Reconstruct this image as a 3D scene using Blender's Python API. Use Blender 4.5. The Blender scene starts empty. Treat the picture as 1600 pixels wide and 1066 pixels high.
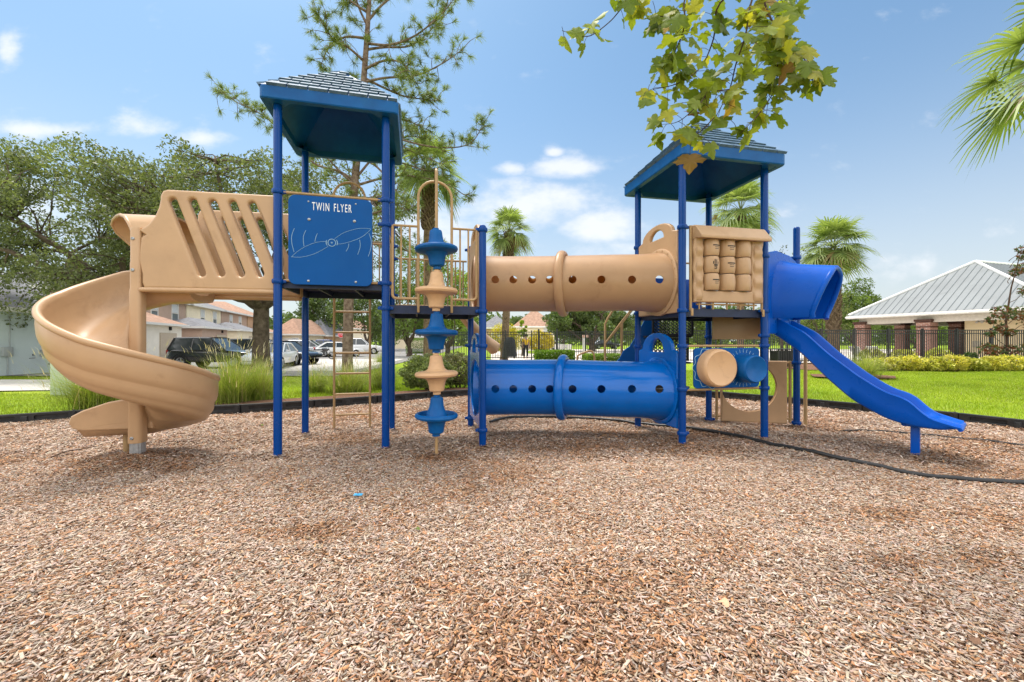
import bpy, bmesh, math, random
import numpy as np
from mathutils import Vector as V, Matrix as M

random.seed(11)
RNG = np.random.default_rng(7)
R = math.radians
SC = bpy.context.scene
COL = SC.collection
F, CH = 634.0, 1.25          # focal length in photo pixels, eye height in metres


def P(px, py, z):
    """point at depth z (metres along +Y) seen at photo pixel px, py"""
    return V(((px - 800) / F * z, z, CH - (py - 533) / F * z))


def G(px, py, h=0.0):
    """ground point (height h) seen at photo pixel"""
    z = (CH - h) * F / (py - 533)
    return V(((px - 800) / F * z, z, h))


def sstep(a, b, x):
    t = np.clip((x - a) / (b - a), 0, 1)
    return t * t * (3 - 2 * t)


def terrain(x, y):
    """the lawn drops a little towards the parking area on the left"""
    return -0.27 * sstep(9.5, 17.0, y) * (1 - sstep(-3.0, 3.0, x))


# ------------------------------------------------------------------ mesh builder
class MB:
    def __init__(s):
        s.v, s.f, s.m, s.s = [], [], [], []

    def add(s, vs, fs, m=0, sm=False, X=None):
        b = len(s.v)
        for p in vs:
            q = X @ V(p) if X is not None else p
            s.v.append((q[0], q[1], q[2]))
        for f in fs:
            s.f.append([i + b for i in f]); s.m.append(m); s.s.append(sm)
        return s

    def box(s, c, d, m=0, X=None, bev=0.0):
        x, y, z = d[0] / 2, d[1] / 2, d[2] / 2
        T = M.Translation(V(c))
        if X is not None:
            T = X @ T
        if bev:
            bm = bmesh.new()
            bmesh.ops.create_cube(bm, size=1, matrix=M.Diagonal((d[0], d[1], d[2], 1)))
            bmesh.ops.bevel(bm, geom=bm.edges[:], offset=bev, segments=2, affect='EDGES', profile=0.5)
            s.bm(bm, T, m, True)
            return s
        vs = [(i * x, j * y, k * z) for k in (-1, 1) for j in (-1, 1) for i in (-1, 1)]
        return s.add(vs, [(0, 2, 3, 1), (4, 5, 7, 6), (0, 1, 5, 4), (2, 6, 7, 3), (0, 4, 6, 2), (1, 3, 7, 5)], m, False, T)

    def bm(s, bm, X=None, m=0, sm=False):
        bm.verts.index_update()
        vs = [v.co.copy() for v in bm.verts]
        fs = [[v.index for v in f.verts] for f in bm.faces]
        bm.free()
        return s.add(vs, fs, m, sm, X)

    def mesh(s, me, X=None, m=0, sm=False):
        vs = [v.co.copy() for v in me.vertices]
        fs = [list(p.vertices) for p in me.polygons]
        bpy.data.meshes.remove(me)
        return s.add(vs, fs, m, sm, X)

    def grid(s, rows, m=0, cu=False, cv=False, sm=True, X=None):
        """rows: list of equally long point lists; cu closes along a row, cv closes across rows"""
        n, k = len(rows), len(rows[0])
        vs = [p for r in rows for p in r]
        fs = []
        for i in range(n if cv else n - 1):
            for j in range(k if cu else k - 1):
                a, b = i * k + j, i * k + (j + 1) % k
                c, d = ((i + 1) % n) * k + (j + 1) % k, ((i + 1) % n) * k + j
                fs.append((a, b, c, d))
        return s.add(vs, fs, m, sm, X)

    def ngon(s, pts, m=0, X=None):
        return s.add(pts, [list(range(len(pts)))], m, False, X)

    def tube(s, pts, r, n=10, m=0, caps=True, closed=False, X=None):
        pts = [V(p) for p in pts]
        N = len(pts)
        rs = r if isinstance(r, (list, tuple)) else [r] * N
        tang = []
        for i in range(N):
            if closed:
                t = pts[(i + 1) % N] - pts[i - 1]
            else:
                t = pts[min(i + 1, N - 1)] - pts[max(i - 1, 0)]
            tang.append(t.normalized() if t.length > 1e-9 else V((0, 0, 1)))
        ref = V((0, 0, 1)) if abs(tang[0].z) < 0.9 else V((1, 0, 0))
        nrm = (ref - tang[0] * ref.dot(tang[0])).normalized()
        rows = []
        for i in range(N):
            nrm = (nrm - tang[i] * nrm.dot(tang[i]))
            nrm = nrm.normalized() if nrm.length > 1e-6 else tang[i].orthogonal().normalized()
            bn = tang[i].cross(nrm)
            rows.append([pts[i] + (nrm * math.cos(a) + bn * math.sin(a)) * rs[i] for a in [2 * math.pi * k / n for k in range(n)]])
        b = len(s.v)
        s.grid(rows, m, True, closed, True, X)
        if caps and not closed:
            s.f.append([b + k for k in range(n)][::-1]); s.m.append(m); s.s.append(False)
            e = b + (N - 1) * n
            s.f.append([e + k for k in range(n)]); s.m.append(m); s.s.append(False)
        return s

    def lathe(s, prof, n=24, m=0, X=None, sm=True):
        rows = []
        for r, z in prof:
            r = max(r, 1e-4)
            rows.append([(r * math.cos(2 * math.pi * k / n), r * math.sin(2 * math.pi * k / n), z) for k in range(n)])
        return s.grid(rows, m, True, False, sm, X)

    def build(s, name, mats, parent=None, bevel=0.0, sharp=38):
        me = bpy.data.meshes.new(name)
        me.from_pydata(s.v, [], s.f)
        for mt in (mats if isinstance(mats, (list, tuple)) else [mats]):
            me.materials.append(mt)
        me.polygons.foreach_set('material_index', s.m)
        me.polygons.foreach_set('use_smooth', s.s)
        me.update()
        if any(s.s):
            me.set_sharp_from_angle(angle=R(sharp))
        o = link(name, me, parent)
        if bevel:
            b = o.modifiers.new('bevel', 'BEVEL')
            b.width, b.segments, b.limit_method, b.angle_limit = bevel, 2, 'ANGLE', R(35)
            b.harden_normals = False
        return o


def wmat(o):
    """world matrix without waiting for the depsgraph"""
    if o.parent is None:
        return o.matrix_basis.copy()
    return wmat(o.parent) @ o.matrix_parent_inverse @ o.matrix_basis


def link(name, data, parent=None):
    o = bpy.data.objects.new(name, data)
    COL.objects.link(o)
    if parent is not None:
        o.parent = parent
        r = parent
        while r.parent is not None:
            r = r.parent
        o.matrix_parent_inverse = M.Identity(4) if r.get('_local') else wmat(parent).inverted()
    return o


LOCALS = []


def thing(name, label, cat, loc=(0, 0, 0), rz=0.0, group=None, local=False):
    """an Empty at the thing's base; local=True: its parts are written in its own frame"""
    o = bpy.data.objects.new(name, None)
    COL.objects.link(o)
    o.empty_display_size = 0.2
    o.location = loc
    o.rotation_euler = (0, 0, rz)
    if local:
        o['_local'] = 1
        LOCALS.append(o)
    return tag(o, label, cat, group)


def part_root(name, parent):
    o = bpy.data.objects.new(name, None)
    COL.objects.link(o)
    o.empty_display_size = 0.1
    o.parent = parent
    if parent.get('_local'):
        o['_local'] = 1
        LOCALS.append(o)
    else:
        o.matrix_parent_inverse = wmat(parent).inverted()
        # keep it in the world frame
    return o


def tag(o, label, cat=None, group=None, kind=None):
    if label: o['label'] = label
    if cat: o['category'] = cat
    if group: o['group'] = group
    if kind: o['kind'] = kind
    return o


def copy_tree(o, parent=None):
    c = o.copy()
    COL.objects.link(c)
    if parent is not None:
        c.parent = parent
    for ch in [x for x in o.children]:
        copy_tree(ch, c)
    return c


def np_mesh(name, verts, faces, cols=None, mats=None, parent=None, smooth=False, midx=None):
    """big meshes straight from arrays; faces (n,3) or (n,4)"""
    me = bpy.data.meshes.new(name)
    nv, (nf, k) = len(verts), faces.shape
    me.vertices.add(nv)
    me.vertices.foreach_set('co', np.ascontiguousarray(verts, np.float32).ravel())
    me.loops.add(nf * k)
    me.loops.foreach_set('vertex_index', np.ascontiguousarray(faces, np.int32).ravel())
    me.polygons.add(nf)
    me.polygons.foreach_set('loop_start', np.arange(0, nf * k, k, dtype=np.int32))
    if smooth:
        me.polygons.foreach_set('use_smooth', np.ones(nf, bool))
    if midx is not None:
        me.polygons.foreach_set('material_index', midx.astype(np.int32))
    me.update(calc_edges=True)
    if cols is not None:
        a = me.color_attributes.new('col', 'FLOAT_COLOR', 'POINT')
        c4 = np.ones((nv, 4), np.float32)
        c4[:, :3] = cols
        a.data.foreach_set('color', c4.ravel())
    for mt in (mats if isinstance(mats, (list, tuple)) else [mats]):
        me.materials.append(mt)
    return link(name, me, parent)


def frame(o, x, y):
    x, y = V(x).normalized(), V(y).normalized()
    z = x.cross(y).normalized()
    m = M.Identity(4)
    for i in range(3):
        m[i][0], m[i][1], m[i][2], m[i][3] = x[i], y[i], z[i], o[i]
    return m


def plate(outline, holes=(), thick=0.03, bev=0.008, res=2):
    """a flat slab in the XY plane with holes and rounded rims; returns a mesh"""
    cu = bpy.data.curves.new('c', 'CURVE')
    cu.dimensions, cu.fill_mode = '2D', 'BOTH'
    bev = min(bev, thick / 2 - 1e-4)
    cu.extrude, cu.bevel_depth, cu.bevel_resolution, cu.offset = thick / 2 - bev, bev, res, -bev
    for loop in [outline] + list(holes):
        sp = cu.splines.new('POLY')
        sp.points.add(len(loop) - 1)
        for p, q in zip(sp.points, loop):
            p.co = (q[0], q[1], 0, 1)
        sp.use_cyclic_u = True
    o = bpy.data.objects.new('c', cu)
    COL.objects.link(o)
    dg = bpy.context.evaluated_depsgraph_get()
    dg.update()
    me = bpy.data.meshes.new_from_object(o.evaluated_get(dg))
    bpy.data.objects.remove(o)
    bpy.data.curves.remove(cu)
    return me


def rrect(x0, y0, x1, y1, r, n=5):
    out = []
    for cx, cy, a0 in ((x1 - r, y1 - r, 0), (x0 + r, y1 - r, 90), (x0 + r, y0 + r, 180), (x1 - r, y0 + r, 270)):
        for k in range(n + 1):
            a = R(a0 + 90 * k / n)
            out.append((cx + r * math.cos(a), cy + r * math.sin(a)))
    return out


def circle(cx, cy, r, n=28, rev=False):
    c = [(cx + r * math.cos(2 * math.pi * k / n), cy + r * math.sin(2 * math.pi * k / n)) for k in range(n)]
    return c[::-1] if rev else c


def spline(pts, n=8):
    """Catmull-Rom through pts"""
    pts = [V(p) for p in pts]
    q = [pts[0] * 2 - pts[1]] + pts + [pts[-1] * 2 - pts[-2]]
    out = []
    for i in range(1, len(q) - 2):
        a, b, c, d = q[i - 1], q[i], q[i + 1], q[i + 2]
        for k in range(n):
            t = k / n
            out.append(0.5 * ((2 * b) + (c - a) * t + (2 * a - 5 * b + 4 * c - d) * t * t + (3 * b - a - 3 * c + d) * t ** 3))
    out.append(pts[-1])
    return out


def interp(x, xs, ys):
    return float(np.interp(x, xs, ys))


# ------------------------------------------------------------------ materials
def N(nt, kind, **kw):
    n = nt.nodes.new(kind)
    for k, v in kw.items():
        if k.startswith('i_'):
            n.inputs[k[2:].replace('_', ' ')].default_value = v
        else:
            setattr(n, k, v)
    return n


def new_mat(name):
    m = bpy.data.materials.new(name)
    m.use_nodes = True
    nt = m.node_tree
    return m, nt, nt.nodes['Principled BSDF']


def ramp(nt, fac, stops):
    r = N(nt, 'ShaderNodeValToRGB')
    el = r.color_ramp.elements
    while len(el) < len(stops):
        el.new(0.5)
    for e, (p, c) in zip(el, stops):
        e.position, e.color = p, (*c, 1)
    nt.links.new(fac, r.inputs[0])
    return r.outputs[0]


def pm(name, col, rough=0.5, spec=0.5, var=0.1, scale=6.0, bump=0.0, bscale=60.0, metal=0.0, detail=4.0, alt=None, coat=0.0, rvar=0.12, stretch=None, grime=None):
    """painted / moulded / plain surface with a soft mottled colour and roughness"""
    m, nt, b = new_mat(name)
    tc = N(nt, 'ShaderNodeTexCoord')
    vec = tc.outputs['Object']
    if stretch:
        mp = N(nt, 'ShaderNodeMapping')
        mp.inputs['Scale'].default_value = stretch
        nt.links.new(vec, mp.inputs[0])
        vec = mp.outputs[0]
    nz = N(nt, 'ShaderNodeTexNoise', i_Scale=scale, i_Detail=detail, i_Roughness=0.6)
    nt.links.new(vec, nz.inputs['Vector'])
    a = tuple(max(0, c * (1 - var)) for c in col)
    c2 = alt if alt else tuple(min(1, c * (1 + var)) for c in col)
    cr = ramp(nt, nz.outputs['Fac'], [(0.3, a), (0.7, c2)])
    if grime:       # dried splashes, scuffs and chalky patches with a shape of their own
        gcol, gamt, gsc = grime
        n4 = N(nt, 'ShaderNodeTexNoise', i_Scale=gsc, i_Detail=9.0, i_Roughness=0.72, i_Distortion=0.6)
        nt.links.new(tc.outputs['Object'], n4.inputs['Vector'])
        gm = N(nt, 'ShaderNodeMapRange', interpolation_type='SMOOTHSTEP')
        gm.inputs['From Min'].default_value, gm.inputs['From Max'].default_value = 0.53, 0.72
        gm.inputs['To Max'].default_value = gamt
        nt.links.new(n4.outputs['Fac'], gm.inputs['Value'])
        gx = N(nt, 'ShaderNodeMix', data_type='RGBA')
        nt.links.new(gm.outputs[0], gx.inputs['Factor']); nt.links.new(cr, gx.inputs['A'])
        gx.inputs['B'].default_value = (*gcol, 1)
        cr = gx.outputs['Result']
    nt.links.new(cr, b.inputs['Base Color'])
    mr = N(nt, 'ShaderNodeMapRange')
    mr.inputs['To Min'].default_value = max(0.02, rough - rvar)
    mr.inputs['To Max'].default_value = min(1, rough + rvar)
    n2 = N(nt, 'ShaderNodeTexNoise', i_Scale=scale * 3.1, i_Detail=5.0)
    nt.links.new(vec, n2.inputs['Vector'])
    nt.links.new(n2.outputs['Fac'], mr.inputs['Value'])
    nt.links.new(mr.outputs[0], b.inputs['Roughness'])
    b.inputs['Specular IOR Level'].default_value = spec
    b.inputs['Metallic'].default_value = metal
    b.inputs['Coat Weight'].default_value = coat
    if bump:
        n3 = N(nt, 'ShaderNodeTexNoise', i_Scale=bscale, i_Detail=4.0)
        nt.links.new(vec, n3.inputs['Vector'])
        bp = N(nt, 'ShaderNodeBump', i_Strength=bump, i_Distance=0.02)
        nt.links.new(n3.outputs['Fac'], bp.inputs['Height'])
        nt.links.new(bp.outputs[0], b.inputs['Normal'])
    return m


def glow_through(m, amount, col):
    """thin moulded plastic lets a little light through its wall"""
    m = m.copy(); m.name = m.name + '_thin_wall'
    nt = m.node_tree
    out, b = nt.nodes['Material Output'], nt.nodes['Principled BSDF']
    tr = N(nt, 'ShaderNodeBsdfTranslucent'); tr.inputs['Color'].default_value = (*col, 1)
    ms = N(nt, 'ShaderNodeMixShader'); ms.inputs[0].default_value = amount
    nt.links.new(b.outputs[0], ms.inputs[1]); nt.links.new(tr.outputs[0], ms.inputs[2])
    nt.links.new(ms.outputs[0], out.inputs['Surface'])
    return m


def am(name, rough=0.6, trans=0.0, tcol=(1.25, 1.35, 0.55), spec=0.3):
    """takes its colour from the mesh attribute «col»; trans: share of light let through (leaves)"""
    m, nt, b = new_mat(name)
    at = N(nt, 'ShaderNodeAttribute', attribute_name='col')
    nt.links.new(at.outputs['Color'], b.inputs['Base Color'])
    b.inputs['Roughness'].default_value = rough
    b.inputs['Specular IOR Level'].default_value = spec
    if trans:
        tr = N(nt, 'ShaderNodeBsdfTranslucent')
        mx = N(nt, 'ShaderNodeMix', data_type='RGBA', blend_type='MULTIPLY')
        mx.inputs['Factor'].default_value = 1
        nt.links.new(at.outputs['Color'], mx.inputs['A'])
        mx.inputs['B'].default_value = (*tcol, 1)
        nt.links.new(mx.outputs['Result'], tr.inputs['Color'])
        ms = N(nt, 'ShaderNodeMixShader')
        ms.inputs[0].default_value = trans
        nt.links.new(b.outputs[0], ms.inputs[1])
        nt.links.new(tr.outputs[0], ms.inputs[2])
        nt.links.new(ms.outputs[0], nt.nodes['Material Output'].inputs['Surface'])
    return m


TAN = pm('tan_plastic', (0.445, 0.278, 0.152), 0.38, 0.40, 0.07, 3.0, 0.04, 140, grime=((0.30, 0.17, 0.085), 0.45, 3.2))
TANL = pm('pale_tan_plastic', (0.56, 0.34, 0.18), 0.45, 0.45, 0.06, 3.0, 0.04, 140, grime=((0.34, 0.20, 0.11), 0.35, 5.0))
TANM = pm('tan_powder_coated_steel', (0.36, 0.225, 0.10), 0.45, 0.4, 0.12, 9.0)
BLUE = pm('blue_painted_steel', (0.0002, 0.043, 0.215), 0.24, 0.2, 0.05, 3.0, grime=((0.008, 0.05, 0.19), 0.3, 6.0))
BLUEP = pm('blue_plastic', (0.0003, 0.105, 0.42), 0.14, 0.32, 0.10, 2.5, rvar=0.06, grime=((0.015, 0.085, 0.27), 0.4, 3.5))
BLUES = pm('deep_blue_slide_plastic', (0.0002, 0.076, 0.42), 0.30, 0.18, 0.08, 2.5, 0.03, 120, grime=((0.004, 0.085, 0.36), 0.4, 3.5))
BLUEF = pm('sun_faded_blue_plastic', (0.0006, 0.076, 0.27), 0.40, 0.18, 0.2, 3.5, 0.05, 90, alt=(0.003, 0.098, 0.31), grime=((0.012, 0.10, 0.23), 0.45, 4.0))
BLUEB = pm('blue_sheet_plastic', (0.0002, 0.068, 0.26), 0.38, 0.12, 0.06, 3.0, grime=((0.004, 0.08, 0.23), 0.35, 5.0))
TILE = pm('chalky_blue_roof_tiles', (0.05, 0.11, 0.19), 0.62, 0.22, 0.3, 7.0, 0.05, 90, alt=(0.10, 0.165, 0.24), grime=((0.20, 0.25, 0.30), 0.6, 9.0))
DECKM = pm('navy_rubber_coated_steel', (0.006, 0.015, 0.055), 0.5, 0.4, 0.2, 9.0)
RUBBER = pm('black_rubber_coating', (0.010, 0.011, 0.014), 0.55, 0.35, 0.3, 12.0)
ENGR = pm('pale_engraved_lines', (0.26, 0.42, 0.55), 0.6, 0.3, 0.05)
WHITE = pm('white_lettering', (0.74, 0.76, 0.78), 0.6, 0.3, 0.03)
STEEL = pm('galvanised_steel', (0.36, 0.37, 0.38), 0.4, 0.5, 0.2, 20.0, metal=0.7)
INK = pm('dark_print', (0.02, 0.018, 0.016), 0.6, 0.3, 0.1)
BORDER = pm('black_recycled_plastic', (0.009, 0.009, 0.010), 0.55, 0.4, 0.35, 8.0, 0.08, 60, alt=(0.022, 0.021, 0.020))
HOSE = pm('black_pipe_plastic', (0.012, 0.012, 0.012), 0.42, 0.45, 0.3, 8.0)
FENCEM = pm('black_aluminium', (0.010, 0.010, 0.012), 0.4, 0.5, 0.2, 8.0)
BARK = pm('oak_bark', (0.085, 0.062, 0.045), 0.95, 0.1, 0.45, 5.0, 0.9, 22, detail=8.0, alt=(0.15, 0.115, 0.085))
PINEB = pm('pine_bark', (0.14, 0.085, 0.06), 0.95, 0.1, 0.5, 7.0, 1.0, 18, detail=8.0, alt=(0.26, 0.19, 0.15))
PALMB = pm('palm_trunk_fibre', (0.13, 0.085, 0.05), 0.95, 0.1, 0.5, 9.0, 0.9, 25, detail=8.0, alt=(0.24, 0.17, 0.11))
TWIG = pm('brown_twig_bark', (0.07, 0.045, 0.032), 0.9, 0.15, 0.35, 20.0)
LEAF = am('leaf', 0.45, 0.42, (1.3, 1.35, 0.6))
NEEDLE = am('needle', 0.5, 0.30)
SYCL = am('sycamore_leaf', 0.5, 0.50, (1.5, 1.45, 0.42))
GRASSM = am('grass_blade', 0.55, 0.35, (1.2, 1.25, 0.5))
CHIPM = am('wood_chip', 0.9, 0.0, spec=0.12)
GLASS = pm('dark_window_glass', (0.03, 0.04, 0.045), 0.08, 0.6, 0.2, 2.0, rvar=0.03)
TRIMW = pm('white_trim', (0.72, 0.70, 0.66), 0.6, 0.3, 0.05)
# ================================================================== the play structure
PS = thing('play_structure', 'large blue and tan playground structure with two roofed towers, two slides and stacked crawl tunnels', 'playground', (0.3, 5.3, 0))
FL, FR_, BL, BR = V((-2.556, 4.428, 0)), V((-1.460, 4.689, 0)), V((-2.820, 5.535, 0)), V((-1.715, 5.787, 0))
MF, MBk = V((-0.357, 4.935, 0)), V((-0.616, 6.048, 0))
RFL, RFR = V((2.065, 4.922, 0)), V((3.215, 5.17, 0))
RBL, RBR, EP = V((1.85, 5.96, 0)), V((3.03, 6.25, 0)), V((4.18, 5.96, 0))
UP = V((0, 0, 1))


def on_panel(A, u, px, py):
    """(distance along u from A, height) of the point of the upright plane A,u seen at a pixel"""
    k = (px - 800) / F
    s = (k * A.y - A.x) / (u.x - k * u.y)
    z = A.y + u.y * s
    return s, CH - (py - 533) / F * z


def collar_mb(p, z, ears=()):
    c = MB()
    r = 0.0445
    c.lathe([(r, -0.024), (0.055, -0.024), (0.0605, -0.012), (0.0605, 0.012), (0.055, 0.024), (r, 0.024)], 20, 0, M.Translation((p.x, p.y, z)))
    for a in ears:
        d = V((math.cos(a), math.sin(a), 0))
        q = V((p.x, p.y, z)) + d * 0.066
        c.box((0, 0, 0), (0.045, 0.03, 0.034), 0, M.Translation(q) @ M.Rotation(a, 4, 'Z'), 0.006)
        c.lathe([(0.0, 0.011), (0.011, 0.008), (0.013, 0), (0.0, 0)], 8, 0, M.Translation(q + V((0, 0, 0.014))))
    return c


def post(p, top, collars, ears=(), cap=True, bend=0):
    b = MB()
    r = 0.0435
    prof = [(r, -0.15), (r, top - 0.03), (r * 0.93, top - 0.012), (r * 0.7, top), (0.0, top + 0.004)]
    b.lathe(prof, 22, 0, M.Translation((p.x, p.y, 0)))
    o = b.build('post', BLUE, PS)
    for z in collars:
        collar_mb(p, z, ears).build('collar', BLUE, o)
    return o


aU = math.atan2(0.230, 0.973)
post(FL, 3.90, [2.878, 1.90], [aU])
post(FR_, 3.90, [2.872, 2.592, 1.916, 1.627], [aU, aU + math.pi])
post(BL, 3.90, [2.88, 1.90], [aU])
post(BR, 3.90, [2.88, 2.60, 2.42, 1.90, 1.63], [aU, aU + math.pi])
post(MF, 2.655, [2.60, 1.608, 1.19, 0.167], [aU + math.pi])
post(MBk, 2.66, [2.60, 1.66, 1.18, 0.105], [aU + math.pi])
post(RFL, 3.52, [2.63, 1.62, 1.19, 0.668, 0.132], [aU])
post(RFR, 3.52, [2.63, 2.33, 1.63, 1.32, 1.19, 0.655], [aU + math.pi])
post(RBL, 3.52, [2.62, 1.65, 1.17])
post(RBR, 3.52, [1.31, 0.05], [-0.25])
post(EP, 2.92, [2.47, 0.93, 0.05], [math.pi - 0.25])


def roof(ctr, ang, half, zb, fh, rise):
    u, v = V((math.cos(ang), math.sin(ang), 0)), V((-math.sin(ang), math.cos(ang), 0))
    X = frame(V((ctr.x, ctr.y, zb)), u, v)
    b = MB()
    cs = [(-1, -1), (1, -1), (1, 1), (-1, 1)]

    def ring(h, z, rr=0.05):
        return [(x, y, z) for x, y in rrect(-h, -h, h, h, rr, 4)]
    hh = half
    rows = [ring(hh - 0.06, 0.0, 0.03), ring(hh, 0.0), ring(hh + 0.008, 0.012), ring(hh + 0.008, fh - 0.015), ring(hh, fh)]
    b.grid(rows, 0, True, False, False)
    # outer pyramid
    for i in range(4):
        a, c = cs[i], cs[(i + 1) % 4]
        b.add([(a[0] * hh * 0.99, a[1] * hh * 0.99, fh - 0.002), (c[0] * hh * 0.99, c[1] * hh * 0.99, fh - 0.002), (0, 0, fh + rise)], [(0, 1, 2)], 0)
    # hollow underside
    hi = hh - 0.055
    inner = [(a[0] * hi, a[1] * hi, 0.0) for a in cs]
    top = [(a[0] * 0.05, a[1] * 0.05, fh + rise - 0.12) for a in cs]
    mid = [(a[0] * hi * 0.98, a[1] * hi * 0.98, fh * 0.5) for a in cs]
    b.grid([inner, mid, top], 0, True, False, False)
    b.ngon(top)
    # gusset plates in the corners, the posts run up into them
    for a in cs:
        q = [(a[0] * hi, a[1] * hi, 0.004), (a[0] * (hi - 0.24), a[1] * hi, 0.004), (a[0] * hi, a[1] * (hi - 0.24), 0.004)]
        b.ngon(q)
    # lapped tiles on the four slopes
    rows_n = 9
    tl = 0.205
    for i in range(4):
        ang2 = i * math.pi / 2
        sl = math.hypot(hh, rise)
        T = M.Rotation(ang2, 4, 'Z')
        # slope frame: x along the eave, y up the slope, z outwards
        yv = V((0, hh, rise)).normalized()
        S = frame(V((0, -hh, fh)), V((1, 0, 0)), yv)
        for k in range(rows_n):
            t0, t1 = k / rows_n * 0.96, (k + 1) / rows_n * 0.96
            y0, y1 = t0 * sl, t1 * sl + 0.02
            w0, w1 = hh * (1 - t0), max(0.02, hh * (1 - t1) - 0.02)
            x = -hh - tl + (tl / 2 if k % 2 else 0) + 0.06
            while x < hh:
                xa, xb = x + 0.008, x + tl - 0.008
                a0, b0 = max(xa, -w0), min(xb, w0)
                a1, b1 = max(xa, -w1), min(xb, w1)
                if b0 - a0 > 0.03 and b1 - a1 > 0.0:
                    lo, hi2 = 0.027, 0.008
                    yy = y0 - (0.016 if k == 0 else 0)
                    vs = [(a0, yy, -0.004), (b0, yy, -0.004), (b1, y1, -0.004), (a1, y1, -0.004),
                          (a0, yy, lo), (b0, yy, lo), (b1, y1, hi2), (a1, y1, hi2)]
                    b.add(vs, [(0, 3, 2, 1), (4, 5, 6, 7), (0, 1, 5, 4), (1, 2, 6, 5), (2, 3, 7, 6), (3, 0, 4, 7)], 1, False, T @ S)
                x += tl
    for i in range(len(b.v)):
        q = X @ V(b.v[i]); b.v[i] = (q.x, q.y, q.z)
    return b


rc = (FL + FR_ + BL + BR) / 4
o = roof(rc, aU, 0.70, 3.82, 0.145, 0.68).build('roof', [BLUEF, TILE], PS)
rc2 = (RFL + RFR + RBL + RBR) / 4
o = roof(rc2, 0.212, 0.715, 3.43, 0.145, 0.68).build('roof', [BLUEF, TILE], PS)


def deck(a, b_, c, d, z, extra=None):
    """slotted steel deck spanning four ground points"""
    m = MB()

    def bl(s, t):
        return (a * (1 - s) + b_ * s) * (1 - t) + (d * (1 - s) + c * s) * t

    def slab(s0, t0, s1, t1, z0, z1):
        q = [bl(s0, t0), bl(s1, t0), bl(s1, t1), bl(s0, t1)]
        vs = [(p.x, p.y, zz) for zz in (z0, z1) for p in q]
        m.add(vs, [(0, 3, 2, 1), (4, 5, 6, 7), (0, 1, 5, 4), (1, 2, 6, 5), (2, 3, 7, 6), (3, 0, 4, 7)])
    e = 0.035
    n = 10
    for i in range(n):                      # slats, with a slot between each two
        s0 = e + (1 - 2 * e) * i / n
        slab(s0, e, s0 + (1 - 2 * e) / n - 0.014, 1 - e, z - 0.006, z)
    for j in range(7):
        t0 = e + (1 - 2 * e - 0.09) * j / 6
        slab(e, t0, 1 - e, t0 + 0.09, z - 0.013, z - 0.0065)
    slab(e, 0.02, 1 - e, 0.045, z - 0.095, z + 0.004)
    slab(e, 0.955, 1 - e, 0.98, z - 0.095, z + 0.004)
    slab(0.02, e, 0.045, 1 - e, z - 0.095, z + 0.002)
    slab(0.955, e, 0.98, 1 - e, z - 0.095, z + 0.002)
    slab(0.3, 0.05, 0.32, 0.95, z - 0.07, z - 0.0135)
    slab(0.66, 0.05, 0.68, 0.95, z - 0.07, z - 0.0135)
    return m


deck(FL, FR_, BR, BL, 1.93).build('deck', DECKM, PS)
deck(FR_, MF, MBk, BR, 1.665).build('deck', DECKM, PS)
dk = deck(RFL, RFR, RBR, RBL, 1.645)
for zz, th in ((1.643, 0.008),):
    q = [RFR, EP, RBR]
    c0 = (RFR + EP + RBR) / 3
    q = [c0 + (p - c0) * 0.93 for p in q]
    vs = [(p.x, p.y, h) for h in (1.56, 1.646) for p in q]
    dk.add(vs, [(0, 2, 1), (3, 4, 5), (0, 1, 4, 3), (1, 2, 5, 4), (2, 0, 3, 5)])
dk.build('deck', DECKM, PS)

# -------- the blue propeller panel
U = (FR_ - FL).normalized()
NRM = U.cross(UP)
PA = FL + NRM * 0.045
XP = frame(PA, U, UP)
z0, z1, s0, s1 = 1.868, 2.845, 0.118, 0.985
pb = MB()
pb.mesh(plate(rrect(s0, z0, s1, z1, 0.075), (), 0.022, 0.004), XP)
panel = pb.build('propeller_panel', BLUEB, PS)


def surf_line(mb, pts, X, off, w=0.004, closed=False):
    mb.tube([X @ V((p[0], p[1], off)) for p in pts], w, 5, 0, True, closed)


PPX = PA + NRM * 0.011
en = MB()
LW = 0.7


def pp(px, py):
    return on_panel(PPX, U, px, py)


c = pp(518.5, 379.5)
surf_line(en, circle(c[0], c[1], 0.040, 20), XP, 0.012, 0.0035, True)
surf_line(en, circle(c[0], c[1], 0.007, 10), XP, 0.012, 0.003, True)
for a0, a1 in ((35, -25), (215, 155)):
    surf_line(en, [(c[0] + 0.058 * math.cos(R(a0 + (a1 - a0) * k / 6)), c[1] + 0.058 * math.sin(R(a0 + (a1 - a0) * k / 6))) for k in range(7)], XP, 0.012, 0.0035)
for pts in ([(523, 373), (537, 364), (556, 358), (570, 357), (578.5, 358), (577, 361), (566, 370), (550, 377), (535, 381), (526, 381.5)],
            [(513, 385), (503, 391), (488, 398), (470, 402), (457, 401.5), (456, 401), (465, 393), (478, 385), (494, 379), (507, 377.5), (511, 380)]):
    surf_line(en, [(p[0], p[1]) for p in spline([V((*pp(x, y), 0)) for x, y in pts], 4)], XP, 0.012, 0.0018)
for pts in ([(460, 357), (456, 368), (456, 380), (459.5, 394)], [(478, 360), (474.5, 368), (474, 376), (475, 385)], [(496, 365), (493.5, 371), (492, 378)],
            [(576.5, 365), (580, 376), (579.5, 388), (575.5, 401)], [(562, 375), (563, 384), (561.5, 391), (559, 398)], [(545, 381), (544.5, 386), (541, 393)]):
    surf_line(en, [(p[0], p[1]) for p in spline([V((*pp(x, y), 0)) for x, y in pts], 4)], XP, 0.012, 0.0024)
en.build('engraving', ENGR, panel)


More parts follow.
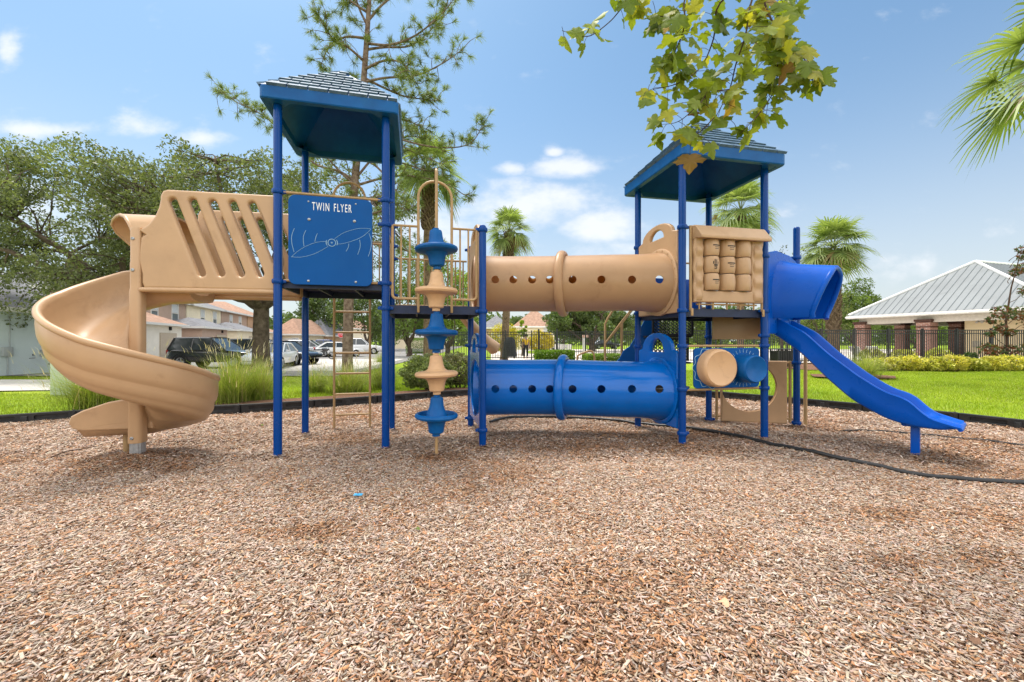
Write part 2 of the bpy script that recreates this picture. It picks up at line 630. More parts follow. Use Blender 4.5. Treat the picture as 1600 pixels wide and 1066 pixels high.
def text_mesh(body, width, height):
    cu = bpy.data.curves.new('t', 'FONT')
    cu.body, cu.size, cu.extrude = body, 1.0, 0.0
    cu.offset = 0.004
    cu.space_word = 1.5
    cu.space_character = 1.28
    o = bpy.data.objects.new('t', cu)
    COL.objects.link(o)
    dg = bpy.context.evaluated_depsgraph_get(); dg.update()
    me = bpy.data.meshes.new_from_object(o.evaluated_get(dg))
    bpy.data.objects.remove(o); bpy.data.curves.remove(cu)
    xs = [v.co.x for v in me.vertices]; ys = [v.co.y for v in me.vertices]
    for v in me.vertices:
        v.co.x = (v.co.x - min(xs)) / (max(xs) - min(xs)) * width
        v.co.y = (v.co.y - min(ys)) / (max(ys) - min(ys)) * height
    return me


ta, tb = pp(487.5, 329), pp(549.5, 332)
lt = MB()
lt.mesh(text_mesh('TWIN FLYER', tb[0] - ta[0], 0.088), XP @ M.Translation((ta[0], ta[1] + 0.004, 0.0125)))
lt.build('lettering', WHITE, panel)
for x, y, rr in ((482, 315, 0.009), (556, 319, 0.009), (483, 343, 0.016), (554, 346, 0.016), (482, 439, 0.013), (556, 441, 0.013)):
    s, z = pp(x, y)
    bl = MB()
    bl.lathe([(rr, 0.0), (rr, rr * 0.3), (rr * 0.7, rr * 0.6), (0, rr * 0.75)], 12, 0, XP @ M.Translation((s, z, 0.011)))
    bl.build('bolt', STEEL, panel)


def rail(pts, r=0.016, name='guard_rail', n=10):
    b = MB()
    b.tube(pts, r, n)
    return b.build(name, TANM, PS)


rail([FL + U * 0.06 + UP * 2.878, FR_ - U * 0.06 + UP * 2.872])
rail([FL + U * 0.06 + UP * 1.915, FR_ - U * 0.06 + UP * 1.915], 0.014)


def arch_pts(A, u, s0, s1, zlow, ztop, n=12):
    r = (s1 - s0) / 2
    pts = [A + u * s0 + UP * zlow]
    for k in range(n + 1):
        a = math.pi - math.pi * k / n
        pts.append(A + u * ((s0 + s1) / 2 + r * math.cos(a)) + UP * (ztop - r + r * math.sin(a)))
    pts.append(A + u * s1 + UP * zlow)
    return pts


# -------- guard rails with the arch over the pod climber (front of the middle deck)
def barrier(A, B, s0, s1, zt, zb, ztop):
    u = (B - A).normalized()
    L = (B - A).length
    b = MB()
    b.tube(arch_pts(A, u, s0, s1, zb - 0.09, ztop), 0.0165, 10)
    for sa, sb, post_s in ((0.075, s0, 0.075), (s1, L - 0.075, L - 0.075)):
        outer = sa if post_s == sa else sb
        inner = sb if post_s == sa else sa
        sg = 1 if inner > outer else -1
        c = [A + u * inner + UP * zt, A + u * outer + UP * zt]
        b.tube(c, 0.014, 8)
        pts = [A + u * outer + UP * zt]
        for k in range(7):
            a = R(90 * k / 6)
            pts.append(A + u * (outer + sg * (0.05 - 0.05 * math.cos(a))) + UP * (zb + 0.05 - 0.05 * math.sin(a)))
        pts.append(A + u * inner + UP * zb)
        b.tube(pts, 0.0165, 8)
        nb = 2
        for k in range(1, nb + 1):
            sx = outer + (inner - outer) * (k / (nb + 1)) 
            b.tube([A + u * sx + UP * zt, A + u * sx + UP * zb], 0.011, 8)
        # foot bracket on the deck edge
        b.box((0, 0, 0), (0.028, 0.03, 0.10), 0, frame(A + u * inner + UP * (zb - 0.11), u, UP) @ M.Rotation(R(90), 4, 'X'), 0.006)
    return b


barrier(FR_, MF, 0.368, 0.757, 2.595, 1.745, 3.14).build('arch_barrier', TANM, PS)
# rear barrier of the middle deck: straight bars
u = (MBk - BR).normalized()
b = MB()
b.tube([BR + u * 0.06 + UP * 2.43, MBk - u * 0.06 + UP * 2.43], 0.014, 8)
b.tube([BR + u * 0.06 + UP * 1.76, MBk - u * 0.06 + UP * 1.76], 0.014, 8)
for k in range(1, 10):
    q = BR + u * (1.13 * k / 10)
    b.tube([q + UP * 1.76, q + UP * 2.43], 0.0105 if k != 6 else 0.02, 8)
b.build('barrier', TANM, PS)
# right side wall of the left tower seen edge-on
u = (BR - FR_).normalized()
b = MB()
b.tube([FR_ + u * 0.06 + UP * 2.6, BR - u * 0.06 + UP * 2.6], 0.014, 8)
for k in range(1, 9):
    q = FR_ + u * (1.13 * k / 9)
    if k in (1, 2, 7, 8):
        b.tube([q + UP * 1.98, q + UP * 2.6], 0.0105, 8)
b.build('barrier', TANM, PS)
# arch over the ladder at the back
u = (BR - BL).normalized()
vv = V((-u.y, u.x, 0))
lc = (BL + BR) / 2 + vv * 0.24
b = MB()
b.tube(arch_pts((BL + BR) / 2, u, -0.205, 0.205, 1.95, 3.46), 0.0165, 10)
for sg in (-1, 1):
    q = (BL + BR) / 2 + u * (0.205 * sg)
    e = (BR if sg > 0 else BL) - u * (0.07 * sg)
    b.tube([q + UP * 2.62, e + UP * 2.62], 0.014, 8)
    b.tube([q + UP * 2.02, e + UP * 2.02], 0.014, 8)
    for k in (1, 2):
        w = q.lerp(e, k / 3)
        b.tube([w + UP * 2.02, w + UP * 2.62], 0.0105, 8)
b.build('arch_barrier', TANM, PS)
b = MB()
for sg in (-1, 1):
    q = lc + u * (0.245 * sg)
    pts = [q + UP * -0.1, q + UP * 1.86] + [q - vv * (0.15 * (1 - math.cos(R(a)))) + UP * (1.86 + 0.15 * math.sin(R(a))) for a in (22, 45, 67, 90)]
    b.tube(pts, 0.0165, 10)
lad = b.build('ladder', TANM, PS)
for k in range(6):
    r_ = MB()
    z = 0.184 + 0.298 * k
    r_.tube([lc - u * 0.245 + UP * z, lc + u * 0.245 + UP * z], 0.0145, 10)
    r_.build('rung', TANM, lad)

# -------- pod climber
pc = V((-0.815, 4.38, 0))
at = FR_ + (MF - FR_).normalized() * 0.5625
b = MB()
b.tube([pc + UP * -0.1, pc + UP * 3.05] + [pc + (at - pc).normalized() * (0.07 * (1 - math.cos(R(a)))) + UP * (3.05 + 0.07 * math.sin(R(a))) for a in (22, 45, 67, 90)] + [at + UP * 3.13], 0.0165, 12)
climb = b.build('pod_climber', TANM, PS)
prof = [(0.018, -0.215), (0.042, -0.215), (0.042, -0.185), (0.070, -0.182), (0.080, -0.172), (0.086, -0.12), (0.098, -0.07), (0.125, -0.040),
        (0.20, -0.028), (0.222, -0.018), (0.231, 0.0), (0.226, 0.018), (0.208, 0.030), (0.185, 0.032), (0.12, 0.040), (0.092, 0.062), (0.078, 0.10), (0.070, 0.15), (0.066, 0.19), (0.060, 0.203), (0.034, 0.206), (0.034, 0.226), (0.018, 0.228)]
for k in range(5):
    b = MB()
    pr = [(r, z) for r, z in prof]
    if k == 0:      # the lowest one has a dished top
        pr = [(r, z - 0.030 if 0.10 < r < 0.20 and z > 0.02 else z) for r, z in prof]
        pr = pr[:13] + [(0.196, 0.026), (0.18, -0.002), (0.15, -0.008), (0.115, 0.0)] + pr[15:]
    z = 0.442 + 0.449 * k
    T = M.Translation((pc.x, pc.y, z)) @ M.Rotation(R((1.2, -1.5, 0.8, 1.0, -2.2)[k]), 4, 'Y')
    b.lathe(pr, 36, 0, T)
    po = b.build('pod', BLUEF if k % 2 == 0 else TANL, climb, 0, 30)

# -------- tunnels
def tunnel(zc, mt, panel_mat, ztop_s, ztop_a, zbot, hole_y, rad=0.375, zc2=None):
    zc2 = zc if zc2 is None else zc2
    root = part_root('crawl_tunnel', PS)
    a = (MF + MBk) / 2 + V((0.02, 0, 0)); e = RFL.lerp(RBL, 0.44)
    path = spline([a - V((0.03, 0, 0)) + UP * zc, V((0.1, 5.50, zc)), V((0.69, 5.48, zc)), V((1.35, 5.39, (zc + zc2) / 2)), e + V((0.03, 0, 0)) + UP * zc2], 10)
    n = 40
    rows = []
    for i, p in enumerate(path):
        t = (path[min(i + 1, len(path) - 1)] - path[max(i - 1, 0)]).normalized()
        s = t.cross(UP).normalized(); w = s.cross(t)
        f = i / (len(path) - 1)
        rr = rad * (1 + 0.05 * sstep(0.86, 1, f) + 0.03 * sstep(0.1, 0, f))
        rr *= 1 - 0.012 * math.sin(math.pi * ((f * 2) % 1))
        rows.append((p, s, w, rr))
    b = MB()
    outer = [[p + (s * math.cos(2 * math.pi * k / n) + w * math.sin(2 * math.pi * k / n)) * rr for k in range(n)] for p, s, w, rr in rows]
    inner = [[p + (s * math.cos(2 * math.pi * k / n) + w * math.sin(2 * math.pi * k / n)) * (rr - 0.018) for k in range(n)] for p, s, w, rr in rows]
    b.grid(outer + inner[::-1], 0, True, True, True)
    tb = b.build('tube', mt, root, 0, 50)
    # round portholes cut through both walls
    cut = MB()
    for px in (774, 802, 831.5, 859, 894.5, 939.5, 987.5, 1030):
        k = (px - 800) / F
        best = min(path, key=lambda q: abs(q.x / (q.y - rad * 0.98) - k))
        yy = best.y - rad * 0.98
        x = k * yy
        z = CH - (hole_y - 533) / F * yy
        cut.lathe([(0, -0.25), (0.050, -0.25), (0.050, 0.25), (0, 0.25)], 20, 0, M.Translation((x, best.y - 0.4, z)) @ M.Rotation(R(90), 4, 'X'))
        cut.lathe([(0, -0.15), (0.050, -0.15), (0.050, 0.15), (0, 0.15)], 20, 0, M.Translation((x + (0.05 if px > 1000 else 0.05), best.y + 0.40, z + (0.02 if px > 1000 else 0.17))) @ M.Rotation(R(90), 4, 'X'))
    co = cut.build('cutter', mt)
    bo = tb.modifiers.new('holes', 'BOOLEAN')
    bo.operation, bo.solver, bo.object = 'DIFFERENCE', 'EXACT', co
    dg = bpy.context.evaluated_depsgraph_get(); dg.update()
    me = bpy.data.meshes.new_from_object(tb.evaluated_get(dg))
    tb.modifiers.clear()
    tb.data = me
    cm = co.data
    bpy.data.objects.remove(co); bpy.data.meshes.remove(cm)
    me.set_sharp_from_angle(angle=R(50))
    # coupling ring in the middle
    i = len(path) // 2
    p, s, w, rr = rows[i]
    t = s.cross(w) * -1
    ring = MB()
    s = s - t * (0.20 if t.x > 0 else -0.20)
    rr2 = []
    for k in range(48):
        an = 2 * math.pi * k / 48
        d = s * math.cos(an) + w * math.sin(an)
        rr2.append([p + d * (rr + 0.028 + 0.042 * math.cos(q)) + t * (0.056 * math.sin(q)) for q in [2 * math.pi * j / 14 for j in range(14)]])
    ring.grid(rr2, 0, True, True, True)
    ring.build('coupling_ring', mt, root)
    # end panels with an arched, pierced head
    for A, B, ctr in ((MF, MBk, a), (RFL, RBL, e)):
        uu = (B - A).normalized()
        L = (B - A).length
        sc = (ctr - A).dot(uu)
        x0, x1 = 0.065, L - 0.06
        h = ztop_s
        ol = [(x1, zbot), (x1, h - 0.02), (x1 - 0.02, h)]
        xc, aw = (x0 + x1) / 2, 0.36
        for k in range(13):
            an = math.pi * k / 12
            ol.append((xc + aw * math.cos(an), h + 0.02 + (ztop_a - h - 0.02) * math.sin(an)))
        ol += [(x0 + 0.02, h), (x0, h - 0.02), (x0, zbot)]
        ol = ol[::-1]
        zz = zc if A is MF else zc2
        hr = rad * 0.99
        hz = h + 0.015
        hole2 = [(xc + 0.17 * math.cos(R(d)), hz - 0.03 + (ztop_a - hz - 0.045) * math.sin(R(d))) for d in range(0, 181, 15)]
        m_ = MB()
        m_.mesh(plate(ol, [circle(sc, zz, hr, 36), hole2], 0.055, 0.016), frame(A, uu, UP))
        if A is RFL:
            # bolted flange
            T = frame(A + uu * sc + UP * zz, uu, UP)
            m_.lathe([(rad * 1.04, 0.0), (rad * 1.17, 0.0), (rad * 1.17, 0.046), (rad * 1.13, 0.056), (rad * 1.04, 0.056)], 40, 0, T @ M.Rotation(math.pi, 4, 'X'))
            for k in range(20):
                an = 2 * math.pi * k / 20
                m_.lathe([(0.011, 0), (0.011, 0.005), (0, 0.007)], 8, 0, T @ M.Rotation(math.pi, 4, 'X') @ M.Translation((rad * 1.105 * math.cos(an), rad * 1.105 * math.sin(an), 0.055)))
        m_.build('end_panel', [panel_mat, STEEL], root)
    return root


tunnel(2.020, glow_through(TAN, 0.22, (0.85, 0.40, 0.11)), TAN, 2.62, 2.80, 1.60, 437)
tunnel(0.625, BLUEP, BLUEP, 1.12, 1.36, 0.17, 608, zc2=0.60)

# -------- barrel panel on the right tower
U2 = (RFR - RFL).normalized()
N2 = U2.cross(UP)
PB = RFL + N2 * 0.02
XB = frame(PB, U2, UP)
bp_root = part_root('barrel_panel', PS)
f0, f1 = on_panel(PB, U2, 1082, 474), on_panel(PB, U2, 1189, 474)
sa, sb = f0[0], f1[0]
zb_, zt_ = 1.72, 2.655
wa, wb = on_panel(PB, U2, 1097, 400)[0], on_panel(PB, U2, 1171, 400)[0]
wz0, wz1 = 1.865, 2.49
ol = []
for k in range(25):
    z = zb_ + (zt_ - zb_) * k / 24
    ol.append((sb + 0.010 * math.sin(k * math.pi / 3.0), z))
for k in range(25):
    z = zt_ - (zt_ - zb_) * k / 24
    ol.append((sa - 0.010 * math.sin(k * math.pi / 3.0), z))
hole = []
for k in range(13):
    hole.append((wa + 0.008 * math.sin(k * math.pi / 1.5), wz0 + (wz1 - wz0) * k / 12))
for k in range(13):
    hole.append((wb - 0.008 * math.sin(k * math.pi / 1.5), wz1 - (wz1 - wz0) * k / 12))
m_ = MB()
m_.mesh(plate(ol[::-1], [hole], 0.075, 0.02, 3), XB)
# wavy bulges down the two stiles, and the sill
for sx0, sx1 in ((sa + 0.015, wa - 0.02), (wb + 0.02, sb - 0.015)):
    rows = []
    for k in range(37):
        z = zb_ + 0.03 + (2.46 - zb_) * k / 36
        d = 0.036 + 0.012 * (1 + math.sin(k * 2 * math.pi / 9))
        rows.append([(sx0, z, 0.03), (sx0 + 0.012, z, d), ((sx0 + sx1) / 2, z, d + 0.008), (sx1 - 0.012, z, d), (sx1, z, 0.03)])
    m_.grid(rows, 0, False, False, True, XB)
# the pitched hood
hz0, hz1 = 2.475, 2.66
hp = [(sa - 0.02, hz1, 0.0), (sb + 0.02, hz1, 0.0), (sb + 0.02, hz1, 0.02), (sa - 0.02, hz1, 0.02)]
vs = [(sa - 0.02, hz1, -0.03), (sb + 0.01, hz1, -0.03), (sb + 0.01, hz1 - 0.01, 0.05), (sa + 0.0, hz1 - 0.01, 0.05),
      (sa + 0.02, hz0 + 0.035, 0.145), (sb + 0.03, hz0 + 0.035, 0.145), (sb + 0.03, hz0, 0.14), (sa + 0.02, hz0, 0.14), (sa + 0.01, hz0 + 0.02, 0.036), (sb + 0.015, hz0 + 0.02, 0.036), (sa - 0.02, hz0, -0.03), (sb + 0.01, hz0, -0.03)]
m_.add(vs, [(0, 3, 2, 1), (3, 4, 5, 2), (4, 7, 6, 5), (7, 8, 9, 6), (3, 8, 7, 4), (2, 5, 6, 9), (0, 10, 8, 3), (1, 2, 9, 11)], 0, False, XB)
m_.build('panel_frame', TAN, bp_root, 0.01)
bw, bh = (wb - wa) / 3, (wz1 - wz0) / 3
for i in range(3):
    for j in range(3):
        m_ = MB()
        cx, cz = wa + bw * (i + 0.5), wz0 + bh * (j + 0.5)
        T = XB @ M.Translation((cx, cz, 0.0)) @ M.Rotation(R(-90), 4, 'X')
        h2 = bh * 0.475
        r0 = bw * 0.455
        m_.lathe([(0, -h2), (r0 * 0.88, -h2), (r0 * 0.95, -h2 + 0.012), (r0 * 1.0, -h2 * 0.4), (r0 * 1.02, 0), (r0 * 1.0, h2 * 0.4), (r0 * 0.95, h2 - 0.012), (r0 * 0.88, h2), (0, h2)], 28, 0, T)

        def patch(a0, a1, za, zb2):
            rows = []
            for z in (za, zb2):
                rows.append([((r0 * 1.023) * math.cos(R(a0 + (a1 - a0) * k / 6)), -(r0 * 1.023) * math.sin(R(a0 + (a1 - a0) * k / 6)), z) for k in range(7)])
            m_.grid(rows, 1, False, False, False, T)
        off = {(0, 2): 10, (1, 2): 0, (2, 2): 62, (0, 1): 0, (1, 1): 0, (2, 1): 55, (0, 0): 8, (1, 0): 48, (2, 0): 52}[(i, j)]
        if (i, j) == (0, 1):     # a small printed figure of curved strokes
            for a0, a1, za, zb2 in ((78, 84, -0.05, 0.055), (90, 96, -0.04, 0.06), (72, 100, -0.02, -0.005), (66, 72, 0.0, 0.03), (100, 106, 0.0, 0.035), (80, 98, -0.058, -0.05)):
                patch(a0 + 4, a1 + 4, za, zb2)
        else:
            w2 = 40 if off < 30 else 12
            for z_, hgt, q in ((0.020, 0.014, 1.0), (0.0, 0.006, 0.6), (-0.022, 0.007, 0.55)):
                patch(88 - off * 1.0 - w2 * q * 1.0 + 10 - (10 if off > 30 else 0), 88 - off + w2 * q * (0.8 if off < 30 else 0.6), z_ - hgt / 2, z_ + hgt / 2)
        m_.build('barrel', [TAN, INK], bp_root)
b = MB()
b.tube([XB @ V((sa - 0.028, 1.62, 0.0)), XB @ V((sa - 0.028, 2.65, 0.0))], 0.017, 10)
b.box((sa - 0.028, 1.60, 0.03), (0.03, 0.09, 0.02), 0, XB, 0.005)
b.build('side_bar', TANM, bp_root)
b = MB()
b.tube([XB @ V((sb + 0.012, 1.62, 0.0)), XB @ V((sb + 0.012, 2.3, 0.0))], 0.014, 10)
b.box((sb + 0.005, 1.60, 0.03), (0.03, 0.09, 0.02), 0, XB, 0.005)
b.build('side_bar', TANM, bp_root)
b = MB()
b.tube([XB @ V((sa + 0.06, 1.70, -0.01)), XB @ V((sb - 0.06, 1.70, -0.01))], 0.011, 8)
for k in range(5):
    q = sa + 0.1 + (sb - sa - 0.2) * k / 4
    b.tube([XB @ V((q, 1.64, -0.01)), XB @ V((q, 1.74, -0.01))], 0.011, 8)
b.build('panel_bracket', TANM, bp_root)
# back guards of the right tower
b = MB()
u = (RBR - RBL).normalized()
for z in (2.43, 1.76):
    b.tube([RBL + u * 0.06 + UP * z, RBR - u * 0.06 + UP * z], 0.014, 8)
for k in range(1, 5):
    q = RBL + u * (0.24 * k)
    b.tube([q + UP * 1.76, q + UP * 2.43], 0.011, 8)
b.build('barrier', TANM, PS)
b = MB()
b.box((0.59, 1.93, 0.02), (0.95, 0.50, 0.03), 0, frame(RBL + V((0, 0, 0)), u, UP), 0.008)
b.build('rear_panel', BLUES, PS)

# -------- knob panel below
s0_, z0_ = on_panel(PB, U2, 1083.5, 607)
s1_, _ = on_panel(PB, U2, 1185.5, 607)
kp = MB()
kp.mesh(plate(rrect(s0_, 0.672, s1_, 1.165, 0.05), (), 0.022, 0.004), XB)
kpo = kp.build('knob_panel', BLUEB, PS)
for z in (1.19, 0.655):
    rail([RFL + U2 * 0.06 + UP * z, RFR - U2 * 0.06 + UP * z], 0.015)
ka, kb = on_panel(PB, U2, 1113.5, 574.5), on_panel(PB, U2, 1158, 575)
for (s, z), rr, hgt, mt, nm in ((ka, 0.232, 0.15, TANL, 'knob'), (kb, 0.172, 0.23, BLUEF, 'knob')):
    k = MB()
    k.lathe([(0, 0), (rr, 0), (rr * 1.0, hgt * 0.6), (rr * 0.985, hgt - 0.035), (rr * 0.95, hgt - 0.012), (rr * 0.88, hgt), (rr * 0.80, hgt - 0.006), (rr * 0.5, hgt - 0.024), (0, hgt - 0.03)], 40, 0, XB @ M.Translation((s, z, 0.011)))
    k.build(nm, mt, kpo)
eg = MB()
surf_line(eg, [(ka[0] + (0.262 + 0.016 * math.cos(12 * t)) * math.cos(t) - 0.012, ka[1] - 0.0 + (0.245 + 0.016 * math.cos(12 * t)) * math.sin(t)) for t in [2 * math.pi * k / 120 for k in range(34, 120)]], XB, 0.012, 0.0035)
for k in range(7):
    a = R(50 + 80 * k / 6)
    for sg in (1, -1):
        surf_line(eg, [(kb[0] + 0.02 + r_ * math.cos(a), kb[1] + sg * r_ * math.sin(a) * 1.0) for r_ in (0.192, 0.235)], XB, 0.012, 0.003)
eg.build('engraving', ENGR, kpo)

# -------- crawl-through panel at the back right
U3 = (EP - RBR).normalized()
XC = frame(RBR, U3, UP)
s0_, _ = on_panel(RBR, U3, 1126, 600)
s1_, _ = on_panel(RBR, U3, 1229, 600)
hc = on_panel(RBR, U3, 1169, 603)
cp = MB()
cp.mesh(plate([(s0_, 0.03), (s1_, 0.03), (s1_, 0.955), (s0_, 0.955)], [circle(hc[0], hc[1] - 0.01, 0.395, 40)], 0.075, 0.018), XC)
cpo = cp.build('crawl_panel', TAN, PS)
b = MB()
for s in (s0_ - 0.055, s1_ + 0.045):
    sb_ = MB(); sb_.tube([XC @ V((s, 0.05, 0)), XC @ V((s, 0.955, 0))], 0.02, 10); sb_.build('side_bar', TANM, cpo)
for z in (0.93, 0.10):
    for xa, xb in ((0.05, s0_), (s1_, U3.dot(EP - RBR) - 0.05)):
        b = MB()
        b.tube([XC @ V((xa, z, 0)), XC @ V((xb, z, 0))], 0.015, 8)
        b.build('panel_rail', TANM, cpo)
# shop counter panel under the right deck
b = MB()
q0, q1 = P(1113, 513, 5.75), P(1188, 513, 5.55)
d = (q1 - q0); d.z = 0
b.box((d.length / 2, 0.155, 0), (d.length, 0.315, 0.03), 0, frame(V((q0.x, q0.y, 1.275)), d, UP), 0.008)
b.build('under_deck_panel', TAN, PS)
# tan support post by the slide
b = MB()
q = G(1258.5, 665)
b.tube([(q.x, q.y, -0.1), (q.x, q.y, 1.28)], 0.024, 12)
b.build('support_post', TANM, PS)
# ================================================================== spiral slide
SP = part_root('spiral_slide', PS)
CC = V((-3.92, 4.25, 0))
D = V((-0.985, -0.17, 0)).normalized()      # the way the top chute runs
W = V((D.y, -D.x, 0))
if W.y < 0:
    W = -W
TH0 = math.atan2(W.y, W.x)                   # the spiral starts where its radius runs along W
TURN = 2 * math.pi + R(4)
FZ0 = 1.735
LC = (CC - FL).dot(D)                        # chute length up to the post


def floor_z(f):
    """height of the chute floor after the fraction f of the turn"""
    return float(np.interp(f, [0, 0.12, 0.25, 0.5, 0.75, 0.9, 1.0], [1.735, 1.60, 1.30, 0.83, 0.455, 0.33, 0.285]))


# (radius, height over the floor): inner lip, floor, outer wall, rolled rim, then back along the ribbed outside
SEC_IN = [(0.10, 0.150), (0.125, 0.150), (0.150, 0.130), (0.175, 0.095), (0.24, 0.045), (0.36, 0.014), (0.46, 0.010), (0.52, 0.022), (0.58, 0.016), (0.66, 0.03), (0.76, 0.085), (0.85, 0.19), (0.895, 0.31), (0.912, 0.395)]
SEC_RIM = [(0.925, 0.432), (0.955, 0.452), (0.99, 0.450), (1.008, 0.432), (1.010, 0.410), (0.995, 0.392), (0.980, 0.385)]
SEC_OUT = [(0.984, 0.365), (0.986, 0.30), (0.978, 0.225), (0.960, 0.178), (0.938, 0.160), (0.932, 0.145), (0.930, 0.11), (0.914, 0.06), (0.885, 0.030), (0.868, 0.018), (0.856, -0.005), (0.815, -0.042), (0.70, -0.058), (0.55, -0.062), (0.38, -0.058), (0.22, -0.03), (0.14, 0.03), (0.085, 0.10)]
SEC = SEC_IN + SEC_RIM + SEC_OUT
SEC = [(0.060 + (r - 0.085) * 0.712, h) for r, h in SEC]


def sec_row(ctr, rad, zf, wall=1.0, inner=1.0, rs=1.0):
    out = []
    for r, h in SEC:
        hh = h
        if r > 0.49 and h > 0.03:
            hh = 0.03 + (h - 0.03) * wall
        if r < 0.25 and h > 0.05:
            hh = 0.05 + (h - 0.05) * inner
        p = ctr + rad * (r * rs)
        out.append(V((p.x, p.y, zf + hh)))
    return out


rows = []
for L in (-0.42, -0.28, -0.14):              # straight start inside the chute
    rows.append(sec_row(CC + D * L, W, FZ0 + 0.02 * -L / 0.42, 0.9))
n = 84
for i in range(n + 1):
    f = i / n
    th = TH0 + TURN * f
    rad = V((math.cos(th), math.sin(th), 0))
    rows.append(sec_row(CC, rad, floor_z(f), 1.0 - 0.30 * float(sstep(0.86, 1, f)), 1.0 - 0.25 * float(sstep(0.05, 0.3, f)) + 0.35 * float(sstep(0.85, 1, f)), 1.0 - 0.02 * float(sstep(0.4, 0.7, f))))
thE = TH0 + TURN
rE = V((math.cos(thE), math.sin(thE), 0))
dE = V((-math.sin(thE), math.cos(thE), 0))
for L, wl, inn in ((0.12, 0.66, 1.1), (0.26, 0.58, 1.0), (0.38, 0.42, 0.75), (0.47, 0.30, 0.45), (0.53, 0.2, 0.25), (0.56, 0.10, 0.1)):
    rows.append(sec_row(CC + dE * L, rE, 0.285 - 0.02 * L - (0.03 if L > 0.6 else 0), wl, inn, 0.98))
b = MB()
b.grid(rows, 0, True, False, True)
k = len(SEC)
b.f.append(list(range(k))[::-1]); b.m.append(0); b.s.append(False)
e = (len(rows) - 1) * k
b.f.append([e + i for i in range(k)]); b.m.append(0); b.s.append(False)
b.build('spiral_chute', TAN, SP, 0, 60)
# flat guard beside the exit
b = MB()
XE = frame(CC + rE * 0.085 + V((0, 0, 0)), dE, UP)
b.mesh(plate([(-0.10, 0.315), (0.52, 0.32), (0.60, 0.345), (0.635, 0.41), (0.615, 0.475), (0.52, 0.53), (0.30, 0.61), (0.02, 0.66), (-0.10, 0.66)][::1], (), 0.05, 0.018, 3), XE)
b.build('exit_guard', TAN, SP)

# the post it winds round
b = MB()
T = M.Translation((CC.x, CC.y, 0))


def rr_ring(h, z):
    return [(x, y, z) for x, y in rrect(-h, -h, h, h, h * 0.55, 4)]


RZ = M.Rotation(0.17, 4, 'Z')
b.grid([rr_ring(0.018, 2.440), rr_ring(0.042, 2.434), rr_ring(0.049, 2.41), rr_ring(0.049, 2.07), rr_ring(0.052, 2.06), rr_ring(0.052, 1.93), rr_ring(0.052, 1.80), rr_ring(0.057, 1.76), rr_ring(0.058, 0.9), rr_ring(0.066, 0.2), rr_ring(0.062, 0.19)], 0, True, False, True, T @ RZ)
b.build('centre_post', TAN, SP, 0, 45)
b = MB()
g = []
for k in range(48):
    a = 2 * math.pi * k / 48
    sq = min(1 / max(abs(math.cos(a)), 1e-6), 1 / max(abs(math.sin(a)), 1e-6), 1.25)
    g.append((a, 0.052 * sq * (1 if k % 2 else 0.94)))
b.grid([[(r_ * math.cos(a), r_ * math.sin(a), z) for a, r_ in g] for z in (-0.1, 0.235)], 0, True, False, False, T @ RZ)
b.build('post_foot', STEEL, SP)
XF = frame(CC + V((0.0, 0, 0)), (math.cos(0.17), math.sin(0.17), 0), UP)
for z, hh in ((2.31, 0.050), (1.985, 0.053), (0.245, 0.066)):
    b = MB()
    b.lathe([(0.017, 0), (0.017, 0.004), (0.011, 0.009), (0.011, 0.006), (0, 0.006)], 12, 0, XF @ M.Translation((-0.012, z, hh)))
    b.build('bolt', STEEL, SP)
b = MB()
b.tube([CC + dE * 0.27 + rE * 0.30 + UP * -0.1, CC + dE * 0.27 + rE * 0.30 + UP * 0.25], 0.03, 12)
b.build('exit_foot', TANM, SP)

# slotted side walls of the top chute
Ln = FL + W * 0.05
XN = frame(Ln, D, UP)                        # x runs from the tower towards the post


def wall_sz(px, py):
    return on_panel(Ln + W * 0.0 - W * 0.02, D, px, py)


def slot(top, bot, w=0.038):
    a, c = V((*top, 0)), V((*bot, 0))
    d = (c - a).normalized()
    nn = V((-d.y, d.x, 0))
    pts = []
    for ctr, base, in ((a, d * -1), (c, d)):
        for k in range(7):
            t = R(-90 + 180 * k / 6)
            pts.append(ctr + base * (w * math.cos(t)) + (nn if base == d * -1 else nn * -1) * (w * math.sin(t)) * (-1))
    return [(p.x, p.y) for p in pts]


slots = []
for (tx, ty), (bx, by) in (((271, 315.5), (315.5, 427)), ((302, 316), (346, 427)), ((333, 318), (377, 427.5)), ((364, 319), (407, 428)), ((394.5, 321), (432, 408))):
    slots.append(slot(wall_sz(tx, ty), wall_sz(bx, by)))
l0 = -0.03
l1, _ = wall_sz(251, 320)
zt = 2.845
lshoulder = l1
edge_lo = LC - 0.06


def wall_outline(extra):
    return [(l0, 1.80), (edge_lo - 0.02, 1.80), (edge_lo, 1.86), (edge_lo + extra, 1.95), (edge_lo + 0.03 + extra, 2.10), (edge_lo + extra * 0.8 + 0.01, 2.33), (edge_lo - 0.03, 2.36), (lshoulder + 0.20, 2.40), (lshoulder + 0.11, 2.47), (lshoulder + 0.05, 2.56), (lshoulder + 0.015, 2.65), (lshoulder, 2.73), (lshoulder, zt - 0.07), (lshoulder - 0.025, zt - 0.018), (lshoulder - 0.07, zt), (l0, zt)]


b = MB()
b.mesh(plate(wall_outline(0.0)[::-1], slots, 0.075, 0.026, 3), XN)
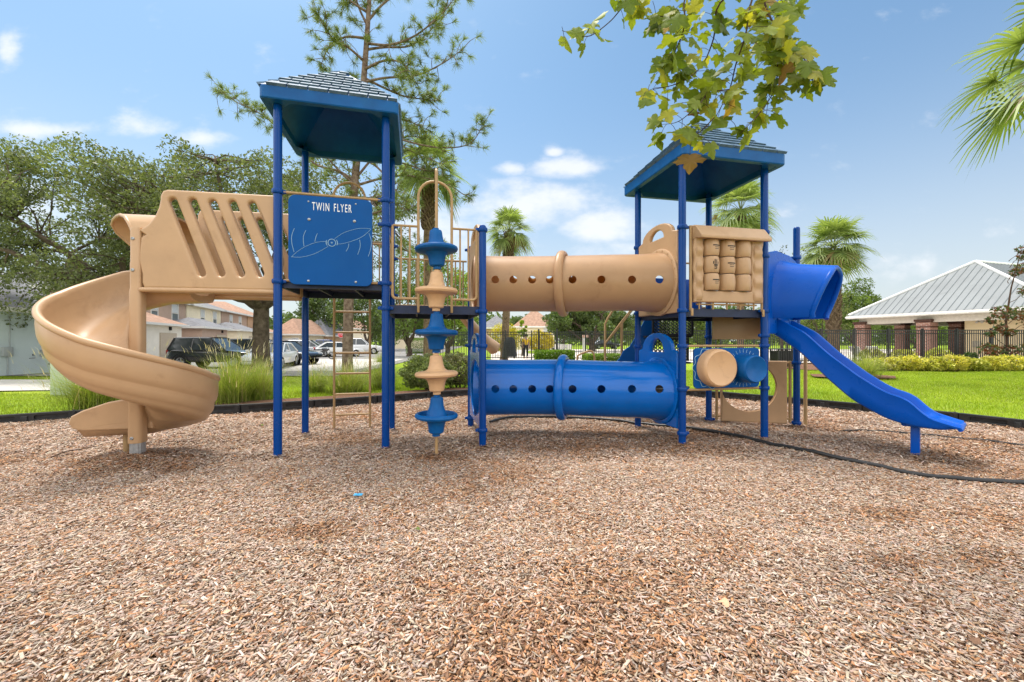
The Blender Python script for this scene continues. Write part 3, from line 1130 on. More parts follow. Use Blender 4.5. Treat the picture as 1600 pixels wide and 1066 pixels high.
# floor flange along the bottom
b.box((edge_lo / 2, 1.785, -0.02), (edge_lo + 0.02, 0.05, 0.10), 0, XN, 0.02)
b.build('slotted_wall', TAN, SP, 0, 45)
b = MB()
XF2 = frame(FL + W * 0.71, D, UP)
l0f = 0.05
b.mesh(plate(wall_outline(0.04)[::-1], slots, 0.075, 0.026, 3), XF2)
b.box((edge_lo / 2, 1.785, 0.02), (edge_lo + 0.02, 0.05, 0.10), 0, XF2, 0.02)
b.build('slotted_wall', TAN, SP, 0, 45)
b = MB()
b.box((edge_lo / 2, 0.38, 1.765), (edge_lo, 0.66, 0.04), 0, frame(FL, D, W), 0.012)
for k in range(3):
    b.box((edge_lo / 2, 0.18 + 0.2 * k, 1.742), (edge_lo - 0.1, 0.05, 0.03), 0, frame(FL, D, W))
b.build('chute_floor', TAN, SP)
# the hood over the mouth of the spiral; its open edge is cut on a slant
b = MB()
prof = [(0.055, 1.95), (0.050, 2.20), (0.055, 2.40), (0.085, 2.53), (0.16, 2.615), (0.30, 2.665), (0.46, 2.68), (0.62, 2.675), (0.76, 2.64), (0.86, 2.56), (0.915, 2.44), (0.93, 2.25), (0.93, 2.10)]
prof = [(0.05 + (v - 0.05) * 0.755, z) for v, z in prof]
ends = [0.0, 0.02, 0.05, 0.10, 0.16, 0.25, 0.34, 0.43, 0.50, 0.50, 0.42, 0.26, 0.12]
ends = [LC - 0.03 + x * 1.25 for x in ends]
prof = [(v, z - 0.04 * (z > 2.3)) for v, z in prof]
outer, inner = [], []
steps = 10
for i in range(steps + 1):
    ro, ri = [], []
    for (v, z), le in zip(prof, ends):
        L = (lshoulder + 0.0) + (le - lshoulder) * i / steps
        cv, cz = 0.38, 2.2
        dv, dz = v - cv, z - cz
        q = FL + D * L + W * v
        ro.append(V((q.x, q.y, z)))
        q2 = FL + D * L + W * (cv + dv * 0.945)
        ri.append(V((q2.x, q2.y, cz + dz * 0.945)))
    outer.append(ro); inner.append(ri)
loop = [o_ + i_[::-1] for o_, i_ in zip(outer, inner)]
b.grid(loop, 0, True, False, True)
k = len(loop[0])
h = k // 2
for base in (0, (len(loop) - 1) * k):
    for j in range(h - 1):
        b.f.append([base + j, base + j + 1, base + k - 2 - j, base + k - 1 - j]); b.m.append(0); b.s.append(False)
b.tube([o_ + (i_ - o_) * 0.5 for o_, i_ in zip(outer[-1], inner[-1])], 0.018, 10, 0)
b.build('hood', TAN, SP, 0, 50)

# ================================================================== straight blue slide
SL = part_root('straight_slide', PS)
EM = (RFR + EP) / 2 + V((0.0, 0, 0))
EM = V((3.70, 5.57, 0))
TD = V((0.632, -0.772, 0)).normalized()
TE = V((0.772, 0.632, 0)).normalized()
ts_t, zs_t = [0.0, 0.10, 0.34, 0.573, 0.846, 1.017, 1.12, 1.214, 1.29, 1.39, 1.46, 1.577, 1.66], [1.555, 1.515, 1.363, 1.109, 0.864, 0.735, 0.675, 0.645, 0.605, 0.49, 0.435, 0.400, 0.375]
ts_b, zs_b = [0.0, 0.045, 0.296, 0.573, 0.80, 0.973, 1.10, 1.214, 1.311, 1.45, 1.60, 1.66], [1.335, 1.292, 1.087, 0.773, 0.549, 0.443, 0.37, 0.338, 0.318, 0.312, 0.318, 0.335]
rows = []
NT = 44
hw = 0.265
for i in range(NT + 1):
    t = 1.665 * i / NT
    zt_, zb_ = float(np.interp(t, ts_t, zs_t)), float(np.interp(t, ts_b, zs_b))
    # smooth the polyline a little
    zt_ = sum(float(np.interp(t + d, ts_t, zs_t)) for d in (-0.025, 0, 0.025)) / 3
    zb_ = sum(float(np.interp(t + d, ts_b, zs_b)) for d in (-0.05, 0, 0.05)) / 3
    bed = min(zb_ + 0.075 + 0.02 * (t > 1.5), zt_ - 0.012)
    tip = float(sstep(1.50, 1.665, t))
    w = hw * (1 - 0.10 * tip)
    zb2 = zb_ + 0.012 * tip
    lipw = 0.028
    sec = [(-w, zb2 + 0.03), (-w - 0.004, (zt_ + zb2) / 2), (-w - 0.012, zt_ - 0.035), (-w - 0.018, zt_ - 0.014), (-w - 0.006, zt_), (-w + lipw, zt_ - 0.004), (-w + lipw + 0.014, zt_ - 0.03), (-w + 0.055, (zt_ + bed) / 2), (-w + 0.075, bed + 0.02), (-w + 0.12, bed), (0, bed - 0.003)]
    full = sec + [(-a, z) for a, z in sec[-2::-1]] + [(w - 0.02, zb2 + 0.008), (w - 0.06, zb2), (0, zb2), (-w + 0.06, zb2), (-w + 0.02, zb2 + 0.008)]
    c = EM + TD * t
    rows.append([V((c.x + TE.x * a, c.y + TE.y * a, z)) for a, z in full])
b = MB()
b.grid(rows, 0, True, False, True)
k = len(rows[0])
for base, rev in ((0, 1), (NT * k, 0)):
    f = [base + i for i in range(k)]
    b.f.append(f[::-1] if rev else f); b.m.append(0); b.s.append(False)
# the rounded end lip
lip = [EM + TD * 1.66 + TE * a + UP * (0.342 + 0.004 * math.cos(a * 6)) for a in [-0.245 + 0.49 * i / 10 for i in range(11)]]
b.tube(lip, [0.018] + [0.026] * 9 + [0.018], 12)
# moulded thickening where the foot sits
c = EM + TD * 1.31
b.box((0, 0, 0), (0.20, 0.34, 0.05), 0, frame(V((c.x, c.y, 0.330)), TD, TE), 0.018)
b.build('slide_bed', BLUES, SL, 0, 48)
b = MB()
b.box((0, 0, 0), (0.075, 0.075, 0.45), 0, frame(V((c.x, c.y, 0.09)), TD, TE), 0.01)
b.build('slide_foot', BLUES, SL)

# entrance panel and hood
E1 = (EP - RFR).normalized()
LE = (EP - RFR).length
NE = E1.cross(UP)
XH = frame(RFR, E1, UP)
zb_, zt_ = 1.34, 2.43
ol = [(0.06, zb_), (LE - 0.06, zb_), (LE - 0.06, zt_ - 0.06), (LE - 0.12, zt_ - 0.03), (LE / 2 + 0.25, zt_ + 0.02), (LE / 2 - 0.25, zt_ + 0.02), (0.12, zt_ - 0.03), (0.06, zt_ - 0.06)]
m0 = LE / 2 - 0.01
op = [(m0 - 0.235, 1.66), (m0 + 0.235, 1.66), (m0 + 0.235, 2.10), (m0 + 0.18, 2.24), (m0, 2.29), (m0 - 0.18, 2.24), (m0 - 0.235, 2.10)]
b = MB()
b.mesh(plate(ol, [op], 0.06, 0.02, 3), XH)
b.build('entrance_panel', BLUES, SL, 0, 45)
prof = [(-0.36, 1.545), (-0.395, 1.60), (-0.41, 1.72), (-0.405, 1.87), (-0.375, 2.01), (-0.32, 2.13), (-0.235, 2.225), (-0.125, 2.285), (0.0, 2.305), (0.125, 2.285), (0.235, 2.225), (0.32, 2.13), (0.375, 2.01), (0.405, 1.87), (0.41, 1.72), (0.395, 1.60), (0.36, 1.545)]
outer, inner = [], []
for i in range(13):
    f = i / 12
    ro, ri = [], []
    for x, z in prof:
        sc_ = 1 - 0.13 * f + 0.10 * (1 - f) ** 6
        zz = 1.60 + (z - 1.60) * (1 - 0.15 * f + 0.06 * (1 - f) ** 6)
        if z < 1.6: zz = z
        dep = 0.03 + f * (0.40 + 0.17 * min(1, max(0, (z - 1.60) / 0.6)))
        flare = 1.0
        ro.append(XH @ V((m0 + x * sc_, zz, dep)))
        ri.append(XH @ V((m0 + x * sc_ * 0.90, 1.60 + (zz - 1.60) * 0.90, dep)))
    outer.append(ro); inner.append(ri)
loop = [o_ + i_[::-1] for o_, i_ in zip(outer, inner)]
b = MB()
b.grid(loop, 0, True, False, True)
k = len(loop[0]); h = k // 2
base = (len(loop) - 1) * k
b.tube([o_.lerp(i_, 0.5) for o_, i_ in zip(outer[-1], inner[-1])], 0.031, 12, 0)
for j in range(h - 1):
    b.f.append([base + j, base + j + 1, base + k - 2 - j, base + k - 1 - j]); b.m.append(0); b.s.append(True)
b.build('slide_hood', BLUES, SL, 0, 55)
b = MB()
b.box((LE / 2, 1.45, 0.02), (0.50, 0.25, 0.05), 0, XH, 0.01)
b.box((LE / 2 + 0.18, 1.60, 0.03), (0.06, 0.3, 0.04), 0, XH, 0.01)
b.build('slide_bracket', BLUES, SL)

# ================================================================== stair at the back of the right tower
ST = part_root('stair', PS)
zS = 6.9


def at(px, py, z=zS):
    return P(px, py, z)


b = MB()
h1 = [at(945.5, 600), at(945.5, 506), at(950, 497), at(972, 462), at(985, 450)]
b.tube(h1, 0.019, 10)
b.tube([at(946, 536), at(960, 520), at(987, 486), at(1000, 470)], 0.016, 10)
b.build('handrail', TANM, ST)
b = MB()
b.tube([at(971.5, 600, 6.75), at(971.5, 505, 6.75)], 0.024, 10)
b.tube([at(946, 536, 6.76), at(971, 503, 6.76), at(997, 470, 6.76)], 0.014, 8)
b.build('handrail', TANM, ST)
b = MB()
X = frame(V((0, 6.62, 0)), (1, 0, 0), UP)
pts = []
for px, py in ((958, 578), (962, 566), (968, 560), (974, 548), (984, 541), (991, 530), (995, 520), (1003, 508), (1008, 498), (1016, 488), (1030, 488), (1030, 520), (1010, 578)):
    q = P(px, py, 6.62)
    pts.append((q.x, q.z))
b.mesh(plate(pts[::-1], (), 0.03, 0.006), X)
b.build('side_panel', BLUEB, ST)


def mesh_panel(q0, q1, z0, z1, nx, nz, w=0.010):
    """expanded metal screen with a coated frame"""
    m = MB()
    d = (q1 - q0)
    L = d.length
    X = frame(V((q0.x, q0.y, 0)), d, UP)
    for (xa, xb, za, zb) in ((0, L, z0, z0 + 0.03), (0, L, z1 - 0.03, z1), (0, 0.03, z0 + 0.03, z1 - 0.03), (L - 0.03, L, z0 + 0.03, z1 - 0.03)):
        m.box(((xa + xb) / 2, (za + zb) / 2, 0), (xb - xa, zb - za, 0.035), 0, X)
    for i in range(nx):
        pts = []
        for j in range(nz * 2 + 1):
            x = 0.03 + (L - 0.06) * (i + (0.12 if j % 2 == 0 else 0.88)) / nx
            pts.append(X @ V((x, z0 + 0.02 + (z1 - z0 - 0.04) * j / (nz * 2), 0)))
        m.tube(pts, w, 4)
        pts = []
        for j in range(nz * 2 + 1):
            x = 0.03 + (L - 0.06) * (i + (0.88 if j % 2 == 0 else 0.12)) / nx
            pts.append(X @ V((x, z0 + 0.02 + (z1 - z0 - 0.04) * j / (nz * 2), 0.002)))
        m.tube(pts, w, 4)
    return m


mesh_panel(P(1019, 500, 6.45), P(1083, 500, 6.45), 1.33, 1.66, 9, 3).build('mesh_riser', RUBBER, ST)
mesh_panel(P(1012, 500, 6.70), P(1076, 500, 6.70), 0.92, 1.30, 9, 3).build('mesh_riser', RUBBER, ST)
mesh_panel(P(972, 500, 7.1), P(1040, 500, 7.1), 0.45, 0.86, 9, 4).build('mesh_riser', RUBBER, ST)
b = MB()
for z, y0 in ((1.32, 6.46), (0.89, 6.71), (0.44, 7.1)):
    b.box((P(1045, 0, y0).x, y0 + 0.14, z), (0.72, 0.30, 0.03))
b.build('step', RUBBER, ST)
b = MB()
b.tube(spline([at(902, 590, 7.3), at(902, 560, 7.3), at(906, 554, 7.3), at(915, 550.5, 7.3), at(922, 548.5, 7.3), at(927, 552, 7.3), at(929, 562, 7.3), at(929, 590, 7.3)], 4), 0.017, 8)
b.build('grab_loop', TANM, ST)
# curved tan chute leaving the back of the middle deck
b = MB()
path = spline([P(722, 492, 6.5), P(736, 508, 6.6), P(748, 523, 6.8), P(760, 534, 6.95), P(770, 542, 7.0), P(778, 549, 7.05)], 6)
rows = []
for i, p in enumerate(path):
    t = (path[min(i + 1, len(path) - 1)] - path[max(i - 1, 0)]).normalized()
    s = V((0, 1, 0)); w = t.cross(s).normalized()
    wd = (0.075 + 0.05 * i / len(path)) * (1 if i < len(path) - 3 else (0.85, 0.65, 0.3)[i - len(path) + 3])
    rows.append([p + s * (0.2 * math.cos(a)) + w * (wd * math.sin(a)) for a in [2 * math.pi * k / 18 for k in range(18)]])
b.grid(rows, 0, True, False, True)
b.build('rear_chute', TAN, PS)
# ================================================================== ground
BED = [(-11.5, 3.0), (-9.6, 5.0), (-7.7, 6.1), (-6.83, 6.62), (-4.54, 7.22), (-3.57, 7.81), (-2.42, 8.5), (-0.97, 9.4), (1.5, 10.1), (4.1, 9.3), (5.72, 7.85), (6.27, 7.2), (7.05, 6.14), (7.5, 5.3), (8.1, 4.0), (8.6, 2.2), (8.8, -4.5), (-12.5, -4.5)]
edge = spline([V((x, y, 0)) for x, y in BED[:16]], 10)
POLY = np.array([(p.x, p.y) for p in edge] + BED[16:])


def inside(x, y, poly=POLY):
    x, y = np.asarray(x), np.asarray(y)
    c = np.zeros(x.shape, bool)
    for (x0, y0), (x1, y1) in zip(poly, np.roll(poly, -1, 0)):
        hit = ((y0 > y) != (y1 > y))
        xi = (x1 - x0) * (y - y0) / (y1 - y0 + 1e-12) + x0
        c ^= hit & (x < xi)
    return c


def vnoise(x, y, s, seed=0):
    """smooth value noise on arrays"""
    x, y = np.asarray(x) * s, np.asarray(y) * s
    i, j = np.floor(x).astype(int), np.floor(y).astype(int)
    fx, fy = x - i, y - j
    fx, fy = fx * fx * (3 - 2 * fx), fy * fy * (3 - 2 * fy)

    def h(a, b):
        n = (a * 374761393 + b * 668265263 + seed * 1442695041) & 0x7fffffff
        n = ((n ^ (n >> 13)) * 1274126177) & 0x7fffffff
        return ((n ^ (n >> 16)) & 0xffff) / 65535.0
    return (h(i, j) * (1 - fx) + h(i + 1, j) * fx) * (1 - fy) + (h(i, j + 1) * (1 - fx) + h(i + 1, j + 1) * fx) * fy


POSTS = [(p.x, p.y) for p in (FL, FR_, BL, BR, MF, MBk, RFL, RFR, RBL, RBR, EP)] + [(-0.815, 4.38), (4.53, 4.56)]


def mulch_h(x, y):
    h = (vnoise(x, y, 0.7, 1) - 0.5) * 0.05 + (vnoise(x, y, 2.3, 2) - 0.5) * 0.03 + (vnoise(x, y, 7, 3) - 0.5) * 0.015
    h = h - 0.005
    # mounded a little round the slide post, hollowed out at two scuffed spots
    h = h + 0.075 * np.exp(-(((x + 3.95) / 0.45) ** 2 + ((y - 4.25) / 0.3) ** 2))
    h = h - 0.035 * np.exp(-(((x - 2.64) / 0.25) ** 2 + ((y - 2.37) / 0.14) ** 2))
    h = h - 0.03 * np.exp(-(((x - 4.7) / 0.7) ** 2 + ((y - 4.2) / 0.35) ** 2))
    for p in POSTS:      # chips kicked up against the post feet
        h = h + 0.022 * np.exp(-((x - p[0]) ** 2 + (y - p[1]) ** 2) / 0.012)
    return h


# lawn: one sheet out to the horizon, finer near the playground
def axis(a, b, fine0, fine1, st, big):
    xs = list(np.arange(fine0, fine1 + 1e-6, st))
    lo, hi = [], []
    x, d = fine0, st
    while x > a:
        d *= 1.35; x -= d; lo.append(max(x, a))
    x, d = fine1, st
    while x < b:
        d *= 1.35; x += d; hi.append(min(x, b))
    return np.array(lo[::-1] + xs + hi)


xs, ys = axis(-600, 600, -26, 26, 0.5, 0), axis(-80, 900, -6, 30, 0.5, 0)
X, Y = np.meshgrid(xs, ys)
Z = terrain(X, Y) + (vnoise(X, Y, 0.5, 5) - 0.5) * 0.05 * (np.abs(X) < 40)
Z = np.where(inside(X, Y), -0.16, Z - 0.03)
nx, ny = len(xs), len(ys)
idx = np.arange(nx * ny).reshape(ny, nx)
faces = np.stack([idx[:-1, :-1], idx[:-1, 1:], idx[1:, 1:], idx[1:, :-1]], -1).reshape(-1, 4)
m, nt, bs = new_mat('lawn')
tc = N(nt, 'ShaderNodeTexCoord')
n1 = N(nt, 'ShaderNodeTexNoise', i_Scale=0.35, i_Detail=6.0)
n2 = N(nt, 'ShaderNodeTexNoise', i_Scale=26.0, i_Detail=6.0, i_Roughness=0.75)
nt.links.new(tc.outputs['Object'], n1.inputs['Vector']); nt.links.new(tc.outputs['Object'], n2.inputs['Vector'])
c1 = ramp(nt, n2.outputs['Fac'], [(0.3, (0.10, 0.16, 0.010)), (0.5, (0.22, 0.32, 0.018)), (0.72, (0.36, 0.44, 0.045))])
c2 = ramp(nt, n1.outputs['Fac'], [(0.35, (0.8, 0.9, 0.8)), (0.7, (1.25, 1.12, 1.1))])
mx = N(nt, 'ShaderNodeMix', data_type='RGBA', blend_type='MULTIPLY')
mx.inputs['Factor'].default_value = 1
nt.links.new(c1, mx.inputs['A']); nt.links.new(c2, mx.inputs['B'])
nt.links.new(mx.outputs['Result'], bs.inputs['Base Color'])
bs.inputs['Roughness'].default_value = 0.9; bs.inputs['Specular IOR Level'].default_value = 0.15
bp = N(nt, 'ShaderNodeBump', i_Strength=0.7, i_Distance=0.05)
nt.links.new(n2.outputs['Fac'], bp.inputs['Height']); nt.links.new(bp.outputs[0], bs.inputs['Normal'])
LAWN = m
lawn = np_mesh('lawn', np.stack([X, Y, Z], -1).reshape(-1, 3), faces, None, LAWN, None, True)
tag(lawn, None, kind='structure')

# mulch bed
xs, ys = np.arange(-12.5, 9.0, 0.07), np.arange(-4.5, 10.4, 0.07)
X, Y = np.meshgrid(xs, ys)
Z = mulch_h(X, Y)
nx, ny = len(xs), len(ys)
idx = np.arange(nx * ny).reshape(ny, nx)
faces = np.stack([idx[:-1, :-1], idx[:-1, 1:], idx[1:, 1:], idx[1:, :-1]], -1).reshape(-1, 4)
ok = inside(X, Y)
cm = (X[:-1, :-1] + X[1:, 1:]) / 2, (Y[:-1, :-1] + Y[1:, 1:]) / 2
keep = inside(*cm).reshape(-1)
faces = faces[keep]
used = np.unique(faces)
remap = -np.ones(nx * ny, int); remap[used] = np.arange(len(used))
m, nt, bs = new_mat('mulch')
tc = N(nt, 'ShaderNodeTexCoord')
mp = N(nt, 'ShaderNodeMapping'); mp.inputs['Rotation'].default_value = (0, 0, 0.5); mp.inputs['Scale'].default_value = (24, 60, 30)
nt.links.new(tc.outputs['Object'], mp.inputs[0])
wn = N(nt, 'ShaderNodeTexNoise', i_Scale=7.0, i_Detail=2.0)
nt.links.new(tc.outputs['Object'], wn.inputs['Vector'])
va = N(nt, 'ShaderNodeVectorMath', operation='MULTIPLY_ADD')
nt.links.new(wn.outputs['Color'], va.inputs[0]); va.inputs[1].default_value = (6, 14, 3); nt.links.new(mp.outputs[0], va.inputs[2])
vo = N(nt, 'ShaderNodeTexVoronoi', i_Scale=1.0); nt.links.new(va.outputs[0], vo.inputs['Vector'])
sep = N(nt, 'ShaderNodeSeparateColor'); nt.links.new(vo.outputs['Color'], sep.inputs[0])
c1 = ramp(nt, sep.outputs[0], [(0.0, (0.05, 0.026, 0.014)), (0.3, (0.13, 0.072, 0.040)), (0.6, (0.25, 0.155, 0.095)), (0.85, (0.36, 0.265, 0.19)), (1.0, (0.45, 0.36, 0.28))])
n1 = N(nt, 'ShaderNodeTexNoise', i_Scale=0.9, i_Detail=5.0); nt.links.new(tc.outputs['Object'], n1.inputs['Vector'])
c2 = ramp(nt, n1.outputs['Fac'], [(0.35, (0.92, 0.97, 1.0)), (0.62, (1.15, 0.85, 0.62))])
mx = N(nt, 'ShaderNodeMix', data_type='RGBA', blend_type='MULTIPLY'); mx.inputs['Factor'].default_value = 1
nt.links.new(c1, mx.inputs['A']); nt.links.new(c2, mx.inputs['B']); nt.links.new(mx.outputs['Result'], bs.inputs['Base Color'])
bs.inputs['Roughness'].default_value = 0.95; bs.inputs['Specular IOR Level'].default_value = 0.1
bp = N(nt, 'ShaderNodeBump', i_Strength=0.9, i_Distance=0.015)
nt.links.new(sep.outputs[1], bp.inputs['Height']); nt.links.new(bp.outputs[0], bs.inputs['Normal'])
MULCH = m
mul = np_mesh('mulch_ground', np.stack([X, Y, Z], -1).reshape(-1, 3)[used], remap[faces], None, MULCH, None, True)
tag(mul, None, kind='structure')

# loose wood chips
PAL = np.array([(0.44, 0.335, 0.260), (0.54, 0.440, 0.360), (0.38, 0.250, 0.165), (0.26, 0.150, 0.092), (0.110, 0.062, 0.038), (0.43, 0.225, 0.115), (0.33, 0.265, 0.22)])


SCUFF_SHADE = [(2.64, 2.37, 0.32, 0.14), (2.25, 2.31, 0.25, 0.10), (2.75, 2.95, 0.45, 0.16), (-3.6, 4.0, 0.75, 0.30), (4.55, 4.0, 0.8, 0.35), (0.7, 4.85, 1.5, 0.28), (-0.8, 4.3, 0.4, 0.25), (-2.1, 5.2, 0.6, 0.4), (-1.2, 2.6, 0.5, 0.15), (-5.3, 4.3, 0.7, 0.25)]


def chips(n_try, ymin, ymax, flat, lmin, lmax, seed, lift):
    g = np.random.default_rng(seed)
    y = g.uniform(ymin, ymax, n_try)
    # wider with distance: sample in the wedge the camera and a side step of it can see
    half = 1.36 * y + 0.9
    x = g.uniform(-1, 1, n_try) * half.max()
    keep = (np.abs(x) < half) & inside(x, y)
    x, y = x[keep], y[keep]
    n = len(x)
    L = g.uniform(lmin, lmax, n) * g.choice([0.6, 0.8, 1, 1, 1.5], n)
    Wd = np.minimum(L * 0.75, g.uniform(0.004, 0.014, n) * (lmax / 0.036))
    T = g.uniform(0.001, 0.0035, n)
    yaw = g.uniform(0, 2 * np.pi, n)
    pitch = g.normal(0, 0.17, n); roll = g.normal(0, 0.24, n)
    # eight corners, ends tapered and skewed
    base = np.array([(-1, -1, -1), (1, -1, -1), (1, 1, -1), (-1, 1, -1), (-1, -1, 1), (1, -1, 1), (1, 1, 1), (-1, 1, 1)], float) * 0.5
    v = np.repeat(base[None], n, 0)
    ta, tb = g.uniform(0.25, 1.0, n), g.uniform(0.35, 1.0, n)
    sk = g.normal(0, 0.35, n)
    v[:, [0, 3, 4, 7], 1] *= ta[:, None]
    v[:, [1, 2, 5, 6], 1] *= tb[:, None]
    v[:, [1, 2, 5, 6], 1] += sk[:, None]
    v[:, [2, 3, 6, 7], 0] += g.normal(0, 0.12, n)[:, None]
    v *= np.stack([L, Wd, T], -1)[:, None]
    # a slight bow
    v[..., 2] += (v[..., 0] / L[:, None]) ** 2 * g.normal(0, 0.012, n)[:, None]
    cy, sy, cp, sp, cr, sr = np.cos(yaw), np.sin(yaw), np.cos(pitch), np.sin(pitch), np.cos(roll), np.sin(roll)
    Rm = np.stack([np.stack([cy * cp, cy * sp * sr - sy * cr, cy * sp * cr + sy * sr], -1),
                   np.stack([sy * cp, sy * sp * sr + cy * cr, sy * sp * cr - cy * sr], -1),
                   np.stack([-sp, cp * sr, cp * cr], -1)], 1)
    v = np.einsum('nij,nkj->nki', Rm, v)
    z = mulch_h(x, y) + g.uniform(0.0, lift, n) + 0.25 * np.abs(np.sin(pitch)) * L
    v += np.stack([x, y, z], -1)[:, None]
    warm = vnoise(x, y, 0.8, 21) * 0.6 + vnoise(x, y, 2.4, 22) * 0.4
    warm = np.maximum(warm, 0.95 * np.exp(-(((x + 4.1) / 0.9) ** 2 + ((y - 4.2) / 0.4) ** 2)))
    scuff_shade = np.zeros(n)
    for cx, cy, sx, sy in SCUFF_SHADE:      # kicked-over spots of fresher chips, plus shade under the equipment painted darker
        scuff_shade = np.maximum(scuff_shade, np.exp(-(((x - cx) / sx) ** 2 + ((y - cy) / sy) ** 2)))
    scuff_shade = scuff_shade * (0.35 + 1.0 * vnoise(x, y, 5, 40)).clip(0, 1)
    warm = np.maximum(warm, 0.45 + 0.45 * scuff_shade)
    p_w = sstep(0.50, 0.8, warm)
    cold = np.array([0.27, 0.20, 0.19, 0.10, 0.05, 0.09, 0.10]); hot = np.array([0.12, 0.06, 0.22, 0.20, 0.12, 0.25, 0.03])
    pr = cold[None] * (1 - p_w[:, None]) + hot[None] * p_w[:, None]
    cum = np.cumsum(pr / pr.sum(1, keepdims=True), 1)
    k = (g.uniform(0, 1, n)[:, None] > cum).sum(1).clip(0, 6)
    col = PAL[k] * g.uniform(0.74, 1.20, n)[:, None] * 1.05 * (1 - 0.20 * scuff_shade)[:, None] * (1 + g.normal(0, 0.03, (n, 3)))
    if flat:        # far off only the upper face of a chip is ever resolved
        f = np.arange(n * 4).reshape(-1, 4)
        return v[:, 4:].reshape(-1, 3), f, np.repeat(col[:, None], 4, 1).reshape(-1, 3)
    cols = np.repeat(col[:, None], 8, 1)
    fb = np.array([(4, 5, 6, 7), (0, 1, 5, 4), (1, 2, 6, 5), (2, 3, 7, 6), (3, 0, 4, 7)])
    f = (np.arange(n)[:, None, None] * 8 + fb[None]).reshape(-1, 4)
    return v.reshape(-1, 3), f, cols.reshape(-1, 3)


allv, allf, allc, off = [], [], [], 0
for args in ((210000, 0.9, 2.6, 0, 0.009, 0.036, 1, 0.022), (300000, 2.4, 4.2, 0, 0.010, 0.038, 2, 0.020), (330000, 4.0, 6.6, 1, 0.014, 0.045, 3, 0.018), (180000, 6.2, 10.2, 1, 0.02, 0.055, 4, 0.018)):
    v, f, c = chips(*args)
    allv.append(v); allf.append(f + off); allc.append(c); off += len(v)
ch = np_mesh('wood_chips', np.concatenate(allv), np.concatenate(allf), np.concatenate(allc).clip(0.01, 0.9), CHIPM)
tag(ch, 'loose weathered wood chips covering the playground bed', None, None, 'stuff')


# ------------------------------------------------------------------ blades (lawn, tufts)
def blades(x, y, z, h, w, lean, g, seg=1, tipw=0.15, cols=None, curve=1.0, az=None):
    """upright tapered blades; seg quads each"""
    n = len(x)
    az = g.uniform(0, 2 * np.pi, n) if az is None else az
    dx, dy = np.cos(az), np.sin(az)
    px_, py_ = -dy, dx
    rows = []
    for i in range(seg + 1):
        t = i / seg
        out = lean * t ** (1 + 0.6 * curve)
        up = h * (t - 0.42 * curve * (lean / np.maximum(h, 1e-3)).clip(0, 1.25) * t * t)
        ww = w * (1 - (1 - tipw) * t) * 0.5
        cx, cy, cz = x + dx * out, y + dy * out, z + up
        rows.append(np.stack([np.stack([cx - px_ * ww, cy - py_ * ww, cz], -1), np.stack([cx + px_ * ww, cy + py_ * ww, cz], -1)], 1))
    v = np.stack(rows, 1)                     # n, seg+1, 2, 3
    k = (seg + 1) * 2
    fb = np.array([(2 * i, 2 * i + 1, 2 * i + 3, 2 * i + 2) for i in range(seg)])
    f = (np.arange(n)[:, None, None] * k + fb[None]).reshape(-1, 4)
    return v.reshape(-1, 3), f, k


def grass_area(name, n, xr, yr, test, seed, hmin=0.03, hmax=0.065, label=''):
    g = np.random.default_rng(seed)
    y = g.uniform(*yr, n) ; x = g.uniform(*xr, n)
    k = (~inside(x, y)) & test(x, y)
    x, y = x[k], y[k]
    n = len(x)
    d = np.hypot(x, y)
    z = terrain(x, y) - 0.03 + (vnoise(x, y, 0.5, 5) - 0.5) * 0.05 - 0.015
    h = g.uniform(hmin, hmax, n) * (0.8 + 0.4 * vnoise(x, y, 3, 8)) + 0.015
    w = g.uniform(0.006, 0.011, n) * (1 + d / 14)
    lean = g.uniform(0, 0.045, n)
    v, f, kk = blades(x, y, z, h, w, lean, g, 1, 0.2)
    tone = (g.uniform(0, 1, n) * 0.55 + vnoise(x, y, 1.3, 9) * 0.45)[:, None]
    c = np.array((0.17, 0.26, 0.012)) * (1 - tone) + np.array((0.43, 0.51, 0.04)) * tone
    dry = (g.uniform(0, 1, n) < 0.05)
    c[dry] = (0.34, 0.32, 0.12)
    c = np.repeat(c[:, None], kk, 1)
    c *= (0.80 + 0.4 * vnoise(x, y, 0.45, 12))[:, None, None]
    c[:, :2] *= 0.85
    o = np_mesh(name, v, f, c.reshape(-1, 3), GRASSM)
    return tag(o, label, None, None, 'stuff')


def rt(x, y):
    return (np.abs(x) < 1.38 * y + 1.5) & (x > 2.5)


def lf(x, y):
    return (np.abs(x) < 1.38 * y + 1.5) & (x < 2.5) & ~((y > 9.9 + 0.02 * x) & (y < 16.0) & (x < -9.6)) & (y < 17.4)


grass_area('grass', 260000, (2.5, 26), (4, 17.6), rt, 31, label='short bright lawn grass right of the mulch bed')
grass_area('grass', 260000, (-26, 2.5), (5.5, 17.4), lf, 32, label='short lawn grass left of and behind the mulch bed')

# ------------------------------------------------------------------ border timbers round the bed
path = [V((x, y, 0)) for x, y in POLY[:len(edge)]]


def along(path, s):
    for a, b_ in zip(path, path[1:]):
        L = (b_ - a).length
        if s <= L:
            return a.lerp(b_, s / L)
        s -= L
    return path[-1]


total = sum((b_ - a).length for a, b_ in zip(path, path[1:]))
BL_ = 1.16


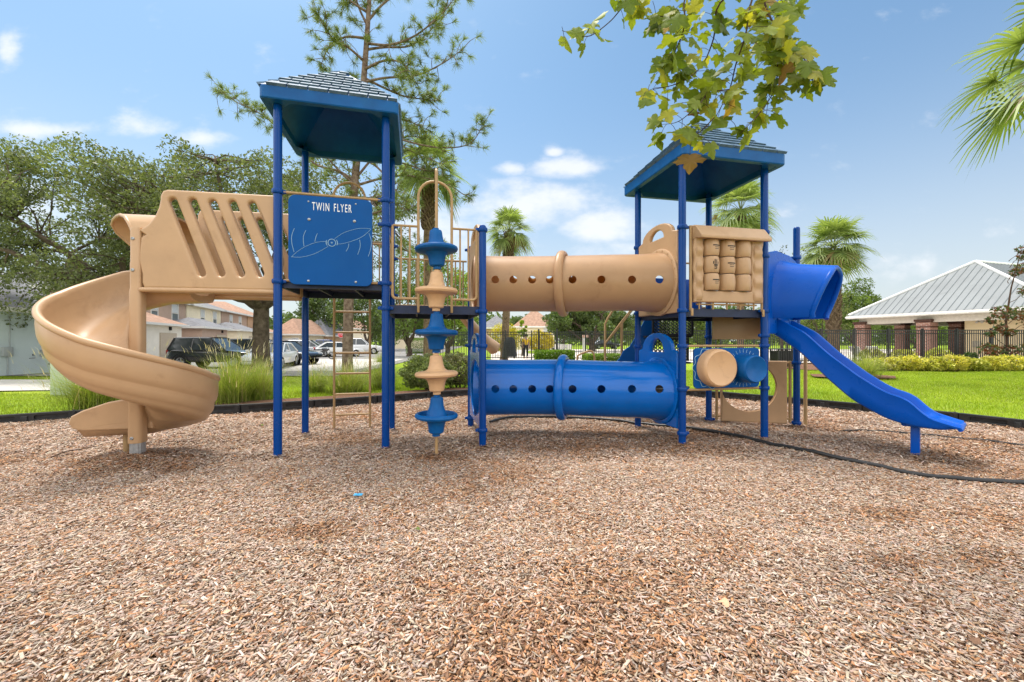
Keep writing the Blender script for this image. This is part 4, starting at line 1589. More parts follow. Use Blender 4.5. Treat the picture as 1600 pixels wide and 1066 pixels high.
def border_proto(label):
    t = thing('border_timber', label, 'edging', (0, 0, 0), 0, 'black border timbers round the mulch bed', local=True)
    b = MB()
    L, Hh = BL_, 0.135
    X = frame(V((0, -0.035, 0)), (1, 0, 0), UP)
    hs = [rrect(-0.47, 0.040, -0.10, 0.098, 0.012, 2), rrect(0.10, 0.040, 0.47, 0.098, 0.012, 2)]
    b.mesh(plate([(-L / 2, -0.06), (L / 2 - 0.06, -0.06), (L / 2 - 0.06, Hh), (-L / 2, Hh)], hs, 0.03, 0.006), X)
    b.box((-0.03, 0.010, Hh / 2 - 0.03), (L - 0.062, 0.055, Hh + 0.05))
    b.box((-0.03, -0.004, Hh - 0.007), (L - 0.064, 0.09, 0.012))
    b.lathe([(0.0, -0.06), (0.055, -0.06), (0.055, Hh - 0.004), (0.05, Hh), (0, Hh)], 16, 0, M.Translation((L / 2 - 0.055, 0.0, 0)))
    b.box((0.0, -0.055, 0.03), (0.07, 0.03, 0.14), 0, None, 0.006)
    b.build('border_body', BORDER, t)
    s = MB()
    s.lathe([(0.0, 0), (0.016, 0), (0.016, 0.008), (0.009, 0.013), (0, 0.013)], 10, 0, M.Translation((L / 2 - 0.055, 0, Hh)))
    s.build('stake_head', BORDER, t)
    return t


nb = int(total / BL_)
bt0 = None
BT = []
for i in range(nb + 1):
    a, c = along(path, i * BL_), along(path, (i + 1) * BL_)
    if (c - a).length < 0.6:
        continue
    mid = (a + c) / 2
    if abs(mid.x) > 1.5 * mid.y + 1.5 or mid.y < 3.2:
        continue
    o = border_proto('x') if bt0 is None else copy_tree(bt0)
    bt0 = bt0 or o
    d = c - a
    o.location = (mid.x, mid.y, 0.0)
    o.rotation_euler = (0, 0, math.atan2(d.y, d.x))
    BT.append((o, mid))
bl_lab = []
for i, (o, mid) in enumerate(BT):
    px = 800 + mid.x / mid.y * F
    bl_lab.append((px, o))
WH = [(-1e9, 'black plastic border timber at the far left below the grey house'), (60, 'black plastic border timber in front of the pale green utility cabinet'), (140, 'black plastic border timber before the fountain grass behind the spiral slide post'),
      (230, 'black plastic border timber behind the lowest turn of the spiral slide'), (330, 'black plastic border timber under the fountain grass right of the spiral slide'),
      (400, 'black plastic border timber behind the front left post of the left tower'), (455, 'black plastic border timber just left of the tan ladder'), (515, 'black plastic border timber behind the tan ladder'),
      (575, 'black plastic border timber behind the right posts of the left tower'), (625, 'black plastic border timber left of the pod climber at the leafy shrub'), (680, 'black plastic border timber right of the pod climber at the leafy shrub'),
      (725, 'black plastic border timber behind the posts at the left tunnel ends'), (775, 'black plastic border timber behind the left half of the blue tunnel'), (850, 'black plastic border timber behind the middle ring of the blue tunnel'),
      (915, 'black plastic border timber behind the right half of the blue tunnel'), (975, 'black plastic border timber behind the right end of the blue tunnel'), (1035, 'black plastic border timber behind the front left post of the right tower'),
      (1095, 'black plastic border timber seen below the two knobs'), (1150, 'black plastic border timber seen through the round crawl hole'), (1210, 'black plastic border timber behind the free-standing blue slide post'),
      (1260, 'black plastic border timber under the middle of the straight slide'), (1340, 'black plastic border timber behind the low end of the straight slide'), (1430, 'black plastic border timber beside the tip of the straight slide'), (1525, 'black plastic border timber at the right edge of the photo')]
used_l = {}
for px, o in bl_lab:
    lab = [t for a, t in WH if px >= a][-1]
    k = used_l.get(lab, 0)
    used_l[lab] = k + 1
    if k:
        lab = lab.replace('black plastic ', '') + (', next piece right' if k == 1 else ', third piece right')
    o['label'] = lab

# ------------------------------------------------------------------ pipes on the mulch
def pipe(pts, r, label, band=False):
    w = []
    for px, py in pts:
        q = G(px, py)
        w.append(V((q.x, q.y, 0)))
    w = spline(w, 8)
    w = [V((p.x, p.y, float(mulch_h(p.x, p.y)) + 0.012 + r * 0.75)) for p in w]
    b = MB()
    b.tube(w, r, 12)
    o = b.build('drain_pipe', HOSE)
    return tag(o, label, 'pipe')


pipe([(766, 660), (785, 655), (815, 652.5), (860, 652), (905, 653), (955, 657), (1000, 662.5), (1080, 674), (1140, 683), (1200, 695), (1300, 717), (1400, 736), (1500, 750), (1600, 755.5), (1720, 757)], 0.023, 'long black pipe curving over the mulch below the blue tunnel to the right edge')
pipe([(1318, 673), (1360, 673.5), (1420, 677.5), (1500, 685.5), (1600, 698), (1720, 716)], 0.011, 'thin black pipe half buried in mulch behind the blue slide foot')
# ================================================================== foliage helpers
def ball(g, n, flat=1.0, shell=0.35):
    d = g.normal(size=(n, 3)); d /= np.linalg.norm(d, axis=1, keepdims=True)
    r = g.uniform(shell, 1, n) ** 0.6
    p = d * r[:, None]
    p[:, 2] *= flat
    return p


def leaf_quads(pos, size, g, cols, aspect=0.5, up=0.25):
    """one small folded leaf (two triangles) per position"""
    n = len(pos)
    d = g.normal(size=(n, 3)); d /= np.linalg.norm(d, axis=1, keepdims=True)
    nn = g.normal(size=(n, 3)); nn[:, 2] += up * 3
    nn -= d * (nn * d).sum(1, keepdims=True); nn /= np.linalg.norm(nn, axis=1, keepdims=True) + 1e-9
    s = np.cross(d, nn)
    L = (size * g.uniform(0.6, 1.3, n))[:, None]
    w = L * aspect
    v = np.stack([pos - d * L * 0.5, pos + s * w * 0.5 + nn * w * 0.15, pos + d * L * 0.5, pos - s * w * 0.5 + nn * w * 0.15], 1)
    f = (np.arange(n)[:, None] * 4 + np.arange(4)[None])
    return v.reshape(-1, 3), f, np.repeat(cols[:, None], 4, 1).reshape(-1, 3)


def mixcol(g, n, a, b, jit=0.15):
    t = g.uniform(0, 1, n)[:, None]
    return (np.array(a) * (1 - t) + np.array(b) * t) * g.uniform(1 - jit, 1 + jit, n)[:, None]


def crown_mesh(name, clumps, per, size, a, b, parent, seed, aspect=0.5, flat=0.8, mat=None):
    g = np.random.default_rng(seed)
    P_, C_ = [], []
    for c, r in clumps:
        n = max(8, int(per * r * r))
        p = ball(g, n, flat) * r + np.array(c)
        t = g.uniform(0.8, 1.2)
        P_.append(p); C_.append(mixcol(g, n, a, b) * t)
    v, f, c = leaf_quads(np.concatenate(P_), size, g, np.concatenate(C_), aspect)
    return np_mesh(name, v, f, c.clip(0.004, 0.9), mat or LEAF, parent)


def limb(a, b_, r0, r1, g, sag=0.12, n=7, mb=None, seg=8, up=0.0):
    a, b_ = V(a), V(b_)
    d = (b_ - a)
    L = d.length
    off = V((g.normal(0, 1), g.normal(0, 1), g.normal(0, 0.6))) * sag * L
    pts, rs = [], []
    for i in range(n):
        t = i / (n - 1)
        w = math.sin(math.pi * t)
        j = V((g.normal(0, 1), g.normal(0, 1), g.normal(0, 1))) * 0.018 * L * (1 if 0 < i < n - 1 else 0)
        pts.append(a + d * t + off * w + UP * (up * L * w) + j)
        rs.append(r0 + (r1 - r0) * t ** 0.8)
    if mb is not None:
        mb.tube(pts, rs, seg)
    return pts


def broad_tree(name, label, cat, base, trunk_r, fork, centre, radii, nclump, rcl, per, size, a, b, seed, group=None, nlimb=7, bark=None, lift=0.15, under=0.0, lean=(0, 0), rough=0.06, extra=()):
    g = np.random.default_rng(seed)
    t = thing(name, label, cat, base, 0, group)
    bx = V(base)
    mb = MB()
    top = bx + V((lean[0], lean[1], fork))
    pts = [bx + V((0, 0, -0.3)), bx, bx + V((0, 0, 0.25)), bx.lerp(top, 0.45) + V((g.normal(0, .04), 0, 0)), top]
    mb.tube(pts, [trunk_r * 1.7, trunk_r * 1.45, trunk_r * 1.1, trunk_r * 0.95, trunk_r * 0.85], 14)
    C, Rd = np.array(centre), np.array(radii)
    # clump centres: mostly near the outside of the crown
    cl = []
    while len(cl) < nclump:
        d = g.normal(size=3); d /= np.linalg.norm(d)
        if d[2] < -0.55 - under: continue
        rr = g.uniform(0.45, 1.0) ** 0.5
        w = 0.86 + 0.28 * math.sin(3.1 * d[0] + seed) * math.cos(2.7 * d[1] + 1.3 * seed) + g.normal(0, rough)
        p = C + d * Rd * rr * w
        cl.append((p, rcl * g.uniform(0.55, 1.25) * (0.7 if w > 1.08 else 1)))
    # limbs, then a branch to every clump from the nearest limb point
    lp = []
    for i in range(nlimb):
        an = 2 * math.pi * i / nlimb + g.uniform(-0.3, 0.3)
        tgt = C + Rd * np.array([math.cos(an) * g.uniform(0.45, 0.75), math.sin(an) * g.uniform(0.45, 0.75), g.uniform(-0.25, 0.5)])
        q = limb(top - V((0, 0, g.uniform(0, fork * 0.15))), tgt, trunk_r * g.uniform(0.45, 0.6), trunk_r * 0.12, g, 0.10, 9, mb, 8, lift)
        lp += [(p, i) for p in q[2:]]
    for e in extra:
        q = limb(top - V((0, 0, 0.15)), e, trunk_r * 0.5, trunk_r * 0.14, g, 0.06, 9, mb, 8, 0.06)
        lp += [(p, 99) for p in q[3:]]
    arr = np.array([(p.x, p.y, p.z) for p, _ in lp])
    for p, r in cl:
        k = int(np.argmin(np.linalg.norm(arr - p, axis=1) + g.uniform(0, 0.8)))
        limb(arr[k], p, trunk_r * 0.11, trunk_r * 0.025, g, 0.10, 5, mb, 5)
    mb.build('trunk', bark or BARK, t)
    crown_mesh('crown', cl, per, size, a, b, t, seed + 1)
    return t


tz = lambda x, y: float(terrain(x, y))
OAKA, OAKB = (0.075, 0.100, 0.036), (0.200, 0.225, 0.105)
broad_tree('oak_tree', 'big live oak with forked trunk behind the parked black cars and the left tower', 'tree', (-12.1, 19.6, -0.27), 0.38, 3.2, (-12.3, 19.8, 6.7), (7.2, 5.6, 3.7), 340, 0.65, 520, 0.135, OAKA, OAKB, 5, 'live oaks on the left', 9, lift=0.05, rough=0.13, extra=(tuple(P(318, 452, 18.6)), tuple(P(462, 440, 19.0)), tuple(P(360, 440, 17.5))))
broad_tree('oak_tree', 'spreading live oak at the far left in front of the grey house', 'tree', (-16.0, 16.6, -0.25), 0.30, 3.0, (-18.4, 17.0, 5.7), (6.8, 4.4, 3.7), 350, 0.64, 540, 0.13, OAKA, OAKB, 9, 'live oaks on the left', 8, lift=0.05, under=0.45, rough=0.13)

# ------------------------------------------------------------------ pine
def pine():
    g = np.random.default_rng(3)
    base = G(543, 589, -0.05)
    t = thing('pine_tree', 'tall thin longleaf pine with open branches behind the left tower', 'tree', base)
    Z0 = base.y
    mb = MB()
    tp = spline([V((base.x, Z0, -0.4)), P(543, 560, Z0), P(545, 470, Z0), P(549, 380, Z0), P(554, 290, Z0), P(563, 190, Z0), P(571, 90, Z0), P(577, 0, Z0), P(582, -110, Z0), P(584, -230, Z0)], 5)
    n = len(tp)
    mb.tube(tp, [0.20 - 0.165 * (i / (n - 1)) ** 1.1 for i in range(n)], 14)
    tips = []
    BR_L = [([(577, 30), (600, 5), (640, -25), (670, -60)], 0.3), ([(572, 68), (610, 70), (650, 55), (690, 22), (712, -5)], -0.6), ([(570, 78), (600, 74), (640, 72), (668, 52), (702, 18)], 0.5),
            ([(565, 130), (600, 122), (650, 118), (690, 100), (722, 78)], -0.8), ([(566, 120), (595, 135), (630, 150), (660, 155), (688, 158)], 0.9), ([(562, 190), (590, 205), (640, 222), (690, 231), (735, 224), (757, 190)], -0.4),
            ([(572, 60), (540, 58), (515, 72), (500, 105)], 0.4), ([(575, 20), (552, 5), (530, -12), (505, -20)], -0.5), ([(568, 95), (545, 75), (520, 60), (494, 20)], -0.9), ([(574, 40), (560, 10), (548, -30), (540, -60)], 0.6),
            ([(557, 285), (530, 268), (490, 255), (450, 215), (410, 180), (370, 160), (346, 143)], 0.2), ([(556, 290), (535, 272), (505, 240), (480, 215)], -0.8),
            ([(556, 290), (600, 278), (640, 275), (690, 285), (735, 310)], 0.5), ([(560, 230), (600, 245), (650, 262), (680, 270)], 0.9), ([(559, 245), (590, 262), (620, 300), (640, 330)], -0.9),
            ([(564, 160), (540, 150), (520, 160), (505, 175)], 0.9), ([(563, 175), (600, 180), (640, 190), (672, 205)], 0.7), ([(578, 0), (600, -40), (650, -70), (700, -80)], 0.2), ([(580, -60), (620, -110), (680, -130)], 0.4), ([(580, -60), (540, -90), (500, -110)], -0.4), ([(583, -150), (610, -210), (640, -240)], 0.4), ([(583, -150), (560, -200), (530, -230)], -0.3),
            ([(550, 350), (580, 335), (620, 325), (650, 330)], 0.8), ([(549, 380), (600, 380), (650, 395), (690, 380)], 1.0), ([(555, 280), (590, 240), (630, 215), (660, 215)], 1.2), ([(567, 110), (600, 95), (630, 100), (650, 130)], -1.2), ([(560, 220), (600, 215), (650, 240), (700, 260)], 1.1)]
    for pts, dy in BR_L:
        m = len(pts)
        w = spline([P(x, y, Z0 + dy * 1.2 * (i / (m - 1))) for i, (x, y) in enumerate(pts)], 5)
        k = len(w)
        mb.tube(w, [0.050 - 0.042 * i / (k - 1) for i in range(k)], 7)
        tips.append((w[-1], w[-1] - w[-3]))
        for i in range(int(k * 0.35), k):
            for rep in range(2):
                if g.uniform() < 0.85:
                    d = (w[min(i + 1, k - 1)] - w[i - 1]).normalized()
                    s = V((g.normal(), g.normal(), g.normal() * 0.8 + 0.35)).normalized()
                    L = g.uniform(0.18, 0.75)
                    e = w[i] + (d * 0.5 + s).normalized() * L
                    q = limb(w[i], e, 0.014, 0.006, g, 0.12, 5, mb, 5)
                    tips.append((q[-1], q[-1] - q[-2] + UP * 0.03))
                    if g.uniform() < 0.55:
                        e2 = q[2] + V((g.normal(), g.normal(), g.normal() * .6 + .3)).normalized() * L * 0.5
                        q2 = limb(q[2], e2, 0.009, 0.005, g, 0.1, 4, mb, 4)
                        tips.append((q2[-1], q2[-1] - q2[-2] + UP * 0.03))
    for i in range(14, n - 2):           # short sprays straight from the trunk
        for rep in range(2):
            s = V((g.normal(), g.normal(), 0.25 + 0.4 * abs(g.normal()))).normalized()
            q = limb(tp[i], tp[i] + s * g.uniform(0.3, 0.8), 0.014, 0.005, g, 0.1, 5, mb, 5)
            tips.append((q[-1], q[-1] - q[-2] + UP * 0.03))
            if rep: tips.append((q[-2], q[-1] - q[-3] + UP * 0.05))
    mb.build('trunk', PINEB, t)
    # needles: a brush round the last stretch of every twig
    n = 64
    T0 = np.array([(p.x, p.y, p.z) for p, _ in tips]); Dd = np.array([tuple(d.normalized()) for _, d in tips])
    T0 = np.repeat(T0, n, 0); D0 = np.repeat(Dd, n, 0)
    N_ = len(T0)
    back = g.uniform(0, 0.16, N_)
    o = T0 - D0 * back[:, None]
    dr = D0 * g.uniform(0.3, 1.1, N_)[:, None] + g.normal(0, 0.50, (N_, 3)); dr[:, 2] += 0.12
    dr /= np.linalg.norm(dr, axis=1, keepdims=True)
    L = g.uniform(0.15, 0.28, N_)
    s = np.cross(dr, g.normal(size=(N_, 3))); s /= np.linalg.norm(s, axis=1, keepdims=True)
    w = 0.009
    mid = o + dr * (L * 0.55)[:, None]; mid[:, 2] -= 0.012
    end = o + dr * L[:, None]; end[:, 2] -= 0.045
    v = np.stack([o - s * w * .5, o + s * w * .5, mid - s * w * .5, mid + s * w * .5, end - s * w * .25, end + s * w * .25], 1)
    f = (np.arange(N_)[:, None, None] * 6 + np.array([(0, 1, 3, 2), (2, 3, 5, 4)])[None]).reshape(-1, 4)
    tone = np.repeat(g.uniform(0.8, 1.3, len(tips)), n)[:, None]
    c = mixcol(g, N_, (0.10, 0.145, 0.035), (0.27, 0.31, 0.10)) * tone
    np_mesh('crown', v.reshape(-1, 3), f, np.repeat(c[:, None], 6, 1).reshape(-1, 3), NEEDLE, t)


pine()

# ------------------------------------------------------------------ fan palms
def palm(label, base, zc, rad, trunk_r, nf, seed, boots=True, group='cabbage palms', seg_n=26, dead=0.12, curve=0.0):
    g = np.random.default_rng(seed)
    t = thing('palm_tree', label, 'palm', base, 0, group)
    bx = V(base)
    mb = MB()
    top = V((bx.x + curve, bx.y, zc))
    k = 26
    pts = [bx.lerp(top, i / (k - 1)) + V((0.10 * curve * math.sin(math.pi * i / (k - 1)), 0, -0.2 if i == 0 else 0)) for i in range(k)]
    rs = [trunk_r * (1.25 if i == 0 else 1.0) * (1 + 0.06 * math.sin(i * 2.3)) * (1 - 0.1 * i / k) for i in range(k)]
    mb.tube(pts, rs, 16)
    if boots:       # old leaf bases criss-crossing the trunk
        H = zc - bx.z
        nb_ = int(H * 26)
        for i in range(nb_):
            z = bx.z + H * (0.25 + 0.75 * (i / nb_)) if boots == 2 else bx.z + H * (0.72 + 0.28 * i / nb_)
            a = i * 2.39996
            f = (z - bx.z) / H
            c = bx.lerp(top, f); c.z = z
            d = V((math.cos(a), math.sin(a), 0)); s = V((-d.y, d.x, 0))
            sg = 1 if i % 2 else -1
            p0 = c + d * trunk_r * 0.9 - s * 0.05 * sg
            p1 = c + d * (trunk_r * 1.3 + 0.05 * f) + s * 0.09 * sg + UP * 0.26
            mb.tube([p0, p0.lerp(p1, 0.5) + d * 0.015, p1], [trunk_r * 0.22, trunk_r * 0.17, trunk_r * 0.09], 5)
    mb.build('trunk', PALMB, t)
    VV, FF, CCc = [], [], []
    off = 0
    pet = MB()
    for i in range(nf):
        a = i * 2.39996 + g.uniform(-0.35, 0.35)
        el = R(86 - 128 * ((i + 0.5) / nf) ** 0.9 + g.uniform(-9, 9))
        d = V((math.cos(a) * math.cos(el), math.sin(a) * math.cos(el), math.sin(el)))
        pl = rad * g.uniform(0.42, 0.58)
        hub = top + UP * (0.10 * rad)
        e = hub + d * pl + UP * (-0.10 * rad * (1 - math.sin(el)))
        midp = hub + d * pl * 0.5 + UP * 0.04 * rad
        pet.tube([hub, midp, e], [0.028, 0.02, 0.012], 5)
        dd = (e - midp).normalized()
        sd = dd.cross(UP)
        sd = sd.normalized() if sd.length > 0.05 else V((-math.sin(a), math.cos(a), 0))
        nn = sd.cross(dd).normalized()
        fl = rad * g.uniform(0.55, 0.72)
        brown = g.uniform() < dead and el < R(0)
        ca, cb = ((0.16, 0.12, 0.06), (0.28, 0.21, 0.11)) if brown else ((0.14, 0.20, 0.055), (0.30, 0.36, 0.13))
        tone = g.uniform(0.75, 1.3)
        hang = g.uniform(0.6, 1.9)
        torn = g.integers(0, seg_n)
        for j in range(seg_n):
            if abs(j - torn) < 2 and g.uniform() < 0.6:
                continue
            th = R(-112 + 224 * (j + 0.5) / seg_n)
            dv = dd * math.cos(th) + sd * math.sin(th) + nn * (0.22 * abs(math.sin(th)) - 0.05)
            dv.normalize()
            L = fl * (0.72 + 0.28 * math.cos(th * 0.75)) * g.uniform(0.9, 1.08)
            pv = dv.cross(nn).normalized()
            wd = L * 0.030 + 0.004
            row = []
            for q, (tt, ww) in enumerate(((0.0, 0.35), (0.45, 1.0), (0.75, 0.6), (1.0, 0.08))):
                dr = -0.26 * hang * L * tt ** 2.4 * (0.75 + 0.5 * g.uniform())
                c = e + dv * (L * tt) + V((0, 0, dr))
                row += [c - pv * wd * ww, c + pv * wd * ww]
            VV += [tuple(p) for p in row]
            col = np.array(ca) + (np.array(cb) - np.array(ca)) * g.uniform()
            CCc += [tuple(col * tone)] * 8
            FF += [(off + 2 * q, off + 2 * q + 1, off + 2 * q + 3, off + 2 * q + 2) for q in range(3)]
            off += 8
    cr = np_mesh('crown', np.array(VV), np.array(FF), np.array(CCc), LEAF, t)
    pet.build('petioles', pm('palm_petiole_%d' % seed, (0.16, 0.19, 0.06), 0.5), cr)
    return t


def palm_px(label, px, ybase, ycrown, rad_px, z, tr, nf, seed, **k):
    x = (px - 800) / F * z
    return palm(label, (x, z, tz(x, z)), P(px, ycrown, z).z, rad_px * z / F, tr, nf, seed, **k)


palm_px('cabbage palm with a round crown rising behind the left end of the tan tunnel', 787, 552, 366, 40, 29, 0.27, 34, 41, boots=1, curve=0.4)
palm_px('cabbage palm whose crown shows between the right tower posts above the barrel panel', 1157, 550, 335, 58, 30, 0.25, 34, 42, boots=1)
palm_px('cabbage palm with criss-cross leaf stubs on its trunk behind the blue slide hood', 1302, 560, 392, 52, 24.5, 0.30, 44, 43, boots=2)
palm_px('cabbage palm with a slim smooth trunk directly behind the pod climber', 669, 585, 272, 60, 17, 0.20, 22, 44, boots=1, dead=0.2)
palm('tall fan palm at the right edge with long drooping fronds against the sky', (11.35, 8.3, 0), 6.95, 1.68, 0.22, 24, 45, boots=1, seg_n=26, dead=0.1)

# ------------------------------------------------------------------ sycamore over the camera
def sycamore():
    g = np.random.default_rng(17)
    t = thing('sycamore_tree', 'leafy sycamore bough with lobed yellow-green leaves hanging in from the top over the right tower', 'tree', (5.6, -2.4, 0))
    mb = MB()
    mb.tube(spline([V((5.6, -2.4, -0.3)), V((5.6, -2.4, 1.5)), V((5.5, -2.3, 3.5)), V((5.3, -2.0, 5.2)), V((5.0, -1.6, 7.0))], 5), [0.24 - 0.14 * i / 20 for i in range(21)], 12)
    bough = spline([V((5.45, -2.2, 4.1)), V((4.3, -0.6, 4.9)), V((3.0, 1.3, 5.0)), V((2.1, 2.6, 4.45)), P(1190, -40, 3.1)], 8)
    mb.tube(bough, [0.085 - 0.065 * i / (len(bough) - 1) for i in range(len(bough))], 9)
    tw = [([(1190, -40), (1195, 5), (1213, 45), (1232, 70), (1255, 90), (1266, 112), (1270, 130)], 3.0, 0.008), ([(1213, 45), (1218, 70), (1215, 100), (1212, 135), (1196, 165), (1170, 195), (1150, 215)], 3.05, 0.007),
          ([(1190, -40), (1172, 10), (1165, 55), (1150, 100), (1140, 140), (1120, 180)], 2.9, 0.008), ([(1190, -40), (1125, 5), (1115, 60), (1095, 105), (1060, 130), (1020, 140)], 3.2, 0.008),
          ([(1190, -40), (1080, -15), (1070, 40), (1055, 80), (1040, 110)], 3.0, 0.008), ([(1080, -15), (1010, -15), (975, 10), (955, 32), (930, 52), (915, 57), (895, 53), (878, 48)], 3.1, 0.006),
          ([(1140, 140), (1110, 145), (1090, 165), (1060, 190), (1030, 195)], 2.85, 0.005), ([(1165, 55), (1185, 70), (1205, 90)], 3.3, 0.005), ([(1070, 40), (1030, 25), (1015, 35)], 3.2, 0.005), ([(1120, 180), (1095, 205), (1080, 215)], 2.9, 0.005), ([(1195, 5), (1230, -10), (1250, 0)], 3.2, 0.005)]
    nodes = []
    for pts, z, r in tw:
        w = spline([P(x, y, z + 0.12 * math.sin(i * 1.7 + z * 9)) for i, (x, y) in enumerate(pts)], 5)
        mb.tube(w, [r * (1 - 0.7 * i / (len(w) - 1)) for i in range(len(w))], 6)
        nodes += w[3:]
    # outline of a lobed, toothed leaf; the stalk meets it at the origin, its tip at y = 1
    half = [(0.0, 0.0), (0.10, -0.10), (0.30, -0.12), (0.42, -0.02), (0.55, 0.02), (0.50, 0.12), (0.62, 0.22), (0.78, 0.30), (0.64, 0.40), (0.60, 0.50), (0.44, 0.46), (0.27, 0.46), (0.33, 0.60), (0.30, 0.70), (0.20, 0.78), (0.14, 0.90), (0.0, 1.06)]
    outline = half + [(-x, y) for x, y in half[-2:0:-1]]
    no = len(outline)
    VV, FF, CCc = [], [], []
    off = 0

    def leaf(p, size, tip, face):
        nonlocal off
        tip = tip.normalized()
        face = (face - tip * face.dot(tip))
        face = face.normalized() if face.length > 1e-3 else tip.orthogonal()
        s = tip.cross(face)
        fold, curl = g.uniform(0.1, 0.45), g.uniform(-0.25, 0.35)
        jx = 1 + g.normal(0, 0.12)
        v = []
        for x, y in [(0, 0.32)] + outline:
            zz = -fold * abs(x) * 0.8 - curl * (y - 0.2) ** 2 + 0.05 * math.sin(9 * x + 5 * y + off)
            v.append(p + (s * (x * jx) + tip * y + face * zz) * size)
        r = g.uniform()
        a, b_ = np.array((0.105, 0.165, 0.022)), np.array((0.26, 0.31, 0.048))
        c = a + (b_ - a) * g.uniform()
        if r < 0.025: c = np.array((0.36, 0.24, 0.05))
        elif r < 0.035: c = np.array((0.20, 0.12, 0.045))
        elif r < 0.17: c = np.array((0.34, 0.34, 0.055))
        VV.extend([tuple(q) for q in v]); CCc.extend([tuple(c * g.uniform(0.85, 1.15))] + [tuple(c * g.uniform(0.75, 1.2)) for _ in range(no)])
        FF.extend([(off, off + 1 + i, off + 1 + (i + 1) % no) for i in range(no)])
        off += no + 1

    def hang(q, n):
        for _ in range(n):
            sp = V((g.normal(), g.normal() * 0.9, g.normal() * 0.7 - 0.15)).normalized()
            st = q + sp * g.uniform(0.05, 0.13)
            mb.tube([q, q.lerp(st, 0.5) + V((0, 0, 0.01)), st], 0.0018, 4, 0, False)
            tip = V((sp.x * 0.5 + g.normal() * 0.45, sp.y * 0.4 + g.normal() * 0.35, -0.75 + g.normal() * 0.45))
            leaf(st, float(g.choice([g.uniform(0.05, 0.09), g.uniform(0.08, 0.125), g.uniform(0.10, 0.14)])), tip, V((g.normal() * 0.6, -0.8 + g.normal() * 0.4, 0.7 + g.normal() * 0.4)))
    for q in nodes:
        px = 800 + q.x / q.y * F
        left = px < 985
        if 533 - (q.z - CH) / q.y * F > 168 and g.uniform() < 0.6:
            continue
        hang(q, (1 if g.uniform() < 0.22 else 0) if left else int(g.choice([1, 2, 2, 3])))
    for x, y in ((878, 50), (912, 62), (918, 60), (965, 25), (985, 5), (950, -5), (1262, 118), (1272, 125), (1250, 150), (1268, 140), (1012, 195), (1030, 205), (1010, 150), (1015, 140), (1142, 196), (1035, 95), (1045, 85), (960, -2), (975, 0), (1000, 0), (1020, 10), (1040, 18), (1200, 40), (1218, 8), (1240, -4), (1225, 60)):
        hang(P(x, y - 8, 3.0 + g.uniform(-0.15, 0.2)), 1)
    mb.build('branch', TWIG, t)
    np_mesh('foliage', np.array(VV), np.array(FF), np.array(CCc), SYCL, t, True)


sycamore()

# ------------------------------------------------------------------ grasses, shrubs
def fountain_grass(label, x, y, h, w, n, seed, plume=0.05, dry=0.0):
    g = np.random.default_rng(seed)
    z = tz(x, y) - 0.03
    t = thing('fountain_grass', label, 'ornamental grass', (x, y, z), 0, 'fountain grass clumps')
    rr = np.abs(g.normal(0, 0.14 * w, n)); az0 = g.uniform(0, 2 * np.pi, n)
    bx, by = x + rr * np.cos(az0), y + rr * np.sin(az0)
    hh = h * g.uniform(0.55, 1.12, n)
    lean = w * 0.62 * g.uniform(0.05, 1.35, n)
    v, f, k = blades(bx, by, np.full(n, z), hh, g.uniform(0.006, 0.012, n), lean, g, 5, 0.12, curve=1.0, az=az0 + g.normal(0, 0.5, n))
    c = mixcol(g, n, (0.15, 0.22, 0.03), (0.40, 0.45, 0.10))
    d = g.uniform(0, 1, n) < 0.14 + dry
    c[d] = mixcol(g, int(d.sum()), (0.30, 0.25, 0.12), (0.45, 0.38, 0.20))
    cols = np.repeat(c[:, None], k, 1)
    o = np_mesh('blades', v, f, cols.reshape(-1, 3), GRASSM, t)
    m = int(n * plume)
    i = g.choice(n, m)
    lean2 = lean[i] * 0.8
    v, f, k = blades(bx[i], by[i], np.full(m, z), hh[i] * 1.2, np.full(m, 0.003), lean2, g, 5, 0.6, az=az0[i])
    vv = v.reshape(m, 6, 2, 3)
    tip = vv[:, -1].mean(1); pre = vv[:, -2].mean(1)
    v2, f2, _ = blades(tip[:, 0], tip[:, 1], tip[:, 2] - 0.05, np.full(m, 0.15), np.full(m, 0.016), np.full(m, 0.06), g, 2, 0.2, az=az0[i])
    cc = np.concatenate([np.tile(np.array((0.30, 0.29, 0.12)), (len(v), 1)), np.tile(np.array((0.55, 0.47, 0.33)), (len(v2), 1))])
    np_mesh('plumes', np.concatenate([v, v2]), np.concatenate([f, f2 + len(v)]), cc, GRASSM, t)
    return t


def fg_px(label, px, py, hpx, wpx, n, seed, **k):
    q = G(px, py, tz(0, 0))
    q = G(px, py, tz(q.x, q.y))
    return fountain_grass(label, q.x, q.y, hpx * q.y / F, wpx * q.y / F, n, seed, **k)


fg_px('arching green fountain grass clump left of the spiral slide post', 160, 641, 98, 130, 2300, 61)
fg_px('bushy fountain grass clump with pale plumes just right of the spiral slide', 362, 630, 85, 95, 1500, 62, plume=0.07)
fg_px('looser fountain grass clump between the spiral slide and the left tower post', 405, 624, 70, 70, 1000, 63, plume=0.06)
fg_px('dark-centred fountain grass clump behind the lower rungs of the ladder', 543, 612, 56, 95, 1300, 64, dry=0.1)
fg_px('fountain grass clump behind the right post of the left tower', 598, 606, 55, 60, 900, 65)
fg_px('fountain grass tuft left of the tan ladder', 492, 611, 45, 60, 800, 66)
fg_px('bright green fountain grass clump behind the middle of the straight slide', 1348, 590, 44, 62, 1300, 67, plume=0.05)
fg_px('small fountain grass tuft by the hedge behind the left tower', 595, 566, 20, 40, 500, 68)


